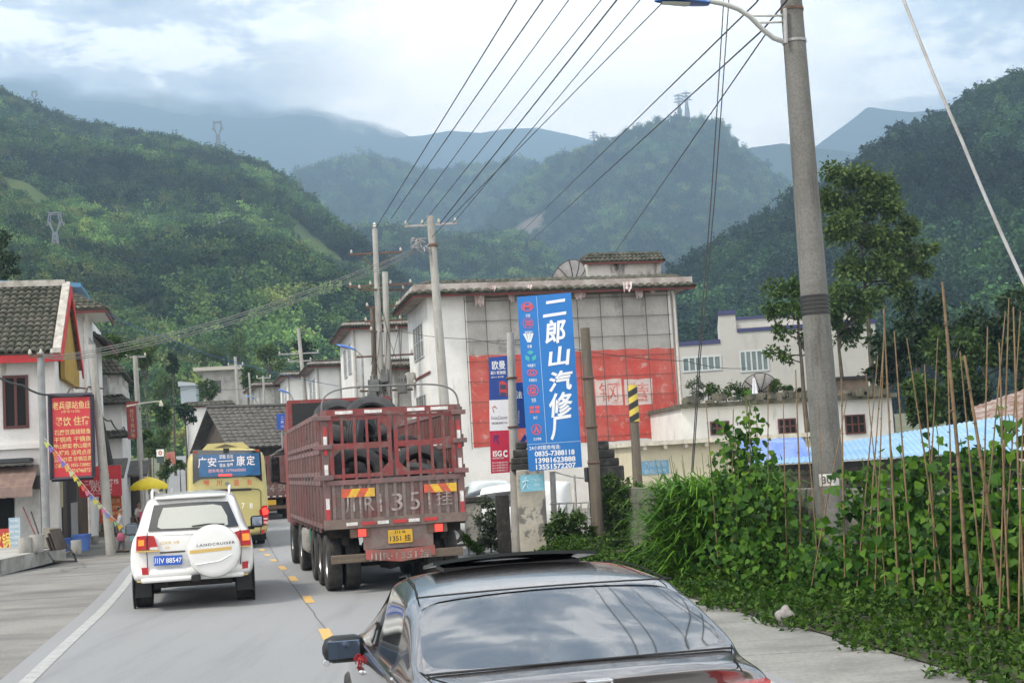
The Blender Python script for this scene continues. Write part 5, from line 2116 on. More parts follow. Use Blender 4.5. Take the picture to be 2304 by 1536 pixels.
def gable_house(label, o, rz, w, d, h, rise, cols, rows, wallm, m_roof=M_tile, over=.7):
    root = thing('house', label, 'house', o, math.radians(rz))
    mb = MB()
    mb.bx(-w / 2, w / 2, 0, d, -1.5, h)
    mb.prism([(-w / 2, 0, h), (w / 2, 0, h), (0, 0, h + rise * (w / 2) / (w / 2 + over))], (0, d, 0))
    mb.build('wall', wallm, root)
    mb = MB()
    ex, ez = w / 2 + over, h - rise * over / (w / 2 + over) * .9
    tile_slope(mb, (ex, -over, ez), (ex, d + over, ez), (0, d + over, h + rise), (0, -over, h + rise), cols, rows, seed=3)
    tile_slope(mb, (-ex, d + over, ez), (-ex, -over, ez), (0, -over, h + rise), (0, d + over, h + rise), cols, rows, seed=4)
    mb.tube([(0, -over, h + rise + .08), (0, d + over, h + rise + .08)], .13, 8)
    mb.build('roof', m_roof, root)
    for x in (-w * .25, w * .25):
        window(root, x - .5, x + .5, h * .3, h * .3 + 1.1, 0, 2, 1)
    return root


c = at(488, 915, 88)
gable_house('old dark wooden house with a broad grey tiled gable roof', Vector((c.x, 88, zg(88) - .3)), -60, 7, 9.5, c.z - zg(88) - 2.2, 2.4, 26, 12, M_wood, mat('dusty_grey_tile', (.115, .106, .093), (.075, .07, .062), sc=2, rough=.9, bump=.2, bsc=30, var=.2))
c = at(640, 985, 72)
gable_house('low dark shed roof beside the old coach lane', Vector((c.x, 74, zg(74) - .2)), 10, 3.5, 8, c.z - zg(74) - 1.2, 1.1, 16, 6, M_wood, MATS['dusty_grey_tile'])
# grey concrete house on the slope
o = at(445, 880, 150)
root = thing('house', 'unfinished grey concrete house with a flat slab roof on the slope', 'house', Vector((o.x, 150, o.z - 6)), math.radians(8))
mb = MB()
mb.bx(.6, 5.4, 0, 5, 0, 8.2)
mb.build('wall', M_gwall, root)
mb = MB()
mb.bx(-.3, 5.2, -1.2, 5.6, 8.2, 8.6)
mb.build('slab_roof', mat('pale_slab', (.42, .39, .33), rough=.9), root)
window(root, 1.4, 2.6, 5.7, 7.1, 0, 2, 1)
o = at(424, 885, 138)
root = thing('shed', 'small pale blue shed on the slope above the distant lorry', 'shed', Vector((o.x, 138, o.z - 2)), math.radians(6))
mb = MB()
mb.bx(-.8, .8, 0, 2, 0, 2.8)
mb.build('wall', mat('pale_blue_sheet', (.30, .34, .37), rough=.7), root)
mb = MB()
mb.prism([(-1.0, -.2, 2.8), (1.0, -.2, 2.8), (1.0, -.2, 3.0), (-1.0, -.2, 3.3)], (0, 2.4, 0))
mb.build('roof', mat('white_sheet', (.36, .39, .42), rough=.6), root)

# ---- left side: the restaurant with the red gable
org = at(133, 1200, 44)
org.z = zg(44) - .02
AF = Frame(org, math.radians(13))
rest = thing('house', 'restaurant house with mossy tiled roof, red bargeboards and ochre gable', 'house', org, AF.rz)
ez = AF.hit(120, 792, -.6)[1]
rzA = AF.hit(141, 645, 3.0)[1]
mb = MB()
mb.bx(-9, -.5, .12, 6.2, 0, ez - .0)
mb.bx(-.5, 0, 0, 6.2, 0, ez - .02)
mb.bx(-9, -.5, -.02, .12, 3.6, 3.75)
mb.build('wall', M_wwall, rest)
mb = MB()
gx = AF.hitx(121, 792, 0)[0]
tile_slope(mb, (-9, -.65, ez), (.0, -.65, ez), (.0, 3.0, rzA), (-9, 3.0, rzA), 38, 14, h=.075, step=.045, seed=8)
tile_slope(mb, (.0, 6.7, ez), (-9, 6.7, ez), (-9, 3.0, rzA), (.0, 3.0, rzA), 38, 14, h=.075, step=.045, seed=9)
mb.build('roof', M_tile, rest)
mb = MB()
for (y0, z0, y1, z1) in ((-.68, ez + .02, 3.0, rzA + .06), (6.75, ez + .02, 3.0, rzA + .06)):
    mb.prism([(.02, y0, z0 - .05), (.02, y1, z1 - .05), (.02, y1, z1 + .12), (.02, y0, z0 + .12)], (.26, 0, 0))
mb.bx(-9, .1, 2.88, 3.12, rzA + .02, rzA + .24)
mb.build('verge', mat('lichened_verge', (.44, .41, .37), (.26, .24, .20), sc=4, rough=.95), rest)
mb = MB()
mb.bx(-9, .28, -.60, -.54, ez - .30, ez - .05)
for (y0, z0, y1, z1) in ((-.68, ez, 3.0, rzA), (6.75, ez, 3.0, rzA)):
    mb.prism([(.285, y0, z0 - .34), (.285, y1, z1 - .34), (.285, y1, z1 + .03), (.285, y0, z0 + .03)], (.05, 0, 0))
mb.build('bargeboard', M_redfas, rest)
mb = MB()
mb.prism([(.06, -.3, ez - .1), (.06, 6.4, ez - .1), (.06, 3.0, rzA - .08)], (.1, 0, 0))
mb.bx(.06, .2, 1.2, 6.4, ez - .75, ez - .1)
mb.build('gable_panel', M_ochre, rest)
a, b = AF.hit(8, 965, .12), AF.hit(63, 843, .12)
window(rest, a[0], b[0], a[1], b[1], .12, 2, 1, M_frame, M_dark, t=.09)
mb = MB()
mb.bx(-9, -.75, -.9, .1, 3.15, 3.28)
mb.build('canopy_slab', mat('dark_roof_felt', (.05, .055, .06), rough=.9), rest)
a = AF.hit(0, 945, -1.9)
mb = MB()
rows = []
for v, (y, z) in enumerate(((-.1, 3.05), (-1.5, 2.55), (-2.0, 2.35), (-2.05, 2.05))):
    rows.append([(-9 + 8.45 * u / 60, y, z + .02 * (u % 2)) for u in range(61)])
mb.grid(rows)
mb.grid([[(p[0], p[1], p[2] - .02) for p in r][::-1] for r in rows])
mb.build('awning', M_brown_awn, rest)
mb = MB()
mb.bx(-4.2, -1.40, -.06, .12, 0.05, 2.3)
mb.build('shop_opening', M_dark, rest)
mb = MB()
mb.bx(-1.34, -.55, -.08, .12, 0.05, 2.25)
mb.build('shutter_door', mat('grubby_white_door', (.66, .66, .64), (.5, .5, .48), sc=2, rough=.6), rest)
mb = MB()
mb.bx(-1.5, -.55, -.5, -.08, 2.26, 2.7)
mb.build('awning_box', mat('dark_roller_box', (.06, .055, .05), rough=.8), rest)
for k in range(3):
    mb = MB()
    mb.tube([(-1.3 + .25 * k, -.45, 2.65), (-1.25 + .25 * k, -.2, 3.05)], .03, 6)
    mb.build('awning_bracket', M_black, rest)
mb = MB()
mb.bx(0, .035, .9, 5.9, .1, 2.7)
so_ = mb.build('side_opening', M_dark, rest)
for k in range(9):
    mb = MB()
    mb.bx(.035, .07, 3.6 + k * .26, 3.66 + k * .26, .1, 1.7)
    mb.build('gate_bar', M_alu, so_)
mb = MB()
mb.bx(0, .05, .9, 2.2, .1, 2.5)
mb.build('plank_door', M_wood, so_)
# shop-front panels low at the left edge of view
for i, (x0, x1, y0, y1, mm, lab) in enumerate(((-30, 20, 1188, 1252, M_redpaint, 'low red advert panel leaning at the restaurant front'), (21, 45, 1163, 1246, None, 'pale blue poster panel beside the low red advert panel'))):
    yl = -2.35 + .0 * i
    a, c = AF.hit(x0, y1, yl)
    b, d = AF.hit(x1, y0, yl)
    mb = MB()
    mb.bx(a, b, yl, yl + .05, max(c, .36), d)
    o = mb.build('advert_panel', mat('red_advert', (.42, .05, .04), rough=.5) if i == 0 else mat('blue_poster', (.36, .46, .52), (.25, .36, .44), sc=5, rough=.5), loc=AF.o, rz=AF.rz)
    tag(o, lab, 'advert panel')
    mb = MB()
    if i == 0:
        mb.text('火锅', ((a + b) / 2 + .12, yl - .004, (max(c, .36) + d) / 2), (1, 0, 0), (0, 0, 1), .5, bold=.03, fit=.5, fith=.5)
        mb.build('panel_lettering', mat('yellow_lettering', (.72, .58, .12), rough=.6), o)
    else:
        for r in range(6):
            mb.text('米线 面条', ((a + b) / 2, yl - .004, max(c, .36) + .12 + r * .17), (1, 0, 0), (0, 0, 1), .1, fit=(b - a) * .8, fith=.08)
        mb.build('panel_lettering', M_white, o)

# ---- white house behind the restaurant, with the blue sheet roof
org = at(206, 1200, 53)
org.z = zg(53)
BF = Frame(org, math.radians(13))
hb = thing('house', 'tall white house behind the restaurant, dark tiled eaves over narrow windows', 'house', org, BF.rz)
hB = BF.hit(190, 702)[1]
wB = -BF.hit(150, 702)[0]
mb = MB()
mb.bx(-7, 0, 0, 8, 0, hB)
mb.build('wall', M_wwall, hb)
mb = MB()
rB = .85
tile_slope(mb, (-7, -1.0, hB), (.9, -1.0, hB), (-.6, .6, hB + rB), (-7, .6, hB + rB), 30, 6, seed=11)
tile_slope(mb, (.9, -1.0, hB), (.9, 3.2, hB), (-.6, 3.2, hB + rB), (-.6, .6, hB + rB), 14, 6, seed=12)
tile_slope(mb, (.7, 3.4, hB - .9), (.7, 8.4, hB - .9), (-.6, 8.4, hB - .1), (-.6, 3.4, hB - .1), 16, 6, seed=13)
mb.build('roof', M_tile, hb)
mb = MB()
mb.bx(-7, .86, -.97, -.92, hB - .16, hB - .04)
mb.bx(.82, .87, -.92, 3.2, hB - .16, hB - .04)
mb.bx(.62, .67, 3.4, 8.4, hB - 1.06, hB - .94)
mb.build('fascia', M_fascia, hb)
mb = MB()
mb.bx(-7, .82, -.92, 3.2, hB - .04, hB + .1)
mb.build('soffit', M_wwall, hb)
for y0 in (.9, 2.4, 4.2):
    window(hb, y0, y0 + 1.1, hB - 3.0, hB - .9, 0, 2, 2, M_alu, M_pane, face=1, axis='y')
    window(hb, y0, y0 + 1.1, hB - 6.0, hB - 4.0, 0, 2, 2, M_alu, M_pane, face=1, axis='y')
mb = MB()
mb.bx(-1.25, -.12, -.03, .0, .1, 2.5)
mb.build('doorway', M_wood, hb)
mb = MB()
mb.tube([(-.06, -.06, hB - .2), (-.06, -.06, .1)], .045, 6)
mb.build('downpipe', MATS['white_pipe'], hb)
o = at(182, 640, 62)
root = thing('house', 'back house roofed with a long sloping blue metal sheet', 'house', Vector((o.x, 62, zg(62))), math.radians(13))
zz = o.z - zg(62)
mb = MB()
mb.bx(-9, -.6, .3, 5, 0, zz - .2)
mb.build('wall', M_gwall, root)
mb = MB()
mb.prism([(-9, 0, zz + .42), (0, 0, zz - .12), (0, 0, zz + .08), (-9, 0, zz + .62)], (0, 6, 0))
mb.build('roof', M_bluem, root)

# ---- balconied house further along on the left
org = at(290, 1150, 66)
org.z = zg(66)
CF = Frame(org, math.radians(13))
hc = thing('house', 'two-tier white house with tiled roofs and a balcony behind the leaning pole', 'house', org, CF.rz)
z1 = CF.hit(260, 842)[1]
z2 = CF.hit(260, 905)[1]
mb = MB()
mb.bx(-6, -.2, 0, 7, 0, z2)
mb.bx(-6, -.9, .8, 7, z2, z1)
mb.build('wall', M_wwall, hc)
mb = MB()
eave(mb, -6, -.5, .2, 6.4, z1, z1, .5, 26, 4, .75, 'fr')
mb.build('roof', M_tile, hc)
mb = MB()
tile_slope(mb, (-6, -.6, z2 - .1), (.35, -.6, z2 - .1), (-.3, .5, z2 + .38), (-6, .5, z2 + .38), 24, 3, seed=15)
tile_slope(mb, (.35, -.6, z2 - .1), (.35, 7, z2 - .1), (-.3, 7, z2 + .38), (-.3, .5, z2 + .38), 24, 3, seed=16)
tile_slope(mb, (-3, -.6, z2 - 1.75), (.3, -.6, z2 - 1.75), (.0, .0, z2 - 1.4), (-3, .0, z2 - 1.4), 12, 2, seed=17)
mb.build('lower_roof', M_tile, hc)
mb = MB()
mb.bx(-.35, -.15, .1, 6.5, z2 + .42, z2 + .85)
mb.bx(-.75, -.35, .1, .3, z2 + .42, z1)
for k in range(5):
    mb.bx(-.33, -.17, .3 + k * 1.4, .42 + k * 1.4, z2 + .85, z1)
mb.build('balcony', mat('grey_white_balcony', (.52, .51, .48), (.35, .34, .32), sc=2, rough=.9), hc)
window(hc, -3.4, -1.1, z2 + .5, z2 + 1.35, .8, 3, 1)
# lean-to stalls under dark roofs along the left pavement
for i, (px, Y, w, h, lab) in enumerate(((262, 56, 3.4, 3.1, 'dark timber lean-to stall nearest the leaning concrete pole'), (318, 70, 4.0, 3.0, 'far lean-to stall with a dark sheet roof behind the yellow umbrella'))):
    o = at(px, 1150, Y)
    o.z = zg(Y) - (.3 if i == 0 else .2)
    root = thing('stall', lab, 'stall', o, math.radians(13))
    mb = MB()
    mb.bx(-w, 0, 1.6, 1.75, 0, h - .2)
    mb.bx(-w, -w + .1, 0, 1.6, 0, h - .2)
    mb.build('wall', M_wood, root)
    mb = MB()
    for x in (-w + .1, -w / 2, -.08):
        mb.bx(x, x + .1, -.1, 0, 0, h - .3)
    mb.build('post', M_wood, root)
    mb = MB()
    mb.prism([(-w - .4, -1.0, h - .42), (-w - .4, 2.2, h + .35), (-w - .4, 2.2, h + .47), (-w - .4, -1.0, h - .30)], (w + .8, 0, 0))
    mb.build('roof', mat('dark_felt_roof', (.06, .055, .05), (.11, .10, .09), sc=3, rough=.95), root)
    mb = MB()
    for k in range(5):
        mb.bx(-w + .3 + k * .6, -w + .75 + k * .6, .8, 1.1, .5 + .12 * (k % 2), .9 + .12 * (k % 3))
    mb.bx(-w + .2, -.3, .6, 1.3, .0, .5)
    mb.build('counter', M_beam, root)

# ---- right background: long white house with roof garden, grey tiled house behind
org = at(1545, 1100, 52)
org.z = zg(52)
GF = Frame(org, math.radians(6))
hg = thing('house', 'low white house with small dark windows and a roof garden', 'house', org, GF.rz)
zt = GF.hit(1700, 910)[1]
wG = GF.hit(2010, 950)[0]
mb = MB()
mb.bx(0, wG, 0, 6, 0, zt)
mb.build('wall', M_wwall, hg)
mb = MB()
mb.bx(-.1, wG + .1, -.35, 6, zt, zt + .16)
R = random.Random(3)
for k in range(60):
    x = R.uniform(0, wG)
    mb.box((x, -.3 + R.uniform(-.05, .1), zt + .18 + R.uniform(0, .2)), (R.uniform(.1, .5), R.uniform(.1, .3), R.uniform(.1, .3)), rz=R.uniform(0, 3))
mb.build('mossy_parapet', mat('dark_mossy_parapet', (.075, .075, .055), (.14, .13, .10), sc=3, rough=.95, bump=.4, bsc=15), hg)
for x0, x1 in ((1599, 1640), (1752, 1790), (1903, 1945)):
    a, c = GF.hit(x0, 979 if x0 < 1700 else 977)
    b, d = GF.hit(x1, 946 if x0 < 1700 else (940 if x0 < 1800 else 931))
    window(hg, a, b, c, d, 0, 3, 2, M_frame, M_dark, t=.06)
x0, z0 = GF.hit(1893, 905)
x1, z1_ = GF.hit(1965, 848)
mb = MB()
mb.bx(x0, x1, .6, 2.4, zt, z1_)
ch = mb.build('brick_hut', mat('mud_brick', (.22, .165, .12), (.15, .12, .095), sc=3, rough=.95, bump=.3, bsc=20), hg)
mb = MB()
mb.bx(x0 - .15, x1 + .15, .4, 2.6, z1_, z1_ + .1)
mb.build('hut_cap', M_black, ch)
x, z = GF.hit(1713, 905, 1.2)
dish('grey mesh satellite dish on the low white house with the roof garden', GF.world(x, 1.2, zt - .1), GF.rz - .2, .72, -60, M_dish)
# white cloth hung on the dish
x, z = GF.hit(1698, 870, .3)
mb = MB()
rows = [[(x + (u / 5 - .5) * (.10 + .05 * v), .3 - .03 * math.sin(u * 2), z + .35 - .20 * v - .03 * math.sin(u * 3 + v)) for u in range(6)] for v in range(5)]
mb.grid(rows)
mb.grid([[(p[0], p[1] + .01, p[2]) for p in r][::-1] for r in rows])
tag(mb.build('cloth_scrap', mat('white_cloth', (.75, .76, .8), rough=.9), loc=GF.o, rz=GF.rz), 'white cloth hanging in front of the dish on the low white house', 'cloth')

org = at(1537, 1100, 78)
org.z = 0
HF = Frame(org, math.radians(-8))
hh = thing('house', 'pale grey tiled house with a stepped roof edge and dark blue coping', 'house', org, HF.rz)
M_gt = mat('pale_grey_wall_tile', (.46, .45, .42), (.42, .41, .385), sc=.7, rough=.6, c3=(.36, .35, .33), sc3=.7, lo3=.55, hi3=.7, st3=(1, 1, .3))
M_cope = mat('dark_blue_coping', (.045, .05, .13), rough=.5)
za, zb2, zc = HF.hit(1580, 775)[1], HF.hit(1640, 708)[1], HF.hit(1700, 745)[1]
xa, xb, xw = HF.hit(1620, 760)[0], HF.hit(1658, 760)[0], HF.hit(1975, 800)[0]
mb = MB()
mb.bx(-3, xa, 0, 8, 0, za)
mb.bx(xa, xb, 0, 8, 0, zb2)
mb.bx(xb, xw, 0, 8, 0, zc)
mb.bx(xb, xw, 2.5, 8, zc, zb2 - .1)
mb.build('wall', M_gt, hh)
mb = MB()
mb.bx(-3.05, xa - .0, -.06, .3, za, za + .24)
mb.bx(xa - .02, xb + .05, -.07, .3, zb2, zb2 + .26)
mb.bx(xb + .05, xw + .1, -.06, .3, zc, zc + .22)
mb.bx(xb + .06, xw + .1, 2.4, 2.6, zb2 - .1, zb2 + .05)
mb.build('coping', M_cope, hh)
for pa, pb, pc, pd, nn in ((1536, 838, 1622, 798, 6), (1666, 838, 1728, 785, 5)):
    a, c = HF.hit(pa, pb)
    b, d = HF.hit(pc, pd)
    window(hh, a, b, c, d, 0, nn, 1, mat('pale_window_bar', (.50, .53, .54), rough=.5), mat('blue_green_pane', (.10, .145, .15), (.16, .2, .2), sc=1.5, rough=.1, var=0), t=.09)

# cream plastered wall building with painted sign, in front of the white house
org = at(1430, 1100, 47)
org.z = zg(47)
IF = Frame(org, math.radians(10))
hi_ = thing('workshop', 'low cream workshop wall with pale coping and a faded blue sign', 'workshop', org, IF.rz)
zt = IF.hit(1500, 1000)[1]
wI = IF.hit(1880, 980)[0]
mb = MB()
mb.bx(0, wI, 0, 4, -.2, zt)
mb.build('wall', mat('cream_plaster', (.58, .53, .38), (.50, .45, .33), sc=1, rough=.9, c3=(.40, .37, .30), sc3=2, lo3=.6, hi3=.72), hi_)
mb = MB()
mb.bx(-.15, wI + .1, -.35, 4, zt, zt + .15)
mb.build('coping', mat('pale_coping', (.62, .58, .47), (.42, .40, .34), sc=3, rough=.9), hi_)
for k in range(9):
    mb = MB()
    mb.bx(.3 + k * .75, .42 + k * .75, -.3, 0, zt - .14, zt)
    mb.build('bracket', MATS['pale_coping'], hi_)
a, c = IF.hit(1445, 1068)
b, d = IF.hit(1503, 1034)
mb = MB()
mb.bx(a, b, -.03, 0, c, d)
sg = mb.build('wall_sign', mat('faded_blue_sign', (.12, .30, .45), (.18, .34, .47), sc=3, rough=.6), hi_)
mb = MB()
mb.text('汽修轮胎', ((a + b) / 2, -.036, (c + d) / 2 + .12), (1, 0, 0), (0, 0, 1), 1, fit=(b - a) * .85, fith=.2)
mb.text('补胎充气', ((a + b) / 2, -.036, (c + d) / 2 - .14), (1, 0, 0), (0, 0, 1), 1, fit=(b - a) * .85, fith=.18)
mb.build('sign_lettering', mat('pale_blue_lettering', (.45, .55, .62), rough=.6), sg)

# blue sheet roof over the yard behind the wall
org = Vector((at(1640, 1060, 33).x, 33, 0))
KF = Frame(org, math.radians(-4))
sh = thing('shed', 'open shed with a bright blue corrugated roof on dark trusses', 'shed', org, KF.rz)
e0, e1 = KF.hit(1645, 1050), KF.hit(2330, 1012)
r0, r1 = KF.hit(1900, 1000, 3.4), KF.hit(2330, 948, 3.4)
M_bluer = mat('bright_blue_sheet', (.16, .32, .50), (.22, .38, .53), sc=1.4, rough=.4, c3=(.34, .42, .48), sc3=3, lo3=.5, hi3=.75, st3=(.4, 3, 1))


def corr(mb, A, B, C, D, n, h=.03):
    A, B, C, D = map(Vector, (A, B, C, D))
    N = (B - A).cross(D - A).normalized()
    rows = []
    for P0, P1 in ((A, B), (A.lerp(D, .33), B.lerp(C, .33)), (A.lerp(D, .66), B.lerp(C, .66)), (D, C)):
        rows.append([P0.lerp(P1, k / n) + N * (h if k % 2 else 0) for k in range(n + 1)])
    mb.grid(rows)
    mb.grid([[p - N * .012 for p in r][::-1] for r in rows])


mb = MB()
x5 = e1[0] + .5
sl = (e1[1] - e0[1]) / (e1[0] - e0[0])
corr(mb, (e0[0], -.1, e0[1]), (x5, -.1, e1[1] + sl * .5), (x5, 3.4, r1[1] + .2), (e0[0] + .6, 3.4, r0[1] - .2), 110)
mb.build('roof', M_bluer, sh)
mb = MB()
a, c = KF.hit(1662, 1000, 1.2)
b, d = KF.hit(1822, 1028, 1.2)
mb.prism([(a, 1.2, d), (b, 1.2, d), (b - .05, 1.5, c - .02), (a + .15, 1.5, c)], (0, .5, .12))
mb.build('tarpaulin_patch', mat('violet_blue_tarp', (.12, .20, .52), (.2, .28, .5), sc=2, rough=.6), sh)
mb = MB()
for zo in (-.32, -.75):
    for (xa_, xb_) in ((e0[0] + .4, x5),):
        mb.prism([(xa_, .05, e0[1] + zo), (xb_, .05, e1[1] + sl * .5 + zo), (xb_, .05, e1[1] + sl * .5 + zo + .06), (xa_, .05, e0[1] + zo + .06)], (0, .06, 0))
for k in range(14):
    x = e0[0] + .6 + k * .55
    z = e0[1] + sl * (x - e0[0])
    mb.tube([(x, .08, z - .72), (x + .27, .08, z - .30), (x + .55, .08, z - .72)], .022, 5)
for k in range(5):
    x = e0[0] + .5 + k * 1.75
    mb.tube([(x, .08, 0), (x, .08, e0[1] + sl * (x - e0[0]) - .1)], .05, 8)
mb.build('truss', mat('black_steel', (.02, .018, .017), rough=.7), sh)
mb = MB()
rr_ = random.Random(8)
n = 90
pts = [(e0[0] + .25 + (x5 - e0[0] - .3) * k / n, -.02, e0[1] + sl * (x5 - e0[0]) * k / n - .02) for k in range(n + 1)]
mb.grid([pts, [(p[0], p[1] + .02, p[2] - .10 - rr_.uniform(0, .10)) for p in pts]])
mb.grid([[(p[0], p[1] + .012, p[2]) for p in pts][::-1], [(p[0], p[1] + .032, p[2] - .10 - rr_.uniform(0, .1)) for p in pts][::-1]])
mb.build('torn_sheeting', M_black, sh)
mb = MB()
a = KF.hit(2140, 1100, 3.3)[0]
mb.bx(e0[0] + .4, a, 3.3, 3.4, 0, e0[1] - .1)
mb.build('back_wall', mat('stained_cream_wall', (.46, .40, .34), (.40, .28, .25), sc=1, rough=.9), sh)
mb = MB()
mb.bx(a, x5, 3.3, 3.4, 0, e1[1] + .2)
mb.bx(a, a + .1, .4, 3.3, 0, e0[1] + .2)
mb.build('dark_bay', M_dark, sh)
o = at(2300, 930, 41)
root = thing('shed', 'rusty red-brown sheet roof at the right edge of the view', 'shed', Vector((o.x, 41, 0)), math.radians(-6))
zz = o.z
mb = MB()
corr(mb, (-1.4, 0, zz - .55), (3.5, 0, zz + .6), (3.5, 4, zz + 1.5), (-.6, 4, zz + .35), 40)
mb.build('roof', mat('rusty_sheet', (.16, .075, .05), (.30, .26, .23), sc=2.5, rough=.8), root)
mb = MB()
mb.bx(-1.2, 3.4, .2, 3.8, 0, zz - .65)
mb.build('wall', M_gwall, root)
# ------------------------------------------------------------------ poles, lamps and wires
M_pole = mat('pole_concrete', (0.37, 0.36, 0.33), (0.29, 0.28, 0.255), sc=1.4, rough=.9, c3=(.15, .145, .13), sc3=1.6, lo3=.57, hi3=.72, st3=(4, 4, .35), bump=.2, bsc=60)
M_polew = mat('brown_pole', (0.15, 0.125, 0.095), (0.10, 0.085, 0.07), sc=2, rough=.95, stretch=(4, 4, .4))
M_ins = mat('porcelain', (0.55, 0.52, 0.46), rough=.3)
M_steel = mat('galvanised_steel', (0.36, 0.36, 0.36), (0.28, 0.27, 0.26), sc=4, rough=.55, metal=.3)
M_wire = mat('cable', (0.045, 0.045, 0.047), rough=.7, var=0)
M_lampb = mat('blue_lamp_shell', (0.03, 0.115, 0.40), rough=.35, coat=.3)
M_lampg = mat('lamp_diffuser', (0.62, 0.63, 0.60), rough=.2)


def upole(label, top, base, r0, r1, m=None, name='utility_pole', cat='pole', group=None):
    root = thing(name, label, cat, base, 0, group)
    d = Vector(top) - Vector(base)
    mb = MB()
    mb.tube([Vector((0, 0, -.3)), d * .33, d * .66, d], [r0, r0 + (r1 - r0) * .33, r0 + (r1 - r0) * .66, r1], 20)
    mb.build('pole', m or M_pole, root, smooth=40)
    return root, d


def arm(root, c, half, rz, n_ins, m=None, sag=None, ih=.16):
    """cross-arm with porcelain insulators"""
    x = Vector((math.cos(rz), math.sin(rz), 0))
    mb = MB()
    mb.box(c, (2 * half, .07, .08), rz=rz)
    mb.build('crossarm', m or M_rust, root)
    for k in range(n_ins):
        p = Vector(c) + x * (-half * .94 + 1.88 * half * k / max(1, n_ins - 1))
        mb = MB()
        mb.lathe([(.02, .04), (.03, .06), (.075, .08), (.03, .11), (.065, .13), (.03, ih), (.04, ih + .04), (0, ih + .06)], 10, Matrix.Translation(p))
        mb.build('insulator', M_ins, root, smooth=50)


def base_at(px, py, Y):
    b = at(px, py, Y)
    b.z = zg(Y)
    return b


# twin pole beyond the truck
Y = 58
b = at(868, 1120, Y)
b.z = zg(Y)
p1, d1 = upole('tall twin-legged power pole behind the tyre truck, topped by a single insulator', at(843, 515, Y), b, .19, .11)
b2 = at(882, 1120, Y)
mb = MB()
q = at(866, 612, Y)
mb.tube([Vector((b2.x, Y, zg(Y) - .2)) - b, q - b], [.17, .13], 16)
mb.build('second_pole', M_pole, p1, smooth=40)
mb = MB()
q = at(838, 690, Y + .3)
qb = at(850, 1000, Y + .3)
mb.tube([qb - b, q - b], [.13, .12], 12)
mb.build('timber_pole', M_polew, p1, smooth=40)
for px, py, hf, ni, rz in ((846, 570, 1.15, 2, .05), (856, 642, 1.4, 4, .05), (858, 652, 1.1, 2, .5), (860, 690, .7, 2, .05), (862, 722, .8, 3, .05), (864, 745, .6, 2, .3), (866, 800, 1.25, 2, .05), (870, 868, 1.3, 3, .05), (870, 878, 1.2, 2, .4)):
    arm(p1, at(px, py, Y) - b, hf, rz, ni, M_rust)
mb = MB()
mb.lathe([(.03, 0), (.05, .06), (.11, .1), (.05, .16), (.09, .2), (.04, .26), (0, .3)], 10, Matrix.Translation(d1))
mb.build('insulator', M_ins, p1, smooth=50)
for s in (-1, 1):
    mb = MB()
    mb.tube([at(846, 605, Y) - b, at(846 + s * 38, 573, Y) - b], .025, 5)
    mb.build('brace', M_rust, p1)
for px, py, w, h in ((842, 868, .5, .55), (905, 872, .4, .5), (866, 850, .35, .4), (838, 895, .4, .5)):
    mb = MB()
    c = at(px, py, Y - .35) - b
    mb.box(c, (w, .45, h), bev=.04)
    for k in range(3):
        mb.lathe([(.03, 0), (.05, .05), (.03, .1), (.05, .14), (0, .2)], 8, Matrix.Translation(c + Vector((-.12 + .12 * k, 0, h / 2))))
    mb.build('transformer', mat('transformer_grey', (.13, .135, .13), (.08, .075, .07), sc=4, rough=.7), p1)
R = random.Random(2)
for k in range(14):
    x0, x1 = R.uniform(800, 935), R.uniform(800, 935)
    y0 = R.choice((645, 700, 745, 800, 868))
    mb = MB()
    A, B = at(x0 * .6 + 866 * .4, y0, Y - .15) - b, at(x1 * .5 + 866 * .5, y0 + R.uniform(60, 150), Y - .2) - b
    mb.tube([A, A.lerp(B, .5) + Vector((0, 0, -.25)), B], .012, 5)
    mb.build('jumper_wire', M_wire, p1)

Y = 49
b = base_at(1018, 1130, Y)
p2, d2 = upole('tall concrete power pole at the left corner of the red-banded house', at(968, 486, Y), b, .21, .135)
arm(p2, at(969, 506, Y) - b, .98, -.03, 4, M_steel)
mb = MB()
R = random.Random(4)
for k in range(26):
    A = at(945 + R.uniform(-14, 12), 548 + R.uniform(-14, 16), Y - .2) - b
    mb.tube([A, A + Vector((R.uniform(-.25, .3), R.uniform(-.1, .1), R.uniform(-.25, .2)))], .02, 5)
mb.build('cable_coil', mat('grey_cable', (.30, .29, .28), rough=.6), p2)
mb = MB()
c = at(975, 552, Y) - b
mb.lathe([(.17, -.06), (.19, 0), (.17, .06)], 14, Matrix.Translation(c))
mb.build('clamp_band', M_rust, p2)

for lab, pt, pb, Y, r0, r1, arms in (
        ('slim concrete power pole behind the coach, left of the white row houses', (671, 738), (690, 900), 92, .17, .12, [((672, 795), 1.4, 3), ((674, 812), .8, 2)]),
        ('thin power pole rising from the old dark wooden house', (529, 802), (543, 985), 90, .15, .10, [((530, 822), .5, 2)]),
        ('short lamp-side pole beside the balconied white house', (304, 800), (314, 960), 74, .17, .13, [((305, 803), .55, 2)]),
        ('thin pole between the blue road sign and the row houses', (592, 845), (600, 1000), 96, .11, .08, [((593, 850), .5, 2)]),
        ('slender dark post rising behind the row houses near the blue lamps', (560, 838), (572, 985), 98, .10, .07, [])):
    bb = base_at(*pb, Y)
    bb = Vector((at(pb[0] + (pb[0] - pt[0]) / (pb[1] - pt[1]) * 120, pb[1] + 120, Y).x, Y, zg(Y)))
    r_, d_ = upole(lab, at(*pt, Y), bb, r0, r1)
    for (ap, hf, ni) in arms:
        arm(r_, at(*ap, Y) - bb, hf, .1, ni, M_steel)

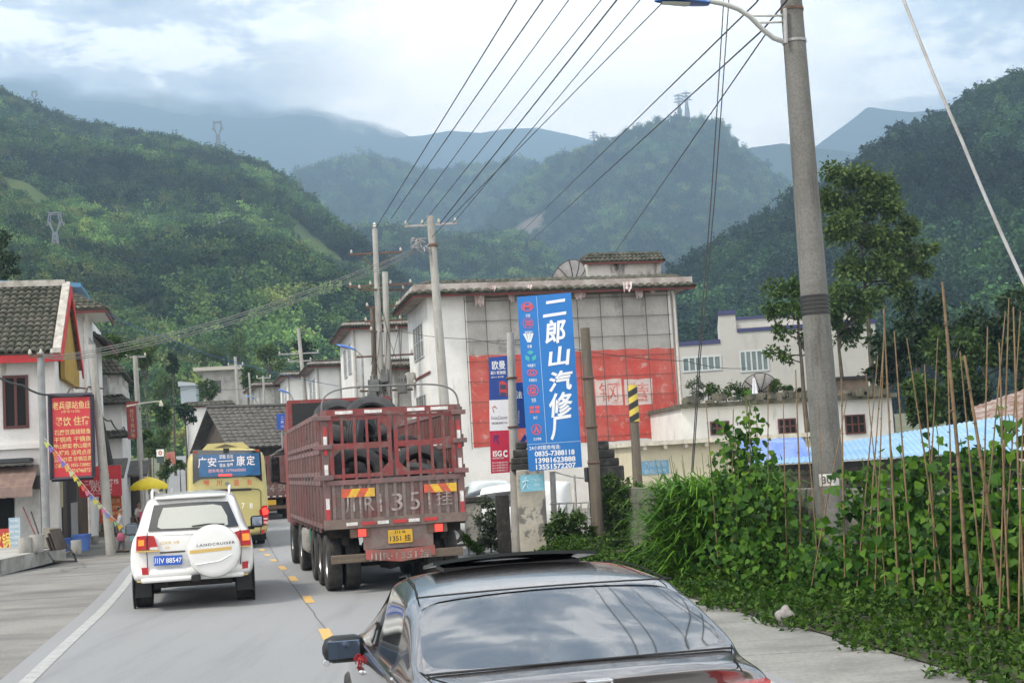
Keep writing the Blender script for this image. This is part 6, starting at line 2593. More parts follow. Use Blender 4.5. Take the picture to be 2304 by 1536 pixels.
# left pavement poles
b = gp(105, 1224, .35)
lp1, ld1 = upole('grey steel pole in front of the restaurant, strung with cables', at(91, 792, b.y), b, .125, .11, mat('grey_painted_pole', (.26, .27, .275), (.2, .2, .2), sc=3, rough=.6))
arm(lp1, at(92, 800, b.y - .1) - b, .35, .2, 3, M_rust)
b = gp(251, 1236, 0)
b.z = zg(b.y)
lp2, ld2 = upole('leaning concrete pole on the left pavement beside the big red sign', at(206, 775, b.y), b, .16, .12)
mb = MB()
mb.tube([at(216, 900, b.y + .5) - b, at(248, 1045, b.y + .5) - b], [.11, .12], 10)
mb.build('timber_prop', mat('tarred_timber', (.03, .027, .025), rough=.9), lp2)

# striped pole
b = base_at(1440, 1180, 36)
b = Vector((at(1440, 1185, 36).x, 36, 0))
rt, d_ = upole('brown pole whose top is wrapped in black and yellow stripes', at(1423, 867, 36), b, .15, .10, M_polew)
mb = MB()
for k in range(2):
    pass
A, B = at(1423, 866, 36) - b, at(1428, 948, 36) - b
M_by = bpy.data.materials.new('black_yellow_stripes')
M_by.use_nodes = True
nt = M_by.node_tree
tc_ = nt.nodes.new('ShaderNodeTexCoord')
mp_ = nt.nodes.new('ShaderNodeMapping')
mp_.inputs['Rotation'].default_value = (0, math.radians(28), 0)
wv = nt.nodes.new('ShaderNodeTexWave')
wv.bands_direction = 'Z'
wv.inputs['Scale'].default_value = 1.05
rp = nt.nodes.new('ShaderNodeValToRGB')
rp.color_ramp.interpolation = 'CONSTANT'
rp.color_ramp.elements[0].color = (.02, .02, .02, 1)
rp.color_ramp.elements[1].position = .52
rp.color_ramp.elements[1].color = (.58, .46, .07, 1)
nt.links.new(tc_.outputs['Object'], mp_.inputs[0])
nt.links.new(mp_.outputs[0], wv.inputs[0])
nt.links.new(wv.outputs['Fac'], rp.inputs[0])
nt.links.new(rp.outputs[0], nt.nodes['Principled BSDF'].inputs['Base Color'])
mb.tube([B, A], [.135, .125], 20)
mb.build('striped_sleeve', M_by, rt, smooth=40)

# big lamp pole in the bean rows
b = gp(1884, 1322)
bt_ = at(1780, 0, b.y)
dirp = bt_ - b
bp, dB = upole('massive stained concrete lamp pole standing among the bean vines', b + dirp * 1.12, b, .235, .150, mat('grimy_pole_concrete', (.165, .162, .15), (.125, .122, .112), sc=1.4, rough=.9, c3=(.075, .072, .065), sc3=1.6, lo3=.54, hi3=.72, st3=(4, 4, .35), bump=.25, bsc=60, var=.2))
for k, hh_, rr2, mm in ((0, (1848, 686), .012, M_black), (1, (1790, 95), .014, M_steel), (2, (1775, 24), .012, M_rust)):
    c = at(*hh_, b.y) - b
    t = c.z / dirp.z
    rad = .235 + (.150 - .235) * t / 1.12
    dn = dirp.normalized()
    for o_ in ((-.12, -.06, 0, .06, .12) if k == 0 else (0,)):
        mb = MB()
        mb.tube([dirp * t + dn * (o_ - .02), dirp * t + dn * (o_ + .02)], [rad + rr2, rad + rr2], 24)
        mb.build('band', mm, bp, smooth=40)
c = dirp * ((at(1865, 1078, b.y) - b).z / dirp.z)
mb = MB()
nd = Vector((0, -1, 0))
rad = .225
ps = []
for v in (-.085, .085):
    ps.append([c + Vector((rad * math.sin(a), -rad * math.cos(a), v)) for a in [math.radians(-38 + 76 * k / 10 - 12) for k in range(11)]])
mb.grid(ps)
num = mb.build('number_patch', mat('whitewash_patch', (.58, .57, .54), (.40, .39, .37), sc=9, rough=.9), bp, smooth=60)
mb = MB()
V, Fc, w_, h_ = text_geo('309', .01)
k_ = .145
mb.add([c + Vector((.229 * math.sin(v.x * k_ / .229 - .2), -.229 * math.cos(v.x * k_ / .229 - .2), v.y * k_)) for v in V], Fc)
mb.build('pole_number', mat('black_stencil', (.06, .06, .06), rough=.9), num)


def lamp_head(root, A, d, L_, w, name='lamp_head'):
    """boat-shaped street lamp: blue shell over a pale diffuser"""
    d = Vector(d).normalized()
    sx = d.cross(Vector((0, 0, 1))).normalized()
    up = sx.cross(d)
    mb = MB()
    rows = []
    for i in range(9):
        t = i / 8
        ww = w * (math.sin(pi * min(1, .12 + t * .88)) ** .5 * .5) * (1 if t < .6 else 1)
        hh2 = w * .34 * math.sin(pi * (.10 + .85 * t)) ** .6
        rows.append([Vector(A) + d * (L_ * t) + sx * (ww * math.cos(pi * j / 8)) + up * (hh2 * math.sin(pi * j / 8)) for j in range(9)])
    mb.grid(rows)
    mb.grid([[r[0], r[4] * .0 + (r[0] + r[8]) / 2 - up * w * .06, r[8]] for r in rows])
    o = mb.build(name, M_lampb, root, smooth=50)
    mb = MB()
    for i in range(3, 8):
        pass
    mb.grid([[(r[0] + r[8]) / 2 + (r[0] - r[8]) * .36 * s - up * (w * .075 + .03 * (1 - abs(s))) for s in (-1, -.5, 0, .5, 1)] for r in rows[3:8]])
    mb.build('diffuser', M_lampg, o, smooth=50)
    return o


mb = MB()
Yb = b.y
path = [at(1768, 96, Yb), at(1740, 86, Yb - .1), at(1715, 66, Yb - .2), at(1688, 38, Yb - .35), at(1660, 20, Yb - .5), at(1625, 8, Yb - .65), at(1592, 2, Yb - .8)]
mb.tube([p - b for p in path], .038, 10)
mb.build('lamp_arm', mat('white_painted_arm', (.62, .62, .60), (.5, .5, .48), sc=3, rough=.5), bp, smooth=50)
for p0, p1_ in (((1763, 36), (1688, 36)), ((1763, 50), (1700, 52))):
    mb = MB()
    mb.tube([at(*p0, Yb) - b, at(*p1_, Yb - .3) - b], .018, 6)
    mb.build('arm_stay', MATS['white_painted_arm'], bp)
mb = MB()
mb.tube([at(1766, 20, Yb - .18) - b, at(1768, 98, Yb - .18) - b], .03, 8)
mb.build('arm_bracket', M_steel, bp)
d_ = at(1470, -6, Yb - 1.0) - at(1592, 2, Yb - .8)
lamp_head(bp, at(1594, 6, Yb - .8) - b + Vector((0, 0, -.03)), d_, .82, .26)
# blue-headed lamps up the street and the lamp arm on the left
for lab, hd, ps_, Y in (('street lamp with a blue head beside the twin power pole', (757, 776), [(800, 788), (815, 800), (818, 900)], 66), ('small street lamp with a blue head above the blue road sign', (625, 876), [(652, 886), (660, 900), (664, 985)], 92),
                        ('tiny blue-headed street lamp above the old dark wooden house', (553, 890), [(572, 897), (580, 905), (584, 985)], 110)):
    bb = Vector((at(ps_[-1][0] + 5, 1080, Y).x, Y, zg(Y)))
    rt = thing('street_lamp', lab, 'street lamp', bb, 0, 'street lamps with blue heads along the right of the street')
    mb = MB()
    mb.tube([Vector((0, 0, 0))] + [at(*p, Y) - bb for p in ps_[::-1]], [.08, .07, .05, .04], 8)
    mb.build('post', M_steel, rt, smooth=50)
    h0, h1 = at(*ps_[0], Y) - bb, at(*hd, Y) - bb
    lamp_head(rt, h0 + (h1 - h0) * .02, h1 - h0, (h1 - h0).length, .34)
Y = 62
bb = base_at(320, 1100, Y)
bb = Vector((at(322, 1150, Y).x, Y, zg(Y) - .1))
rt = thing('street_lamp', 'lamp on a long pale arm reaching out over the left pavement', 'street lamp', bb)
mb = MB()
mb.tube([(0, 0, 0), at(312, 960, Y) - bb, at(309, 908, Y) - bb], [.09, .08, .06], 8)
mb.build('post', M_pole, rt, smooth=50)
mb = MB()
mb.tube([at(285, 914, Y) - bb, at(320, 907, Y) - bb, at(352, 903, Y) - bb, at(360, 903, Y) - bb], .035, 8)
mb.build('lamp_arm', mat('cream_arm', (.55, .53, .45), rough=.6), rt, smooth=50)
mb = MB()
mb.lathe([(.03, .10), (.05, .05), (.09, -.05), (.11, -.14), (.10, -.18), (0, -.19)], 12, Matrix.Translation(at(362, 905, Y) - bb))
mb.build('lamp_head', mat('cream_lamp', (.6, .57, .45), rough=.5), rt, smooth=50)


def wire(label, pts, r=.013, sag=0.0, m=None, name='power_line', group='overhead power lines'):
    P = [Vector(p) for p in pts]
    Q = []
    for a, c in zip(P, P[1:]):
        for k in range(14):
            t = k / 14
            q = a.lerp(c, t)
            q.z -= sag * 4 * t * (1 - t)
            Q.append(q)
    Q.append(P[-1])
    mb = MB()
    mb.tube(Q, r, 5)
    tag(mb.build(name, m or M_wire, smooth=60), label, 'wire', group)


WL = ['power line at the far left of the fan of wires overhead', 'second overhead wire from the left of the fan', 'third overhead wire of the fan, passing left of the central peak', 'middle wire of the overhead fan',
      'dark overhead wire just right of the middle of the fan', 'overhead wire of the fan ending at the top left of the lamp head', 'rightmost wire of the fan, passing under the blue lamp head']
for lab, (x0, y0), Y0, xt, r in zip(WL, ((846, 512), (880, 492), (912, 504), (950, 504), (990, 503), (1020, 502), (970, 535)), (58, 58, 49, 49, 49, 49, 49), (1163, 1222, 1280, 1353, 1388, 1440, 1497), (.016, .016, .012, .012, .018, .012, .012)):
    A = at(x0, y0, Y0)
    B = at(xt, 0, 27)
    C = B + (B - A) * 1.5
    C.z = max(C.z, B.z - 1.2)
    wire(lab, [A, B, C], r, .0)
A = at(1150, 545, 120)
wire('long wire crossing the central peak up to the top of the lamp pole', [A, at(1700, 8, 20), at(1700, 8, 20) + Vector((3, -30, .5))], .014)
wire('lower long wire crossing the central peak towards the lamp pole', [at(1175, 560, 120), at(1716, 68, 20), at(1716, 68, 20) + Vector((3, -30, .5))], .014)
wire('wire from the roof hut of the red-banded house to the lamp pole', [at(1385, 566, 58), at(1722, 78, 19.6)], .012)
for i, (xt, xm) in enumerate(((1632, 1598), (1644, 1606))):
    wire(['left', 'right'][i] + ' one of the two drop wires hanging left of the lamp pole', [at(xt, -60, 24), at(xm + 4, 420, 24.5), at(xm - 26 - 4 * i, 800, 25), at(1556 + 3 * i, 1062, 25.5)], .011, 0.02, group='drop wires')
wire('thick slanting stay wire at the top right', [at(2010, -60, 14), at(2165, 320, 13.6), at(2330, 690, 13.2)], .019, .05, M_steel, 'stay_wire', None)
for i, dy in enumerate((0, 5, 12, 17)):
    wire('%s cable of the bundle running from the restaurant pole to the power pole' % ('top', 'upper middle', 'lower middle', 'bottom')[i], [at(96, 798 + dy * .4, 41.6), at(215, 785 + dy, 43), at(520, 712 + dy, 45), at(830, 600 + dy, 48), at(944, 552 + dy * .5, 49)], .012, .06,
         mat('pale_cable', (.20, .20, .19), rough=.7), 'cable', 'cables to the restaurant pole')
wire('thin blue cable from the tall white house over the street', [at(238, 704, 53), at(380, 760, 62), at(520, 812, 74), at(760, 868, 80)], .016, .1, mat('blue_cable', (.03, .10, .25), rough=.6), 'cable', None)
wire('heavy dark cable drooping across the restaurant front', [at(-20, 838, 40), at(50, 866, 40.8), at(110, 888, 41.6), at(208, 884, 43.4)], .035, .08, None, 'cable', None)
wire('dark tangled cable sagging behind the leaning pole', [at(212, 900, 45), at(250, 945, 50), at(278, 960, 54), at(300, 965, 60)], .03, .25, None, 'cable', None)
wire('loose wire strung across the front of the red-banded house', [at(890, 742, 57), at(1060, 762, 53), at(1240, 775, 40), at(1545, 812, 46), at(1680, 828, 46)], .012, .1, None, 'cable', None)
wire('drooping wire at the head of the street over the old houses', [at(310, 868, 74), at(430, 872, 80), at(640, 858, 90)], .012, .3, None, 'cable', None)
# wires above and behind the car, part of the same lines
for i in range(4):
    wire('roadside line passing above the dark saloon, wire %s' % ('nearest the road', 'next to the road', 'third from the road', 'farthest from the road')[i], [Vector((1.3 + .35 * i, -12, 8.2 + .1 * i)), Vector((3.2 + .35 * i, 8, 9.6)), Vector((4.2 + .2 * i, b.y, 9.8))], .013, .2, None, 'power_line', 'roadside lines above the saloon')

# ------------------------------------------------------------------ signs


def board(name, label, Y, rz, corners, m, cat='sign', thick=.05, frame=None, group=None):
    """flat board; corners in photo pixels TL, TR, BR, BL"""
    c = at(*corners[3], Y)
    fr = Frame(Vector((c.x, Y, 0)), math.radians(rz))
    P = [fr.hit(*q) for q in corners]
    root = None
    mb = MB()
    mb.prism([(a, 0, z) for a, z in P], (0, thick, 0))
    root = mb.build(name, m, loc=fr.o, rz=fr.rz)
    tag(root, label, cat, group)
    if frame:
        mb = MB()
        n = len(P)
        for i in range(n):
            (a, c_), (b2_, d2_) = P[i], P[(i + 1) % n]
            mb.tube([(a, -.01, c_), (b2_, -.01, d2_)], frame[1], 4)
        mb.build('frame', frame[0], root)
    return root, fr


def put(mb, fr, s, px, py, w, h, slope=-.07, bold=.0, y=-.006, k=None):
    a, z = fr.hit(px, py, y)
    kk = (fr.o.y) / FPX
    mb.text(s, (a, y, z), Vector((1, 0, -slope * 0)), (0, 0, 1), 1, bold=bold, fit=w * kk, fith=h * kk)


M_signblue = mat('sky_blue_board', (.018, .17, .50), (.022, .18, .52), sc=2, rough=.45, var=.03)
M_yel2 = mat('cream_yellow_lettering', (.72, .56, .24), (.6, .38, .2), sc=8, rough=.6)
M_redb = mat('red_board', (.50, .03, .045), (.52, .05, .055), sc=2, rough=.55)
# tall blue repair-shop banner between two posts
sgn, SF = board('banner', 'tall blue banner with white calligraphy and phone numbers between two posts', 29.6, 4, [(1163, 668), (1285, 658), (1310, 1050), (1190, 1060)], M_signblue, thick=.03)
mb = MB()
for s, x, y, w, h in (('二', 1247, 693, 54, 36), ('郎', 1250, 745, 50, 54), ('山', 1258, 801, 52, 44), ('汽', 1262, 856, 56, 46), ('修', 1262, 909, 54, 54), ('厂', 1262, 961, 50, 52)):
    V, Fc, w_, h_ = text_geo(s, .026, .12)
    a, z = SF.hit(x, y, -.006)
    kx, kz = w * 29.6 / FPX / w_, h * 29.6 / FPX / h_
    mb.add([(a + v.x * kx, -.006, z + v.y * kz + v.x * kx * .10) for v in V], Fc)
mb.build('shop_name', mat('white_paint_lettering', (.80, .82, .84), rough=.5, var=.03), sgn)
mb = MB()
put(mb, SF, '24小时服务电话:', 1226, 1006, 70, 10, bold=.02)
put(mb, SF, '0835-7388118', 1248, 1018.5, 90, 12, bold=.03)
put(mb, SF, '13981623888', 1250, 1033.5, 90, 12, bold=.03)
put(mb, SF, '13551572207', 1251, 1048, 90, 12, bold=.03)
mb.build('phone_numbers', MATS['white_paint_lettering'], sgn)
mb = MB()
for A, B in (((1207, 667), (1230, 996)), ((1186, 1000), (1306, 992))):
    P0, P1_ = SF.hit(*A), SF.hit(*B)
    mb.tube([(P0[0], -.002, P0[1]), (P1_[0], -.002, P1_[1])], .005, 4)
mb.build('dividing_line', mat('pale_line', (.45, .6, .75), rough=.6), sgn)
M_emred = mat('emblem_pink_red', (.60, .10, .14), rough=.5)
M_emw = mat('emblem_white', (.7, .75, .78), rough=.5)
M_emg = mat('emblem_teal', (.06, .42, .42), rough=.5)
kk = 29.6 / FPX


def ell_ring(mb, cx, cz, rx, rz_, t, y=-.006, n=28):
    for k in range(n):
        a0, a1 = 2 * pi * k / n, 2 * pi * (k + 1) / n
        mb.add([(cx + rx * q * math.cos(a), y, cz + rz_ * q * math.sin(a)) for a, q in ((a0, 1), (a1, 1), (a1, 1 - t), (a0, 1 - t))], [(0, 1, 2, 3)])


def polyz(mb, pts, y=-.006):
    mb.add([(a, y, z) for a, z in pts], [tuple(range(len(pts)))])


EM = [('红岩', 1186, 690, 14, 10.5), ('陕西重汽', 1188, 727, 12, 12), ('欧曼', 1190, 760, 13, 10), ('中国重汽', 1194, 801, 12.5, 12), ('华菱星马', 1197, 838, 12, 8), ('东风', 1199, 878, 13, 13), ('徐工', 1203, 921, 11.5, 9), ('北方奔驰', 1207, 966, 12, 12)]
for i, (nm, x, y, rx, ry) in enumerate(EM):
    cx, cz = SF.hit(x, y, -.006)
    RX, RZ = rx * kk, ry * kk
    mb = MB()
    if i == 0:
        ell_ring(mb, cx, cz, RX, RZ, .2)
        mb.text('M', (cx, -.0065, cz), (1, 0, 0), (0, 0, 1), 1, bold=.03, fit=RX * 1.3, fith=RZ * 1.1)
    elif i == 1:
        ell_ring(mb, cx, cz, RX, RZ, .12)
        for q in (-.35, 0, .35):
            polyz(mb, [(cx - RX * .55, cz + RZ * (q - .12)), (cx + RX * .55, cz + RZ * (q - .12)), (cx + RX * .55, cz + RZ * (q + .12)), (cx - RX * .55, cz + RZ * (q + .12))])
    elif i == 2:
        for q in (-1, -.33, .33):
            polyz(mb, [(cx + RX * q, cz + RZ), (cx + RX * (q + .55), cz + RZ), (cx + RX * (q * .3 + .2), cz - RZ), (cx + RX * (q * .3), cz - RZ)])
    elif i == 3:
        for a in (90, 210, 330):
            a0 = math.radians(a)
            polyz(mb, [(cx + RX * math.cos(a0 + u) * v, cz + RZ * math.sin(a0 + u) * v) for u, v in ((-.75, 1), (0, 1.15), (.75, 1), (.5, .45), (0, .3), (-.5, .45))])
    elif i == 4:
        ell_ring(mb, cx, cz, RX, RZ, .22)
        ell_ring(mb, cx, cz, RX * .45, RZ * .7, .4)
    elif i == 5:
        ell_ring(mb, cx, cz, RX, RZ, .16)
        ell_ring(mb, cx - RX * .12, cz, RX * .42, RZ * .62, .4)
        ell_ring(mb, cx + RX * .12, cz, RX * .42, RZ * .62, .4, y=-.0065)
    elif i == 6:
        for q in (-1, .1):
            for z_ in (-.9, .1):
                polyz(mb, [(cx + RX * q, cz + RZ * z_), (cx + RX * (q + .88), cz + RZ * z_), (cx + RX * (q + .88), cz + RZ * (z_ + .78)), (cx + RX * q, cz + RZ * (z_ + .78))])
    else:
        ell_ring(mb, cx, cz, RX, RZ, .16)
        polyz(mb, [(cx - RX * .62, cz - RZ * .6), (cx - RX * .2, cz - RZ * .6), (cx, cz + RZ * .1), (cx + RX * .2, cz - RZ * .6), (cx + RX * .62, cz - RZ * .6), (cx, cz + RZ * .85)], y=-.0065)
    mb.build('emblem', M_emg if i == 3 else (M_emw if i == 2 else M_emred), sgn)
    mb = MB()
    put(mb, SF, nm, x + 2, y + ry + 9, 10 if len(nm) == 2 else 18, 7 if i < 5 or i > 5 else 10, bold=.02)
    mb.build('emblem_caption', M_emw, sgn)
for lab, pt, pb, Y, r0, r1, m in (('grey concrete post at the left edge of the tall blue banner', (1148, 748), (1164, 1246), 30.3, .125, .085, M_pole), ('brown round post at the right edge of the tall blue banner', (1316, 738), (1350, 1252), 29.5, .135, .105, M_polew)):
    bb = at(*pb, Y)
    bb.z = 0
    rt, d_ = upole(lab, at(*pt, Y), Vector((bb.x, Y, 0)), r0, r1, m, 'banner_post', 'post')
    for py in (850, 960, 1040):
        mb = MB()
        t = (py - pt[1]) / (pb[1] - pt[1])
        c = at(pt[0] + (pb[0] - pt[0]) * t, py, Y) - bb
        mb.lathe([(r0 + .005, -.02), (r0 + .012, 0), (r0 + .005, .02)], 14, Matrix.Translation(c))
        mb.build('clamp_band', M_rust, rt)
# the three-panel lamp-post flag
fl, FL = board('flag_panel', 'dark blue flag panel with white characters and a small lorry picture', 30.25, 4, [(1100, 804), (1143, 800), (1145, 898), (1101, 900)], mat('navy_panel', (.012, .05, .24), (.02, .07, .3), sc=2, rough=.5), group='flag panels on the left banner post')
mb = MB()
put(mb, FL, '欧曼', 1122, 821, 30, 20, bold=.03)
put(mb, FL, '超值新旗舰', 1121, 838, 34, 8, bold=.03)
put(mb, FL, '强动力 更可靠', 1119, 848, 28, 4)
mb.build('panel_lettering', M_white, fl)
mb = MB()
a, z = FL.hit(1132, 873, -.006)
polyz(mb, [(a - .09, z - .16), (a + .08, z - .18), (a + .09, z + .10), (a + .02, z + .17), (a - .08, z + .15)])
pm = mb.build('lorry_picture', mat('picture_red', (.5, .05, .05), rough=.5), fl)
mb = MB()
polyz(mb, [(a - .07, z - .02), (a + .07, z - .03), (a + .07, z + .08), (a - .06, z + .09)], y=-.008)
polyz(mb, [(a - .08, z - .16), (a + .07, z - .17), (a + .07, z - .10), (a - .08, z - .09)], y=-.008)
mb.build('picture_cab', mat('picture_dark', (.04, .06, .12), rough=.5), pm)
fl, FL = board('flag_panel', 'white flag panel with grey writing between the blue and red panels', 30.25, 4, [(1101, 900), (1145, 898), (1146, 967), (1102, 969)], mat('white_panel', (.70, .69, .71), rough=.5), group='flag panels on the left banner post')
mb = MB()
put(mb, FL, 'FotonDaimler', 1124, 939, 37, 8)
put(mb, FL, '福田戴姆勒汽车', 1124, 951, 36, 5, bold=.01)
mb.build('panel_lettering', mat('grey_text', (.16, .16, .19), rough=.5), fl)
mb = MB()
a, z = FL.hit(1113, 920, -.006)
polyz(mb, [(a - .07, z + .02), (a, z + .08), (a + .06, z + .02), (a + .03, z + .02), (a, z + .05), (a - .05, z + .02)])
polyz(mb, [(a - .05, z + .0), (a - .03, z), (a - .01, z - .08), (a - .03, z - .08)])
mb.build('house_mark', mat('orange_red_mark', (.55, .12, .06), rough=.5), fl)
fl, FL = board('flag_panel', 'crimson flag panel with white letters at the bottom of the flag', 30.25, 4, [(1102, 969), (1146, 967), (1147, 1062), (1105, 1065)], mat('crimson_panel', (.45, .012, .05), (.5, .02, .06), sc=2, rough=.5), group='flag panels on the left banner post')
mb = MB()
put(mb, FL, 'ISG', 1119, 1020, 20, 13, bold=.03)
put(mb, FL, 'C', 1137, 1020, 10, 16, bold=.05)
put(mb, FL, '福田康明斯发动机', 1121, 1030, 26, 4)
for k in range(4):
    put(mb, FL, '四川川车销售有限公司', 1125, 1040 + 6 * k, 34, 4)
mb.build('panel_lettering', M_white, fl)
mb = MB()
a, z = FL.hit(1117, 988, -.006)
polyz(mb, [(a - .07, z + .10), (a + .06, z + .09), (a + .05, z + .04), (a + .01, z + .03), (a + .06, z - .10), (a + .03, z - .10), (a - .03, z + .02), (a - .05, z - .08), (a - .07, z - .06), (a - .05, z + .05)])
mb.build('engine_picture', mat('picture_purple', (.12, .02, .12), rough=.5), fl)
fl, FL = board('flag_panel', 'narrow dark blue flag panel half hidden behind the tall blue banner', 31.0, 4, [(1158, 861), (1184, 859), (1188, 962), (1161, 964)], MATS['navy_panel'])
mb = MB()
put(mb, FL, '法', 1168, 888, 14, 17, bold=.04)
for k in range(6):
    put(mb, FL, '文', 1167, 925 + k * 5, 4, 4)
mb.build('panel_lettering', M_white, fl)
fl, FL = board('flag_panel', 'folded corner of a torn blue flag beside the stone finial', 31.2, 4, [(1181, 975), (1186, 986), (1170, 1006), (1167, 998)], MATS['navy_panel'])

# left: restaurant and inn signs
sg, SG = board('sign_board', 'big red restaurant sign with rows of cream characters and dark frame', 43.0, 3, [(112, 890), (207, 887), (211, 1073), (117, 1079)], M_redb, frame=(mat('dark_sign_frame', (.03, .025, .04), rough=.6), .07), thick=.18)
mb = MB()
for s, x, y, w, h, bo in (('老兵驿站鱼庄', 161, 911, 86, 18, .03), ('(停车住宿)', 159, 925.5, 42, 7, .0), ('餐饮 住宿', 162, 947, 76, 21, .03), ('石磨豆腐烧鲢鱼', 163, 971, 81, 12, .01), ('干锅鸡 干锅鱼', 163, 987.5, 82, 12, .01), ('蜀山野菜·野山腊肉', 163, 1002.5, 84, 11, .01),
                          ('土罐鸡 活鸡点杀', 164, 1017.5, 84, 12, .01), ('各种炒菜 砂锅豆腐', 164, 1032, 84, 11, .01), ('订餐热线: 0835-7388822', 165, 1045.5, 84, 10, .01), ('13547468737', 183, 1057.5, 48, 9, .01)):
    put(mb, SG, s, x, y, w, h, bold=bo)
mb.build('sign_lettering', M_yel2, sg)
mb = MB()
for s in (0, 1):
    a, z = SG.hit(150 + 40 * s, 885)
    mb.tube([(a, .1, z), (a, .5, z + .25), (a, 2.4, z + .3)], .03, 6)
mb.build('hanger', M_rust, sg)
sg, SG = board('sign_board', 'smaller red inn sign with white characters behind the leaning pole', 48.0, 3, [(176, 1050), (271, 1046), (274, 1114), (178, 1119)], M_redb, thick=.08)
mb = MB()
for s, x, y, w, h, bo in (('二郎山一缘客栈', 228, 1084, 76, 12, .02), ('欢迎您', 228, 1097, 48, 16, .03), ('电话: 13881600123', 226, 1109, 50, 5, 0), ('★', 243, 1068, 8, 9, 0)):
    put(mb, SG, s, x, y, w, h, bold=bo)
mb.build('sign_lettering', mat('pale_pink_lettering', (.70, .62, .60), rough=.6), sg)
sg, SG = board('sign_board', 'red poster board with yellow patches under the inn sign', 48.3, 3, [(222, 1117), (272, 1114), (275, 1172), (224, 1177)], mat('orange_red_board', (.45, .05, .03), (.5, .16, .05), sc=4, rough=.6), thick=.06)
mb = MB()
for s, x, y, w, h in (('停车 服务', 248, 1127, 44, 10), ('住宿 餐饮', 248, 1142, 42, 9), ('停车 加水', 248, 1154, 42, 9), ('补胎', 240, 1166, 20, 8)):
    put(mb, SG, s, x, y, w, h, bold=.03)
mb.build('sign_lettering', M_yel2, sg)
sg, SG = board('sign_board', 'narrow upright red sign on the white balconied house', 64.5, 6, [(283, 905), (311, 902), (316, 985), (288, 988)], mat('brick_red_board', (.30, .05, .05), (.24, .05, .06), sc=3, rough=.6), thick=.1)
mb = MB()
put(mb, SG, '交通旅馆', 297, 911, 24, 5, bold=.02)
for k, ch in enumerate('住宿餐饮停车'):
    put(mb, SG, ch, 296 + k * .7, 924 + k * 11, 9, 9, bold=.02)
mb.build('sign_lettering', mat('dull_yellow_lettering', (.55, .40, .22), rough=.6), sg)
sg, SG = board('sign_board', 'small white and dark sign with an orange mark on the bank below the distant lorry', 95, 6, [(352, 1010), (368, 1009), (369, 1040), (353, 1041)], mat('dark_green_board', (.05, .08, .075), rough=.6), thick=.08)
mb = MB()
a, z = SG.hit(352.5, 1027, -.02)
b2_, z2_ = SG.hit(368.5, 1010, -.02)
mb.bx(a, b2_, -.03, -.005, z, z2_)
wp = mb.build('white_panel', M_white, sg)
mb = MB()
ell_ring(mb, (a + b2_) / 2, (z + z2_) / 2, .13, .16, .6, y=-.034)
mb.build('petal_mark', mat('orange_mark', (.6, .16, .03), rough=.5), wp)
sg, SG = board('sign_board', 'dull red banner beside the small orange-marked sign on the bank', 94, 6, [(371, 1017), (393, 1015), (395, 1043), (373, 1045)], mat('dull_red_banner', (.36, .10, .075), (.42, .2, .15), sc=3, rough=.7), thick=.06)
for px, Y, py in ((361, 95, 1040), (374, 94, 1044), (392, 94, 1042)):
    pass
sg, SG = board('road_sign', 'blue road sign with white writing beside the tyre truck', 82, 8, [(622, 931), (646, 929), (647, 964), (623, 967)], mat('road_sign_blue', (.03, .09, .40), rough=.5), thick=.06)
mb = MB()
for k, ch in enumerate('二郎山'):
    put(mb, SG, ch, 635, 940 + k * 9, 6, 6)
mb.build('sign_lettering', M_white, sg)
mb = MB()
a, z = SG.hit(634, 967)
mb.tube([(a, .1, z + 1.0), (a, .1, zg(82))], .05, 8)
mb.build('post', M_steel, sg)
sg, SG = board('plaque', 'small light blue plaque with a running figure on the peeling pillar', 29.75, 4, [(1170, 1069), (1224, 1065), (1226, 1102), (1172, 1106)], mat('light_blue_plaque', (.22, .52, .64), (.26, .55, .66), sc=3, rough=.5), cat='sign', thick=.02)
mb = MB()
put(mb, SG, '紧急出口', 1207, 1079, 24, 6, bold=.02)
put(mb, SG, '通道', 1208, 1090, 12, 6, bold=.02)
a, z = SG.hit(1183, 1087, -.006)
polyz(mb, [(a - .015, z + .10), (a + .025, z + .10), (a + .025, z + .14), (a - .015, z + .14)])
for P0, P1_ in (((0, .09), (-.01, -.02)), ((0, .07), (.07, .03)), ((0, .07), (-.07, .02)), ((-.01, -.02), (.05, -.12)), ((-.01, -.02), (-.07, -.12))):
    mb.tube([(a + P0[0], -.004, z + P0[1]), (a + P1_[0], -.004, z + P1_[1])], .012, 4)
mb.build('plaque_marks', mat('pale_plaque_paint', (.55, .76, .82), rough=.6), sg)

# ------------------------------------------------------------------ gate, pillars, boundary wall
M_peel = mat('peeling_pillar_render', (.52, .49, .42), (.46, .42, .34), sc=2, rough=.95, c3=(.20, .19, .175), sc3=1.1, lo3=.50, hi3=.53, bump=.3, bsc=25)
bb = at(1204, 1248, 30)
pr = thing('gate_pillar', 'square gate pillar with peeling render left of the gate', 'pillar', Vector((bb.x, 30, 0)), math.radians(4))
zt = at(1198, 1098, 30).z
mb = MB()
mb.bx(-.31, .31, 0, .62, 0, zt + .42, bev=.015)
mb.build('shaft', M_peel, pr)
mb = MB()
mb.bx(-.42, .30, .02, .6, zt + .42, zt + .55, bev=.02)
mb.bx(-.40, .18, .05, .55, zt + .55, zt + .70, bev=.03)
mb.bx(-.35, .1, .1, .5, zt + .70, zt + .88, bev=.03)
mb.bx(-.28, -.02, .15, .45, zt + .88, zt + 1.05, bev=.04)
mb.build('stone_cap', M_darkstone, pr)
bb = at(1375, 1248, 30.3)
pr2 = thing('gate_pillar', 'dark gate pillar with a stepped blackened stone top, overgrown by creeper', 'pillar', Vector((bb.x, 30.3, 0)), math.radians(4))
zc = at(1372, 1075, 30.3).z
z_ = [at(1372, y, 30.3).z for y in (1082, 1048, 1030, 1010, 990)]
mb = MB()
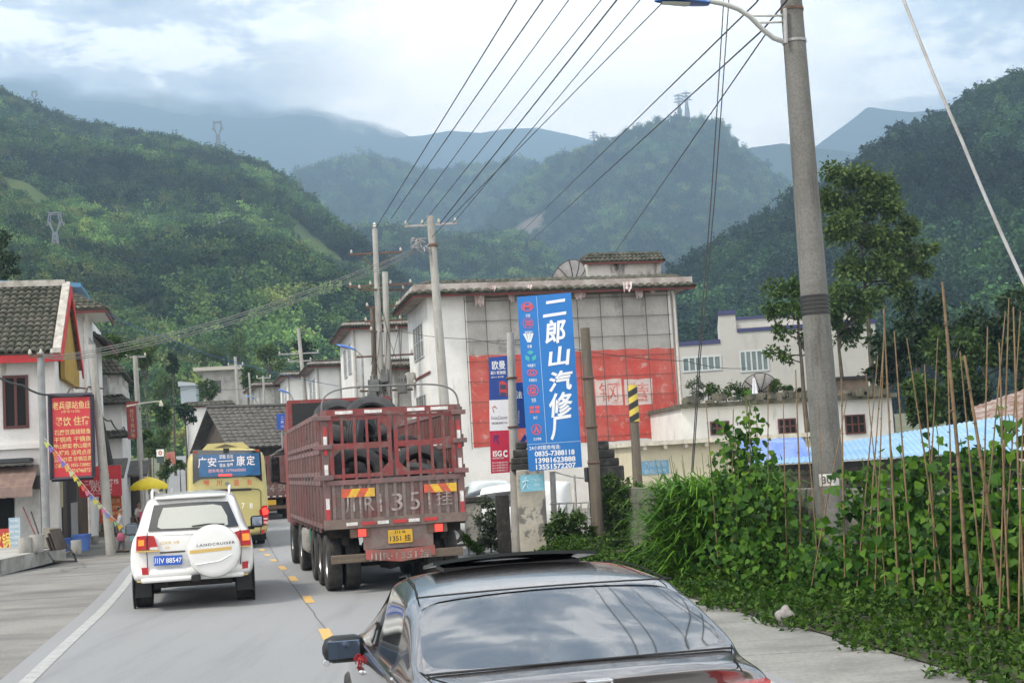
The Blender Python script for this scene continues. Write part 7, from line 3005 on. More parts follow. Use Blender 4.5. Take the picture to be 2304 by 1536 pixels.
mb.bx(-.34, .34, 0, .66, 0, z_[0], bev=.02)
mb.build('shaft', M_darkstone, pr2)
mb = MB()
for (w, a, c) in ((.42, 0, 1), (.33, 1, 2), (.25, 2, 3), (.14, 3, 4)):
    mb.box((.0, .33, (z_[a] + z_[c]) / 2), (2 * w, 2 * w * .8, z_[c] - z_[a] + (.0)), bev=.03)
mb.build('stepped_cap', M_darkstone, pr2)
# white iron gate
bb = at(1290, 1235, 30.8)
gt = thing('gate', 'white iron gate of slanted bars between the two pillars', 'gate', Vector((bb.x, 30.8, 0)), math.radians(4))
M_gatew = mat('chalky_white_iron', (.60, .60, .58), (.42, .38, .34), sc=4, rough=.6)
gf = Frame(Vector((bb.x, 30.8, 0)), math.radians(4))
mb = MB()
for y in (1133, 1168, 1178, 1228):
    a, z = gf.hit(1238, y)
    c, d = gf.hit(1332, y - 4)
    mb.tube([(a, 0, z), (c, 0, d)], .022, 6)
a0, z0 = gf.hit(1240, 1075)
pts = []
for k in range(9):
    t = k / 8
    a, z = gf.hit(1245 + 88 * t, 1060 + 18 * math.sin(pi * .5 * t) - 2 * t)
    pts.append((a, 0, z))
mb.tube(pts, .02, 6)
for px in (1240, 1292, 1330):
    a, z = gf.hit(px, 1068 if px < 1300 else 1075)
    mb.tube([(a, 0, .03), (a, 0, z)], .025, 6)
mb.build('gate_frame', M_gatew, gt)
for k in range(11):
    px = 1244 + k * 8.2
    a, z = gf.hit(px, 1226)
    c, d = gf.hit(px + 1, 1178)
    mb = MB()
    mb.tube([(a, 0, z), (c, 0, d)], .014, 5)
    mb.build('gate_bar', M_gatew, gt)
    a, z = gf.hit(px, 1168)
    c, d = gf.hit(px + (6 if k % 2 else -2), 1133)
    mb = MB()
    mb.tube([(a, 0, z), (c, 0, d)], .014, 5)
    mb.build('gate_bar', M_gatew, gt)
# grey steel post behind the gate
bb = at(1250, 1235, 31.6)
upole('slim galvanised post between the peeling pillar and the gate', at(1243, 1060, 31.6), Vector((bb.x, 31.6, 0)), .07, .07, M_steel, 'steel_post', 'post')
upole('pale violet strip post beside the brown banner post', at(1330, 1058, 29.9), Vector((at(1340, 1245, 29.9).x, 29.9, 0)), .05, .045, mat('violet_white_post', (.44, .43, .56), (.30, .30, .48), sc=3, rough=.6), 'steel_post', 'post')
# parked white vans glimpsed behind the gate
def parked_van(label, px, py, Y, rz, L_, m):
    o = at(px, py, Y)
    o.z = 0
    root = thing('parked_van', label, 'van', o, math.radians(rz))
    root.scale.z = .78
    S = [(0.0, [(0, .35), (.7, .35), (.82, .5), (.84, .9), (.78, 1.05), (.70, 1.7), (.5, 1.82), (0, 1.86)]), (.3, [(0, .25), (.75, .25), (.86, .45), (.88, .95), (.84, 1.05), (.74, 1.8), (.55, 1.93), (0, 1.97)]),
         (L_ - 1.3, [(0, .25), (.75, .25), (.86, .45), (.88, .95), (.84, 1.05), (.74, 1.8), (.55, 1.93), (0, 1.97)]), (L_ - .6, [(0, .25), (.75, .25), (.86, .45), (.88, .9), (.84, 1.0), (.8, 1.1), (.6, 1.15), (0, 1.2)]), (L_, [(0, .3), (.6, .3), (.75, .45), (.78, .7), (.74, .8), (.7, .85), (.5, .88), (0, .9)])]
    V, Fc, mi = loft_cage(S, lambda i, j: 1 if j == 4 and i in (1,) else (2 if i == 2 and j in (5, 6) else 0), lambda j: 0, lambda j: 1 if j in (5,) else 0)
    cage([('body', m), ('side_window', M_dglass), ('windscreen', M_dglass)], V, Fc, mi, 2, root, smooth=50)
    for s in (-1, 1):
        for y in (.7, L_ - .8):
            wheel(root, s * .78, y, .29, .29, .18, n=16)


parked_van('white van parked behind the white iron gate', 1292, 1225, 36, 80, 3.9, mat('van_white', (.66, .67, .66), rough=.35, coat=.4))
parked_van('pale blue-white van parked left of the banner post', 1112, 1195, 46, 8, 3.6, mat('van_pale_blue', (.52, .58, .60), rough=.35, coat=.4))
# low broken pillar at the yard mouth
bb = at(1068, 1222, 33)
st = thing('gate_pillar', 'short worn brick pillar right of the tyre truck', 'pillar', Vector((bb.x, 33, 0)), .1)
mb = MB()
mb.bx(-.2, .2, 0, .4, 0, at(1068, 1130, 33).z, bev=.03)
mb.build('shaft', M_peel, st)
mb = MB()
zz = at(1068, 1130, 33).z
mb.bx(-.27, .27, -.06, .46, zz, zz + .14, bev=.03)
mb.build('cap', M_darkstone, st)
bb = at(1140, 1240, 30.9)
st = thing('gate_pillar', 'dark slab of stone behind the left banner post', 'pillar', Vector((bb.x, 30.9, 0)), .07)
mb = MB()
mb.bx(-.18, .12, 0, .3, 0, at(1140, 1112, 30.9).z, bev=.02)
mb.build('shaft', M_darkstone, st)
# boundary wall behind the beans
WP = [(2.35, 30.1), (3.6, 25.5), (5.35, 20.2), (7.2, 15.0), (9.5, 9.0), (12, 3)]
M_stonew = mat('grey_block_wall', (.20, .19, .17), (.13, .125, .11), sc=1.6, rough=.95, c3=(.05, .055, .035), sc3=1.5, lo3=.55, hi3=.7, bump=.5, bsc=14)
mb = MB()
rows = []
for (x, y), (x2, y2) in zip(WP, WP[1:]):
    dx, dy = x2 - x, y2 - y
    L_ = math.hypot(dx, dy)
    nx, ny = dy / L_ * .12, -dx / L_ * .12
    for k in range(4):
        z0, z1 = k * .34, k * .34 + .328
        nb = int(L_ / .8)
        for q in range(nb):
            t0, t1 = (q + (.5 if k % 2 else 0) * .0 + .01) / nb, (q + .99) / nb
            mb.prism([(x + dx * t0 - nx, y + dy * t0 - ny, z0), (x + dx * t1 - nx, y + dy * t1 - ny, z0), (x + dx * t1 + nx, y + dy * t1 + ny, z0), (x + dx * t0 + nx, y + dy * t0 + ny, z0)], (0, 0, z1 - z0))
    mb.prism([(x - nx * .8, y - ny * .8, 0), (x2 - nx * .8, y2 - ny * .8, 0), (x2 + nx * .8, y2 + ny * .8, 0), (x + nx * .8, y + ny * .8, 0)], (0, 0, 1.33))
tag(mb.build('boundary_wall', M_stonew), 'grey block boundary wall behind the bean vines and grass clump', 'wall')
# stone on the verge
mb = MB()
bm = bmesh.new()
bmesh.ops.create_icosphere(bm, subdivisions=3, radius=.12)
for v in bm.verts:
    v.co *= 1 + .22 * math.sin(v.co.x * 31 + 1) * math.cos(v.co.y * 27) + .1 * math.sin(v.co.z * 50)
    v.co.z *= 1.05
bm.verts.index_update()
mb.add([v.co for v in bm.verts], [tuple(v.index for v in f.verts) for f in bm.faces])
bm.free()
p = gp(1768, 1406)
tag(mb.build('stone', mat('grey_stone', (.25, .23, .22), (.17, .16, .15), sc=12, rough=.95, bump=.4, bsc=60), loc=(p.x, p.y, .09), smooth=70), 'grey stone lying at the edge of the verge', 'stone')

# ------------------------------------------------------------------ left pavement clutter
M_tub = mat('blue_plastic_tub', (.075, .16, .48), (.10, .2, .52), sc=3, rough=.45)
for px, py, Yq, r, h, lab in ((184, 1226, 43.8, .30, .50, 'larger blue plastic tub on the pavement, right one of the two'), (151, 1216, 44.5, .25, .38, 'smaller blue plastic tub on the pavement, left one of the two')):
    p = at(px, py, Yq)
    mb = MB()
    mb.lathe([(0, 0), (r * .82, 0), (r, h), (r * 1.08, h), (r * 1.08, h + .04), (r * .94, h + .04), (r * .78, .04), (0, .04)], 28)
    o = mb.build('tub', M_tub, loc=(p.x, p.y, max(0, zg(Yq))), smooth=40)
    tag(o, lab, 'tub', 'blue tubs on the left pavement')
for px, py, r, h, z0, lab in ((58, 1243, .2, .42, .35, 'round concrete planter at the left end of the kerb'), (84, 1241, .19, .48, .35, 'taller concrete planter next to the grey steel pole'), (172, 1245, .16, .42, 0, 'round concrete stump at the corner of the kerb'), (214, 1224, .14, .3, 0, 'low concrete block beside the larger blue tub')):
    p = gp(px, py, z0)
    mb = MB()
    mb.lathe([(0, 0), (r * .9, 0), (r, h * .3), (r * 1.02, h), (r * .84, h), (r * .8, h * .8), (0, h * .8)], 20)
    o = mb.build('planter', M_conc, loc=p, smooth=40)
    tag(o, lab, 'planter', 'concrete planters on the left pavement')
for k, (px, py) in enumerate(((118, 1232), (132, 1236))):
    p = gp(px, py, .35)
    mb = MB()
    for q in range(3):
        mb.box((0, .08 * q, .3 - .06 * q), (.5, .04, .6 - .1 * q), rx=-.35)
    o = mb.build('slab', M_wood if k else mat('worn_board', (.20, .18, .15), rough=.9), loc=p, rz=.3 + k)
    tag(o, ['stack of worn boards leaning behind the grey steel pole', 'dark boards leaning at the right of the grey steel pole'][k], 'boards')
for k, (px0, py0, px1, py1) in enumerate(((52, 1140, 80, 1205), (70, 1150, 92, 1215))):
    A, B = at(px0, py0, 42.6), at(px1, py1, 42.4)
    mb = MB()
    mb.tube([A, B], .022, 6)
    if k == 0:
        mb.tube([B, B + (B - A).normalized() * .35], [.03, .09], 8)
    o = mb.build('broom' if k == 0 else 'pole_tool', mat('reddish_handle', (.35, .12, .10), rough=.7) if k == 0 else M_beam)
    tag(o, 'broom with a reddish handle leaning against the white shutter door' if k == 0 else 'plain wooden stick leaning beside the broom', 'tool')
# hose on the kerb
mb = MB()
mb.tube([gp(110, 1225, .40), gp(130, 1212, .62), gp(150, 1225, .42), gp(166, 1246, .30), gp(172, 1262, .05), gp(120, 1262, .25), gp(108, 1242, .37)], .03, 8)
tag(mb.build('hose', M_black, smooth=60), 'black hose hanging over the kerb edge by the steel pole', 'hose')
# cream cloth poster on the wall by the opening
sg, SG = board('poster', 'pale yellow cloth poster hanging below the big red sign', 44.5, 13, [(118, 1079), (141, 1077), (142, 1140), (121, 1146)], mat('pale_yellow_cloth', (.55, .53, .36), (.48, .46, .33), sc=4, rough=.8), cat='poster', thick=.02)
# bunting
mb = MB()
bpts = [at(*q) for q in ((100, 985, 41.5), (150, 1045, 42), (200, 1105, 42.6), (250, 1160, 43), (300, 1205, 43.4))]
root = thing('bunting', 'string of small coloured flags slanting down across the red sign', 'bunting', bpts[0])
mb.tube([p - bpts[0] for p in bpts], .008, 5)
mb.build('string', M_white, root)
FC = [(.45, .5, .12), (.22, .16, .5), (.6, .18, .05), (.6, .15, .3), (.15, .18, .5), (.6, .4, .12), (.5, .55, .3), (.65, .5, .05), (.4, .42, .12), (.65, .12, .08), (.6, .2, .3), (.16, .22, .5), (.6, .55, .08), (.5, .55, .3), (.62, .2, .38), (.2, .25, .5), (.55, .2, .06), (.25, .4, .25), (.65, .42, .05), (.2, .34, .36), (.55, .2, .24), (.16, .4, .42)]
for k, c in enumerate(FC):
    t = (k + .6) / 22 * 4
    i = min(3, int(t))
    p = bpts[i].lerp(bpts[i + 1], t - i) - bpts[0]
    mb = MB()
    s_ = .10
    mb.prism([p + Vector((-s_, 0, .0)), p + Vector((s_, 0, -.10)), p + Vector((-.03, .02, -.22))], (0, .006, 0))
    mb.build('flag', mat('flag_colour_%d' % k, c, rough=.8, var=.05), root)
# umbrella and stall table
bb = at(338, 1180, 57)
um = thing('parasol', 'bright yellow parasol over the small stall on the left pavement', 'parasol', Vector((bb.x, 57, zg(57) - .15)), 0)
zt = at(338, 1072, 57).z - um.location.z
mb = MB()
P_ = []
rim, mid = [], []
n = 10
for j, (r, dz) in enumerate(((0.02, 0), (.35, -.10), (.65, -.24), (.82, -.40), (.82, -.52))):
    P_.append([(r * math.cos(2 * pi * k / 40) * (1 if k % 4 == 0 or j == 0 else .97), r * math.sin(2 * pi * k / 40) * (1 if k % 4 == 0 or j == 0 else .97), zt + dz - (.03 if (k % 4 and j >= 3) else 0)) for k in range(41)])
mb.grid(P_)
mb.build('canopy', mat('yellow_canopy', (.66, .52, .02), (.58, .30, .03), sc=2.2, lo=.56, hi=.66, rough=.6), um, smooth=50)
mb = MB()
mb.tube([(0, 0, 0), (0, 0, zt)], .025, 8)
mb.build('shaft', M_steel, um)
bb = at(350, 1150, 58)
tb = thing('stall_table', 'low stall table with a blue cloth under the yellow parasol', 'table', Vector((bb.x, 58, zg(58) - .15)), .2)
mb = MB()
mb.bx(-.7, .7, -.4, .4, .74, .80)
mb.build('table_top', M_beam, tb)
for x in (-.6, .6):
    for y in (-.33, .33):
        mb = MB()
        mb.bx(x - .03, x + .03, y - .03, y + .03, 0, .74)
        mb.build('leg', M_beam, tb)
mb = MB()
mb.bx(-.3, .3, -.415, -.402, .45, .80)
mb.build('cloth', mat('blue_cloth', (.10, .14, .30), rough=.8), tb)


# ------------------------------------------------------------------ people
def skin(joints, edges, levels=2):
    """one smooth body grown round a skeleton: joints {name: (pos, radius)}"""
    names = list(joints)
    me = bpy.data.meshes.new('sk')
    me.from_pydata([joints[n][0] for n in names], [(names.index(a), names.index(b_)) for a, b_ in edges], [])
    o = bpy.data.objects.new('sk', me)
    COL.objects.link(o)
    o.modifiers.new('s', 'SKIN')
    sv = me.skin_vertices[0].data if me.skin_vertices else None
    if sv is None:
        bpy.context.view_layer.objects.active = o
        bpy.ops.object.mode_set(mode='OBJECT')
        sv = me.skin_vertices[0].data
    for i, n in enumerate(names):
        r = joints[n][1]
        sv[i].radius = r if isinstance(r, tuple) else (r, r)
        sv[i].use_root = (i == 0)
    o.modifiers.new('d', 'SUBSURF').levels = levels
    dg = bpy.context.evaluated_depsgraph_get()
    e = bpy.data.meshes.new_from_object(o.evaluated_get(dg))
    bpy.data.objects.remove(o)
    V = [v.co.copy() for v in e.vertices]
    Fc = [tuple(p.vertices) for p in e.polygons]
    bpy.data.meshes.remove(e)
    return V, Fc


def person(label, loc, rz, h, top, trous, hair, stride=.22, swing=.2, apron=None):
    root = thing('person', label, 'person', loc, rz)
    k = h / 1.7
    J = {'pel': ((0, 0, .92), (.13, .10)), 'wa': ((0, .01, 1.05), (.125, .095)), 'ch': ((0, .015, 1.25), (.155, .105)), 'sh': ((0, 0, 1.38), (.12, .085)), 'ne': ((0, .01, 1.46), .055), 'hd0': ((0, .025, 1.53), (.07, .08)), 'hd1': ((0, .03, 1.60), (.078, .095)), 'hd2': ((0, .02, 1.68), (.06, .07))}
    E_ = [('pel', 'wa'), ('wa', 'ch'), ('ch', 'sh'), ('sh', 'ne'), ('ne', 'hd0'), ('hd0', 'hd1'), ('hd1', 'hd2')]
    legs, arms = {}, {}
    for s, nm in ((-1, 'l'), (1, 'r')):
        f = stride * s
        legs.update({'hip' + nm: ((s * .09, 0, .88), .095), 'kn' + nm: ((s * .095, f * .5 + .03, .48), .062), 'an' + nm: ((s * .10, f, .09), .042), 'to' + nm: ((s * .11, f + .16, .035), (.042, .03))})
        E_ += [('pel', 'hip' + nm), ('hip' + nm, 'kn' + nm), ('kn' + nm, 'an' + nm), ('an' + nm, 'to' + nm)]
        a = -swing * s
        arms.update({'so' + nm: ((s * .185, 0, 1.36), .055), 'el' + nm: ((s * .235, a * .4 - .02, 1.10), .042), 'wr' + nm: ((s * .24, a + .08, .87), .03), 'pa' + nm: ((s * .24, a + .10, .81), (.036, .02))})
        E_ += [('sh', 'so' + nm), ('so' + nm, 'el' + nm), ('el' + nm, 'wr' + nm), ('wr' + nm, 'pa' + nm)]
        for q in range(4):
            y0 = a + .075 + .018 * q
            arms.update({'f%s%d' % (nm, q): ((s * .24, y0 + .005, .775), .0085), 'g%s%d' % (nm, q): ((s * .235, y0 + .008, .74 + .006 * abs(q - 1.4)), .0075), 'h%s%d' % (nm, q): ((s * .225, y0 + .008, .715 + .008 * abs(q - 1.4)), .006)})
            E_ += [('pa' + nm, 'f%s%d' % (nm, q)), ('f%s%d' % (nm, q), 'g%s%d' % (nm, q)), ('g%s%d' % (nm, q), 'h%s%d' % (nm, q))]
        arms.update({'t' + nm: ((s * .222, a + .125, .82), .010), 'u' + nm: ((s * .215, a + .135, .785), .008)})
        E_ += [('wr' + nm, 't' + nm), ('t' + nm, 'u' + nm)]
    J.update(legs)
    J.update(arms)
    J['no'] = ((0, .115, 1.585), (.011, .013))
    E_.append(('hd1', 'no'))
    for s, nm in ((-1, 'l'), (1, 'r')):
        J['ear' + nm] = ((s * .085, .02, 1.59), (.012, .02))
        E_.append(('hd1', 'ear' + nm))
    V, Fc = skin(J, E_)
    mb = MB()
    mb.add([v * k for v in V], Fc)
    mb.build('body', mat('skin', (.36, .20, .13), rough=.6), root, smooth=70)

    def cloth(names, grow, nm, m, extra=None):
        JJ = {}
        for n in names:
            p, r = J[n]
            g = grow
            JJ[n] = (p, tuple(q + g for q in r) if isinstance(r, tuple) else r + g)
        if extra:
            JJ.update(extra)
        ee = [(a, b_) for a, b_ in E_ if a in JJ and b_ in JJ]
        if extra:
            for n in extra:
                for a, b_ in EX[n]:
                    ee.append((a, b_))
        V, Fc = skin(JJ, ee)
        mb = MB()
        mb.add([v * k for v in V], Fc)
        mb.build(nm, m, root, smooth=70)
    EX = {}
    cloth(['pel', 'wa', 'ch', 'sh', 'sol', 'ell', 'sor', 'elr'], .016, 'shirt', top)
    cloth(['pel', 'hipl', 'hipr', 'knl', 'knr', 'anl', 'anr'], .022, 'trousers', trous)
    J2 = {'a': ((0, .0, 1.60), (.085, .085)), 'b': ((0, .01, 1.68), (.08, .085)), 'c': ((0, .02, 1.72), (.05, .06))}
    V, Fc = skin(J2, [('a', 'b'), ('b', 'c')])
    mb = MB()
    mb.add([(v + Vector((0, -.022, .005))) * k for v in V], Fc)
    mb.build('hair', hair, root, smooth=70)
    for s in (-1, 1):
        mb = MB()
        mb.box((s * .105 * k, (stride * s + .07) * k, .03 * k), (.10 * k, .27 * k, .07 * k), bev=.02)
        mb.build('shoe', M_black, root, smooth=60)
        mb = MB()
        mb.lathe([(0, -.006), (.008, -.003), (.008, .003), (0, .006)], 8, Matrix.Translation(Vector((s * .032, .118, 1.605)) * k) @ Matrix.Rotation(pi / 2, 4, 'X'))
        mb.build('eye', M_black, root)
    mb = MB()
    mb.box(Vector((0, .115, 1.545)) * k, (.045, .012, .010))
    mb.build('mouth', mat('lips', (.25, .09, .08), rough=.6), root)
    if apron:
        mb = MB()
        rows = [[((-.17 + .34 * u / 6) * k * (1 + .1 * v / 5), (.145 + .02 * math.sin(pi * u / 6)) * k, (1.25 - .62 * v / 5) * k) for u in range(7)] for v in range(6)]
        mb.grid(rows)
        mb.grid([[(p[0], p[1] - .01, p[2]) for p in r][::-1] for r in rows])
        mb.build('apron', apron, root, smooth=60)
    return root


M_hair = mat('black_hair', (.012, .011, .010), rough=.5)
p = at(272, 1240, 44.5)
man = person('man in a pale grey shirt and grey trousers walking beside the leaning pole', Vector((p.x, 44.5, zg(44.5))), math.radians(-70), 1.47, mat('pale_grey_shirt', (.50, .50, .55), (.42, .42, .47), sc=8, rough=.85), mat('grey_trousers', (.17, .17, .18), rough=.85), M_hair, .11, .12)
mb = MB()
M_bag = mat('pink_cloth_bag', (.48, .12, .20), rough=.8)
mb.lathe([(0, -.22), (.11, -.21), (.13, -.10), (.09, .02), (.02, .05)], 16)
mb.tube([(.02, 0, .04), (.015, 0, .12), (-.02, 0, .12), (-.02, 0, .04)], .008, 5)
ho = Matrix.Rotation(math.radians(-70), 4, 'Z') @ Vector((.23 * .865, (-.12 + .11) * .865, .60))
tag(mb.build('bag', M_bag, loc=man.location + ho, smooth=50), 'pink cloth bag carried by the man in the grey shirt', 'bag')
p = at(311, 1150, 57.5)
person('woman in a white top and pink apron beside the yellow parasol', Vector((p.x, 57.5, zg(57.5) - .20)), math.radians(-100), 1.52, mat('white_top', (.66, .62, .60), rough=.85), mat('dark_trousers', (.05, .045, .05), rough=.85), M_hair, .05, .05, mat('pink_apron', (.62, .12, .22), rough=.8))
# ------------------------------------------------------------------ vegetation
def leafm(n, c, k=.35, two=.3):
    return mat(n, c, rough=.55, spec=.2, island=k, two=two, var=0)


M_bean = leafm('bean_leaf', (.042, .115, .008), .75, .35)
M_grassb = leafm('long_grass_blade', (.085, .20, .02), .4, .4)
M_weed = leafm('weed_leaf', (.045, .10, .012), .6, .3)
M_tree = leafm('tree_leaf_mid', (.055, .10, .022), .4, .25)
M_treey = leafm('tree_leaf_yellow', (.075, .12, .028), .4, .25)
M_treed = leafm('tree_leaf_dark', (.022, .044, .014), .45, .2)
M_dust = leafm('dusty_leaf', (.095, .12, .07), .35, .2)
M_bark = mat('bark', (.10, .085, .065), (.05, .045, .035), sc=4, rough=.95, bump=.4, bsc=30)
M_stalk = mat('bamboo_stake', (.19, .125, .062), (.11, .075, .042), sc=6, rough=.7)
M_vstem = mat('green_stem', (.09, .14, .03), rough=.7)


def tree(label, base, h, clusters, m, n=2600, leaf=.22, seed=1, trunk_r=.14, cat='tree', name='tree', group=None, spread=.5, lean=0.0):
    """clusters: (x, y, z, radius) relative to the base"""
    rs = np.random.RandomState(seed)
    root = thing(name, label, cat, base, 0, group)
    mb = MB()
    zt = max(c[2] for c in clusters)
    top = Vector((lean, 0, zt * .92))
    P = [Vector((0, 0, -.3))] + [top * t + Vector((rs.uniform(-.1, .1), rs.uniform(-.1, .1), 0)) * trunk_r * 5 for t in (.25, .5, .75)] + [top]
    mb.tube(P, [trunk_r * 1.15, trunk_r * .9, trunk_r * .7, trunk_r * .45, trunk_r * .15], 10)
    for c in clusters:
        t = max(.2, min(.85, (c[2] - c[3] * .9) / (zt * .92)))
        a = top * t
        b_ = Vector(c[:3])
        mid = a.lerp(b_, .5) + Vector((0, 0, -.06 * (b_ - a).length))
        mb.tube([a, mid, b_], [trunk_r * .42, trunk_r * .25, trunk_r * .08], 6)
        for q in range(3):
            d = Vector(rs.normal(size=3)) * c[3] * .45
            mb.tube([mid.lerp(b_, .6), b_ + d], [trunk_r * .14, trunk_r * .04], 4)
    mb.build('trunk', M_bark, root, smooth=60)
    w = np.array([c[3] ** 2 for c in clusters])
    idx = rs.choice(len(clusters), n, p=w / w.sum())
    C = np.array([c[:3] for c in clusters])[idx]
    Rr = np.array([c[3] for c in clusters])[idx]
    # twiggy sub-clumps
    sub = rs.normal(size=(len(clusters), 14, 3))
    sub /= np.linalg.norm(sub, axis=2, keepdims=True)
    sub *= rs.uniform(.35, 1.0, size=(len(clusters), 14, 1))
    S = sub[idx, rs.randint(0, 14, n)]
    P = C + S * Rr[:, None] * .85 * np.array([1, 1, .8]) + rs.normal(size=(n, 3)) * Rr[:, None] * .20
    D = (P - C) + rs.normal(size=(n, 3)) * Rr[:, None] * .6
    D[:, 2] -= .3 * Rr
    V, Fq = leaf_arrays(P, leaf, rs, up=.5, aspect=.62, D=D)
    np_mesh('crown', V, Fq, m, root)
    return root


def px_tree(label, Y, base_px, blobs, m, n, leaf, seed, trunk_r=.14, depth=1.0, base_z=None, **kw):
    """crown laid out from where its clumps stand in the photo"""
    rs = random.Random(seed)
    b = at(base_px[0], base_px[1], Y)
    if base_z is not None:
        b.z = base_z
    cl = []
    for (x, y, r) in blobs:
        p = at(x, y, Y)
        R_ = r * Y / FPX
        cl.append((p.x - b.x, rs.uniform(-1, 1) * R_ * depth, p.z - b.z, R_))
    return tree(label, b, 1, cl, m, n, leaf, seed, trunk_r, **kw)


# the big tree right of the lamp pole, and the smaller one left of it
px_tree('tall yellow-green tree standing right of the lamp pole', 70, (1965, 860), [(1880, 390, 36), (1930, 400, 42), (1985, 415, 40), (1870, 450, 38), (1935, 455, 45), (2010, 470, 38), (1900, 520, 48), (1975, 530, 50), (2040, 520, 36), (2030, 580, 44), (2075, 565, 26),
        (1915, 600, 42), (1975, 610, 44), (2085, 610, 18), (1890, 660, 34), (2010, 650, 34), (1940, 690, 30)], M_treey, 15000, .25, 11, .17, base_z=0)
px_tree('slender dark-leaved tree with a bare trunk in front of the grey tiled house', 48, (1812, 905), [(1745, 655, 28), (1790, 645, 30), (1830, 660, 28), (1730, 700, 26), (1780, 700, 32), (1835, 715, 28), (1760, 745, 24), (1815, 760, 26), (1770, 800, 20), (1735, 790, 14), (1845, 780, 20)],
        M_tree, 2400, .17, 12, .09, base_z=2.6)
dk = [('dark tree behind the mud-brick hut, nearest the lamp pole', 1905, 700, 60, 66), ('dark tree right of the mud-brick hut', 2010, 800, 58, 60), ('tall dark tree over the left part of the blue shed roof', 2080, 720, 70, 62), ('dark tree behind the middle of the blue shed roof', 2150, 800, 60, 56),
      ('dark broad tree behind the right part of the blue shed roof', 2230, 740, 75, 58), ('dark tree at the right edge of the view above the rusty roof', 2300, 800, 70, 54), ('lower bushy tree between the low white house and the blue shed roof', 2080, 900, 45, 50), ('bushy tree just left of the rusty roof', 2180, 900, 42, 48),
      ('dark tree filling the right edge above the bean stakes', 2350, 690, 80, 70)]
for i, (lab, x, y, r, Y) in enumerate(dk):
    R = random.Random(100 + i)
    bl = [(x + R.uniform(-.8, .8) * r, y + R.uniform(-.9, 1.1) * r, r * R.uniform(.35, .6)) for _ in range(11)]
    px_tree(lab, Y, (x, 1000), bl, M_treed if i % 3 else M_tree, 2200, .26, 40 + i, .16, base_z=0, group='dark trees behind the blue shed')
# trees over the left roofs and in the village
px_tree('dark tree rising behind the roofs at the left edge of the view', 75, (10, 700), [(5, 540, 26), (-20, 570, 34), (25, 580, 24), (-40, 600, 34), (15, 610, 30)], M_treed, 1500, .22, 60, .15, base_z=0)
px_tree('round bushy tree between the tall white house and the balconied house', 72, (245, 880), [(225, 775, 22), (255, 765, 24), (280, 780, 18), (240, 795, 24), (268, 798, 22)], M_tree, 1600, .17, 61, .12, base_z=0)
vt = [('bushy tree above the upright red sign', 330, 800, 34, 105), ('dark narrow conifer-like tree left of the grey concrete house', 390, 815, 20, 140), ('bushes below the grey concrete house', 470, 875, 24, 132), ('green tree above the red lorry', 375, 870, 30, 150), ('leafy tree left of the old dark wooden house', 420, 930, 22, 118),
      ('tree behind the thin pole of the old wooden house', 560, 850, 28, 125), ('tree between the row houses and the hillside', 610, 800, 34, 140), ('tree above the small white row house', 690, 790, 26, 130), ('light green tree at the head of the street', 470, 800, 30, 180), ('second light green tree on the slope over the street', 540, 780, 34, 190),
      ('darker tree left of the street head', 290, 860, 26, 110), ('low tree behind the far lean-to stall', 360, 930, 26, 112)]
for i, (lab, x, y, r, Y) in enumerate(vt):
    R = random.Random(200 + i)
    tall = i == 1
    bl = [(x + R.uniform(-.7, .7) * r * (.4 if tall else 1), y + R.uniform(-.7, .7) * r * (2.2 if tall else 1), r * R.uniform(.35, .6)) for _ in range(8)]
    px_tree(lab, Y, (x, y + 90), bl, (M_treey, M_treed, M_tree)[i % 3], 1100, .30, 70 + i, .14, base_z=zg(Y) - .5, group='trees among the village houses')
# hedge banks near the distant lorry
for i, (lab, x, y, r, Y) in enumerate((('bright green bank shrub left of the distant lorry', 372, 985, 24, 100), ('bank shrub behind the small orange-marked sign', 345, 1000, 22, 100), ('low bank shrub in front of the orange-marked sign', 372, 1052, 18, 90), ('low shrub at the road bend beside the coach', 405, 1040, 12, 96), ('shrub at the foot of the upright red sign', 322, 985, 16, 78))):
    R = random.Random(300 + i)
    bl = [(x + R.uniform(-.9, .9) * r, y + R.uniform(-.7, .9) * r, r * R.uniform(.35, .6)) for _ in range(7)]
    px_tree(lab, Y, (x, y + r), bl, M_treey if i % 2 else M_tree, 900, .17, 90 + i, .05, name='shrub', cat='shrub', group='shrubs on the bank below the distant lorry', base_z=zg(Y) - .2)
# roof-garden shrubs on the low white house
for i, (x, y, r, m) in enumerate(((1560, 870, 24, M_dust), (1595, 880, 20, M_tree), (1635, 878, 22, M_tree), (1665, 870, 18, M_tree), (1750, 868, 18, M_treey), (1775, 880, 16, M_tree), (1800, 885, 14, M_treed))):
    R = random.Random(400 + i)
    bl = [(x + R.uniform(-.8, .8) * r, y + R.uniform(-.6, .9) * r, r * R.uniform(.35, .6)) for _ in range(6)]
    px_tree(['dry grey-green shrub at the left end of the roof garden', 'second roof garden shrub from the left', 'roof garden shrub left of the dish', 'small roof garden shrub touching the left of the dish', 'yellowish roof garden shrub right of the dish', 'green roof garden shrub near the lamp pole', 'dark roof garden shrub just left of the lamp pole'][i],
            53.5, (x, 905), bl, m, 600, .10, 120 + i, .03, name='shrub', cat='shrub', group='shrubs in the roof garden of the low white house')
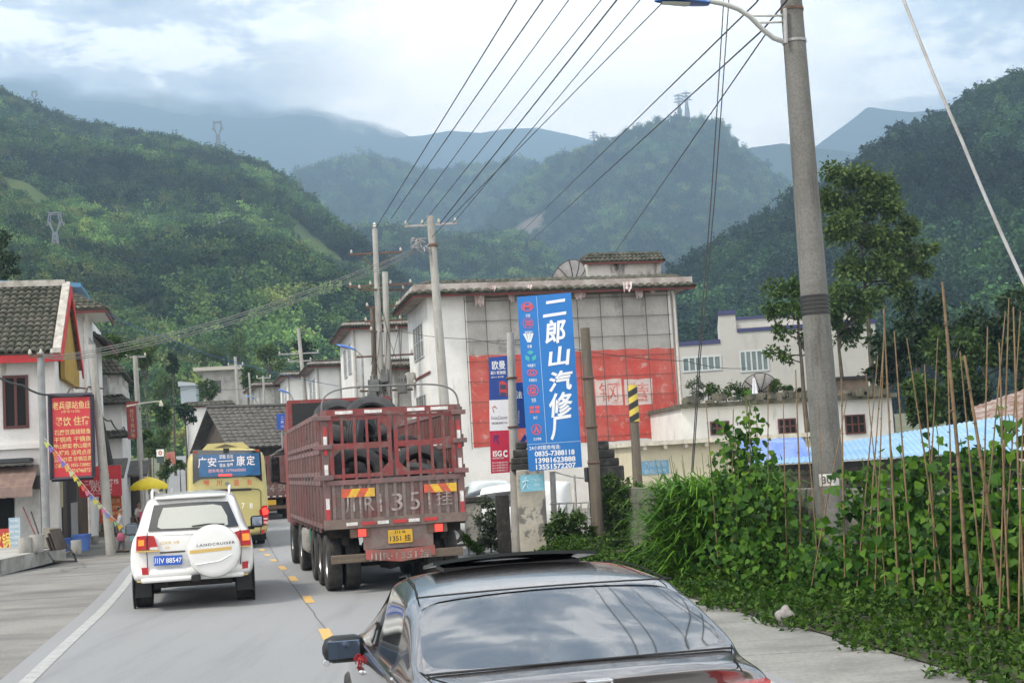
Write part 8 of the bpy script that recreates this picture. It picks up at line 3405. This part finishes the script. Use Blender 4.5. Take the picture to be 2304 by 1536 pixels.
# shrubs round the gate
px_tree('leafy green shrub in front of the white iron gate', 29.3, (1285, 1245), [(1260, 1170, 20), (1295, 1165, 22), (1250, 1200, 26), (1285, 1205, 28), (1318, 1205, 22), (1260, 1228, 24), (1305, 1230, 24)], M_tree, 2600, .10, 130, .02, name='shrub', cat='shrub', base_z=0)
px_tree('dusty grey-green shrub beside the tyre truck', 31.5, (1105, 1240), [(1095, 1130, 18), (1112, 1150, 20), (1090, 1170, 22), (1115, 1185, 22), (1100, 1205, 24), (1120, 1225, 18), (1085, 1225, 18)], M_dust, 2200, .08, 131, .02, name='shrub', cat='shrub', base_z=0)
px_tree('creeper hanging over the dark gate pillar and the wall end', 29.6, (1385, 1245), [(1372, 1085, 20), (1400, 1095, 22), (1430, 1105, 22), (1360, 1120, 22), (1395, 1130, 26), (1425, 1150, 22), (1375, 1165, 24), (1400, 1190, 26), (1370, 1210, 22), (1425, 1215, 22), (1395, 1230, 22)], M_tree, 4200, .085, 132, .02, name='creeper', cat='creeper', base_z=0)
px_tree('small green weed clump at the foot of the worn brick pillar', 31, (1055, 1240), [(1050, 1215, 14), (1065, 1228, 12), (1078, 1238, 10)], M_weed, 700, .07, 133, .012, name='shrub', cat='shrub', base_z=0)


# long-bladed grass clump
def grass_clump(label, base, R_, h, n, seed):
    rs = np.random.RandomState(seed)
    root = thing('grass_clump', label, 'grass clump', base)
    Vs, Fs, o = [], [], 0
    K = 6
    for i in range(n):
        a = rs.uniform(0, 2 * pi)
        r0 = R_ * math.sqrt(rs.uniform(0, 1))
        px_, py_ = r0 * math.cos(a), r0 * math.sin(a)
        z0 = rs.uniform(.0, h * .72)
        a2 = a + rs.normal() * .7
        L_ = rs.uniform(.45, .95)
        up = rs.uniform(.55, 1.35)
        wd = rs.uniform(.022, .042)
        sx, sy = -math.sin(a2), math.cos(a2)
        for k in range(K + 1):
            t = k / K
            d = L_ * t * (.35 + .65 * t) * math.cos(up) * 1.3 + L_ * .15 * t
            z = z0 + L_ * (math.sin(up) * t - .62 * t * t * rs.uniform(.8, 1.2))
            w = wd * (1 - t) ** .6 * (.5 + min(1, t * 4) * .5)
            x, y = px_ + d * math.cos(a2), py_ + d * math.sin(a2)
            Vs += [(x - sx * w, y - sy * w, max(z, .01)), (x + sx * w, y + sy * w, max(z, .01))]
        for k in range(K):
            b_ = o + 2 * k
            Fs.append((b_, b_ + 1, b_ + 3, b_ + 2))
        o += 2 * (K + 1)
    np_mesh('blades', Vs, Fs, M_grassb, root)
    mb = MB()
    for i in range(46):
        a = rs.uniform(0, 2 * pi)
        r0 = R_ * .85 * math.sqrt(rs.uniform(0, 1))
        x, y = r0 * math.cos(a), r0 * math.sin(a)
        mb.tube([(x, y, -.05), (x * 1.08, y * 1.08, h * .5), (x * 1.25, y * 1.25, h * rs.uniform(.75, 1.0))], [.014, .011, .004], 5)
    mb.build('stems', M_vstem, root)
    return root


grass_clump('big arching clump of long-bladed grass left of the bean vines', Vector((3.15, 21.6, 0)), 1.0, 2.05, 2700, 5)
grass_clump('smaller grass clump close behind the dark saloon', Vector((2.75, 23.8, 0)), .55, 1.2, 700, 6)

# bean rows: stakes, each with its own vine
BL = [(3.15, 20.4), (3.9, 18.6), (4.75, 16.6), (5.3, 14.8), (5.7, 13.0), (6.1, 11.4)]


def along(P, s):
    L_ = [math.dist(a, b_) for a, b_ in zip(P, P[1:])]
    s *= sum(L_)
    for (a, b_), l in zip(zip(P, P[1:]), L_):
        if s <= l:
            return Vector((a[0] + (b_[0] - a[0]) * s / l, a[1] + (b_[1] - a[1]) * s / l, 0))
        s -= l
    return Vector((*P[-1], 0))


def leaf_tri(P, size, rs, D):
    """broad pointed bean leaf: two folded halves, six corners"""
    n = len(P)
    D = D / (np.linalg.norm(D, axis=1, keepdims=True) + 1e-9)
    Nn = rs.normal(size=(n, 3)) * .55 + np.array([-.25, -.75, .75])
    S = np.cross(D, Nn)
    S /= np.linalg.norm(S, axis=1, keepdims=True) + 1e-9
    Nn = np.cross(S, D)
    sz = size * rs.uniform(.4, 1.35, size=(n, 1))
    mid = P + D * sz * .38
    pts = [P, P + D * sz * .10 + S * sz * .38 + Nn * sz * .06, mid + S * sz * .42 + Nn * sz * .10, P + D * sz * 1.0, mid - S * sz * .42 + Nn * sz * .10, P + D * sz * .10 - S * sz * .38 + Nn * sz * .06]
    V = np.stack(pts, 1).reshape(-1, 3)
    b_ = np.arange(n)[:, None] * 6
    F1 = b_ + np.array([[0, 3, 2, 1]])
    F2 = b_ + np.array([[0, 5, 4, 3]])
    return V, np.concatenate([F1, F2])


stakes = []   # (foot px, top px, Y, radius)
for q in ((1618, 1290, 1548 + 40, 900, 20.0, .010), (1650, 1330, 1650, 920, 19.6, .010), (1725, 1300, 1728, 860, 19.2, .009), (1795, 1240, 1790, 832, 18.9, .013), (1838, 1250, 1806, 870, 18.4, .009), (1850, 1230, 1842, 905, 18.5, .009), (1815, 1310, 1905, 900, 17.6, .009), (1902, 1350, 1893, 850, 17.2, .013),
          (1945, 1345, 1988, 775, 16.9, .010), (1960, 1290, 1990, 690, 16.5, .009), (1920, 1310, 1975, 800, 17.0, .009), (1990, 1290, 1948, 840, 16.4, .008), (2022, 1350, 1988, 695, 15.9, .013), (2060, 1360, 2012, 745, 15.6, .011), (2110, 1410, 2080, 820, 15.2, .010), (2135, 1340, 2130, 720, 14.9, .010), (2130, 1390, 2040, 760, 15.2, .009),
          (2180, 1355, 2120, 634, 14.3, .021), (2250, 1270, 2170, 800, 14.2, .020), (2195, 1330, 2222, 735, 14.2, .010), (2215, 1340, 2160, 790, 14.0, .009), (2240, 1360, 2270, 670, 13.6, .010), (2265, 1350, 2248, 770, 13.5, .011), (2300, 1330, 2280, 690, 13.2, .011), (2285, 1390, 2310, 740, 13.0, .009),
          (1690, 1290, 1686, 870, 19.5, .008), (1770, 1290, 1762, 900, 18.9, .008), (2065, 1280, 2110, 760, 15.4, .009), (2175, 1250, 2262, 700, 14.5, .009), (2230, 1190, 2296, 700, 14.0, .009)):
    stakes.append(q)
side = ['leaning left', 'nearly upright', 'leaning right']
for i, (fx, fy, tx, ty, Y, r) in enumerate(stakes):
    A, B = at(fx, fy, Y), at(tx, ty, Y + .2)
    A.z = min(A.z, .1)
    A.z = 0
    mb = MB()
    mb.tube([A, A.lerp(B, .5) + Vector((rnd.uniform(-.02, .02), 0, 0)), B], [r * 1.15, r, r * .7], 7)
    for k in range(1, 8):
        p = A.lerp(B, k / 8)
        mb.tube([p - (B - A).normalized() * .006, p + (B - A).normalized() * .006], [r * 1.3, r * 1.3], 7)
    ln = 0 if tx < fx - 14 else (2 if tx > fx + 14 else 1)
    where = 'left of the lamp pole' if fx < 1840 else ('just right of the lamp pole' if fx < 1970 else ('in the middle of the right bean row' if fx < 2150 else 'near the right edge of the view'))
    tag(mb.build('bean_stake', M_stalk, smooth=60), '%s bamboo bean stake %s %s' % ('thick' if r > .015 else 'thin', side[ln], where), 'stake', 'bamboo bean stakes')
n_pl = 24
for i in range(n_pl):
    s = (i + .5) / n_pl
    rs = np.random.RandomState(500 + i)
    b_ = along(BL, s) + Vector((rs.uniform(-.15, .25), rs.uniform(-.1, .1), 0))
    tall = (1.42 + .35 * math.sin(i * 1.9) + .25 * math.sin(i * .7 + 1)) * (1.0 if i < 9 else .95)
    bx_ = pxof(b_)[0]
    side_ = 'left of the lamp pole' if bx_ < 1780 else ('low at the foot of the lamp pole' if bx_ < 1950 else ('right of the lamp pole' if bx_ < 2180 else 'at the right edge of the view'))
    tall *= 1.22 if bx_ < 1780 else (.38 if bx_ < 1950 else (1.0 if bx_ < 2180 else 1.3))
    root = thing('bean_vine', 'bean vine ' + side_, 'bean plant', b_, 0, 'bean vines ' + side_)
    n = 600
    h = rs.uniform(0, 1, n) ** 1.15 * tall
    sp = .34 * (1.15 - .65 * h / tall)
    P = np.stack([rs.normal(size=n) * sp, rs.normal(size=n) * sp * .8, h + .05], 1)
    strands = []
    for k in range(3):   # single tendrils that climb above the mass
        x0, y0 = rs.uniform(-.3, .3), rs.uniform(-.2, .2)
        hh2 = tall + rs.uniform(.1, .55)
        m_ = 26
        t = rs.uniform(.3, 1, m_)
        P = np.concatenate([P, np.stack([x0 + .05 * np.sin(9 * t) + rs.normal(size=m_) * .06, y0 + .05 * np.cos(9 * t) + rs.normal(size=m_) * .06, t * hh2], 1)])
        strands.append([(x0 + .04 * math.sin(9 * q), y0 + .04 * math.cos(9 * q), q * hh2) for q in [k2 / 14 for k2 in range(15)]])
    D = rs.normal(size=P.shape) * .5 + np.array([-.25, -.55, -.75])
    V, Fq = leaf_tri(P, .108, rs, D)
    np_mesh('leaves', V, Fq, M_bean, root)
    mb = MB()
    for st_ in strands:
        mb.tube(st_, .006, 5)
    mb.build('stems', M_vstem, root)

# low weeds between the concrete and the beans
rs = np.random.RandomState(9)
n = 26000
s = rs.uniform(0, 1, n)
Yv = 9.0 + s * 19.5
L0 = np.interp(Yv, [p[0] for p in _RE], [p[1] for p in _RE])
wd = np.interp(Yv, [9, 13, 16, 19, 22, 28], [2.9, 2.5, 2.0, 1.6, 1.3, 1.1])
u = rs.uniform(0, 1, n) ** .9
edge = .16 * np.sin(Yv * 3.1) + .10 * np.sin(Yv * 7.7 + 1)
X = L0 - .02 + edge + u * wd
hmax = .05 + .40 * np.clip(u * 1.4, 0, 1) * (0.65 + .35 * np.sin(Yv * 2.2 + X * 3)) + .04
P = np.stack([X, Yv, rs.uniform(0, 1, n) * hmax], 1)
D = rs.normal(size=(n, 3)) * .6 + np.array([-.3, -.4, .15])
V, Fq = leaf_arrays(P, .085, rs, up=.6, aspect=.55, D=D)
tag(np_mesh('ground_weeds', V, Fq, M_weed), 'low weeds covering the bank between the concrete verge and the beans', 'weeds', kind='stuff')
# soil bank the weeds and beans grow from
mb = MB()
mb.grid([[(xre(Y) + .1 + k * 1.2, Y, zg(Y) + .012 + .05 * min(k, 1)) for k in range(7)] for Y in (2, 6, 9, 11, 13, 15, 17, 19, 21, 23, 26, 29)])
tag(mb.build('soil_bank', mat('dark_soil', (.05, .045, .03), (.04, .055, .02), sc=2, rough=1, bump=.4, bsc=20), smooth=60), kind='structure')

# ------------------------------------------------------------------ transmission towers on the hills
M_lat = mat('lattice_steel', (.24, .25, .26), rough=.6, metal=.2)
bpy.context.view_layer.update()


def on_hill(px, py, objs, dflt):
    d = ray(px, py)
    best = None
    for o in objs:
        ok, loc, nrm, _ = o.ray_cast(Vector((0, 0, CAMH)), d.normalized())
        if ok and (best is None or loc.length < best.length):
            best = loc
    return best if best else at(px, py, dflt)


def tower(label, base, h, kind, r):
    root_mb = MB()
    w0, w1, hw = h * .085, h * .03, h * .62
    for sx in (-1, 1):
        for sy in (-1, 1):
            root_mb.tube([(sx * w0, sy * w0, -h * .08), (sx * w1, sy * w1, hw)], r, 4)
    for k in range(7):
        t0, t1 = k / 7, (k + 1) / 7
        a, c = w0 + (w1 - w0) * t0, w0 + (w1 - w0) * t1
        for s in (-1, 1):
            root_mb.tube([(-a, s * a, hw * t0), (c, s * c, hw * t1)], r * .7, 4)
            root_mb.tube([(a, s * a, hw * t0), (-c, s * c, hw * t1)], r * .7, 4)
    if kind == 'cat':
        for s in (-1, 1):
            root_mb.tube([(s * w1, 0, hw), (s * h * .13, 0, h * .82), (s * h * .10, 0, h), (s * h * .135, 0, h * 1.01)], r, 4)
            root_mb.tube([(s * w1, 0, hw), (s * h * .085, 0, h * .80), (s * h * .07, 0, h * .99)], r * .8, 4)
            root_mb.tube([(s * h * .13, 0, h * .82), (s * h * .16, 0, h * .74)], r * .8, 4)
            for k in range(4):
                root_mb.tube([(s * h * (.03 + .02 * k), 0, h * (.64 + .045 * k)), (s * h * (.05 + .02 * k), 0, h * (.67 + .05 * k))], r * .6, 4)
        root_mb.tube([(-h * .10, 0, h * .985), (h * .10, 0, h * .985)], r, 4)
        root_mb.tube([(-h * .10, 0, h * .95), (h * .10, 0, h * .95)], r * .8, 4)
    else:
        for sx in (-1, 1):
            root_mb.tube([(sx * w1, 0, hw), (0, 0, h)], r, 4)
        for z, l in ((.66, .20), (.78, .16), (.90, .18)):
            root_mb.tube([(-h * l, 0, h * z), (h * l, 0, h * z)], r * 1.2, 4)
            root_mb.tube([(-h * l, 0, h * z), (0, 0, h * (z + .05)), (h * l, 0, h * z)], r * .8, 4)
    o = root_mb.build('transmission_tower', M_lat, loc=base)
    return tag(o, label, 'pylon', 'transmission towers on the hills')


for lab, bx_, by, ty, objs, dflt, kind, r in (
        ('nearest lattice pylon on the left hillside', 126, 596, 474, [hl, hs], 600, 'cat', .17), ('lattice pylon in the middle of the left hill', 499, 548, 498, [hl, hs], 700, 'cat', .28),
        ('pylon rising from behind the ridge of the left hill', 492, 352, 270, [], 960, 'cat', .35), ('pylon at the upper left above the left hill crest', 78, 250, 203, [], 1000, 'cat', .35),
        ('squat lattice frame on the left ridge line', 372, 330, 302, [], 930, 'arm', .35), ('left pylon of the pair on the central peak', 1530, 268, 208, [], 2280, 'arm', .8), ('right pylon of the pair on the central peak', 1547, 266, 202, [], 2290, 'arm', .8),
        ('faint pylon on the far ridge left of the central peak', 1338, 345, 292, [], 2900, 'arm', .8), ('faint pylon low on the left hill crest', 798, 545, 505, [], 930, 'cat', .3)):
    p = on_hill(bx_, by, objs, dflt)
    h = (by - ty) * p.y / FPX
    tower(lab, p, h, kind, r)
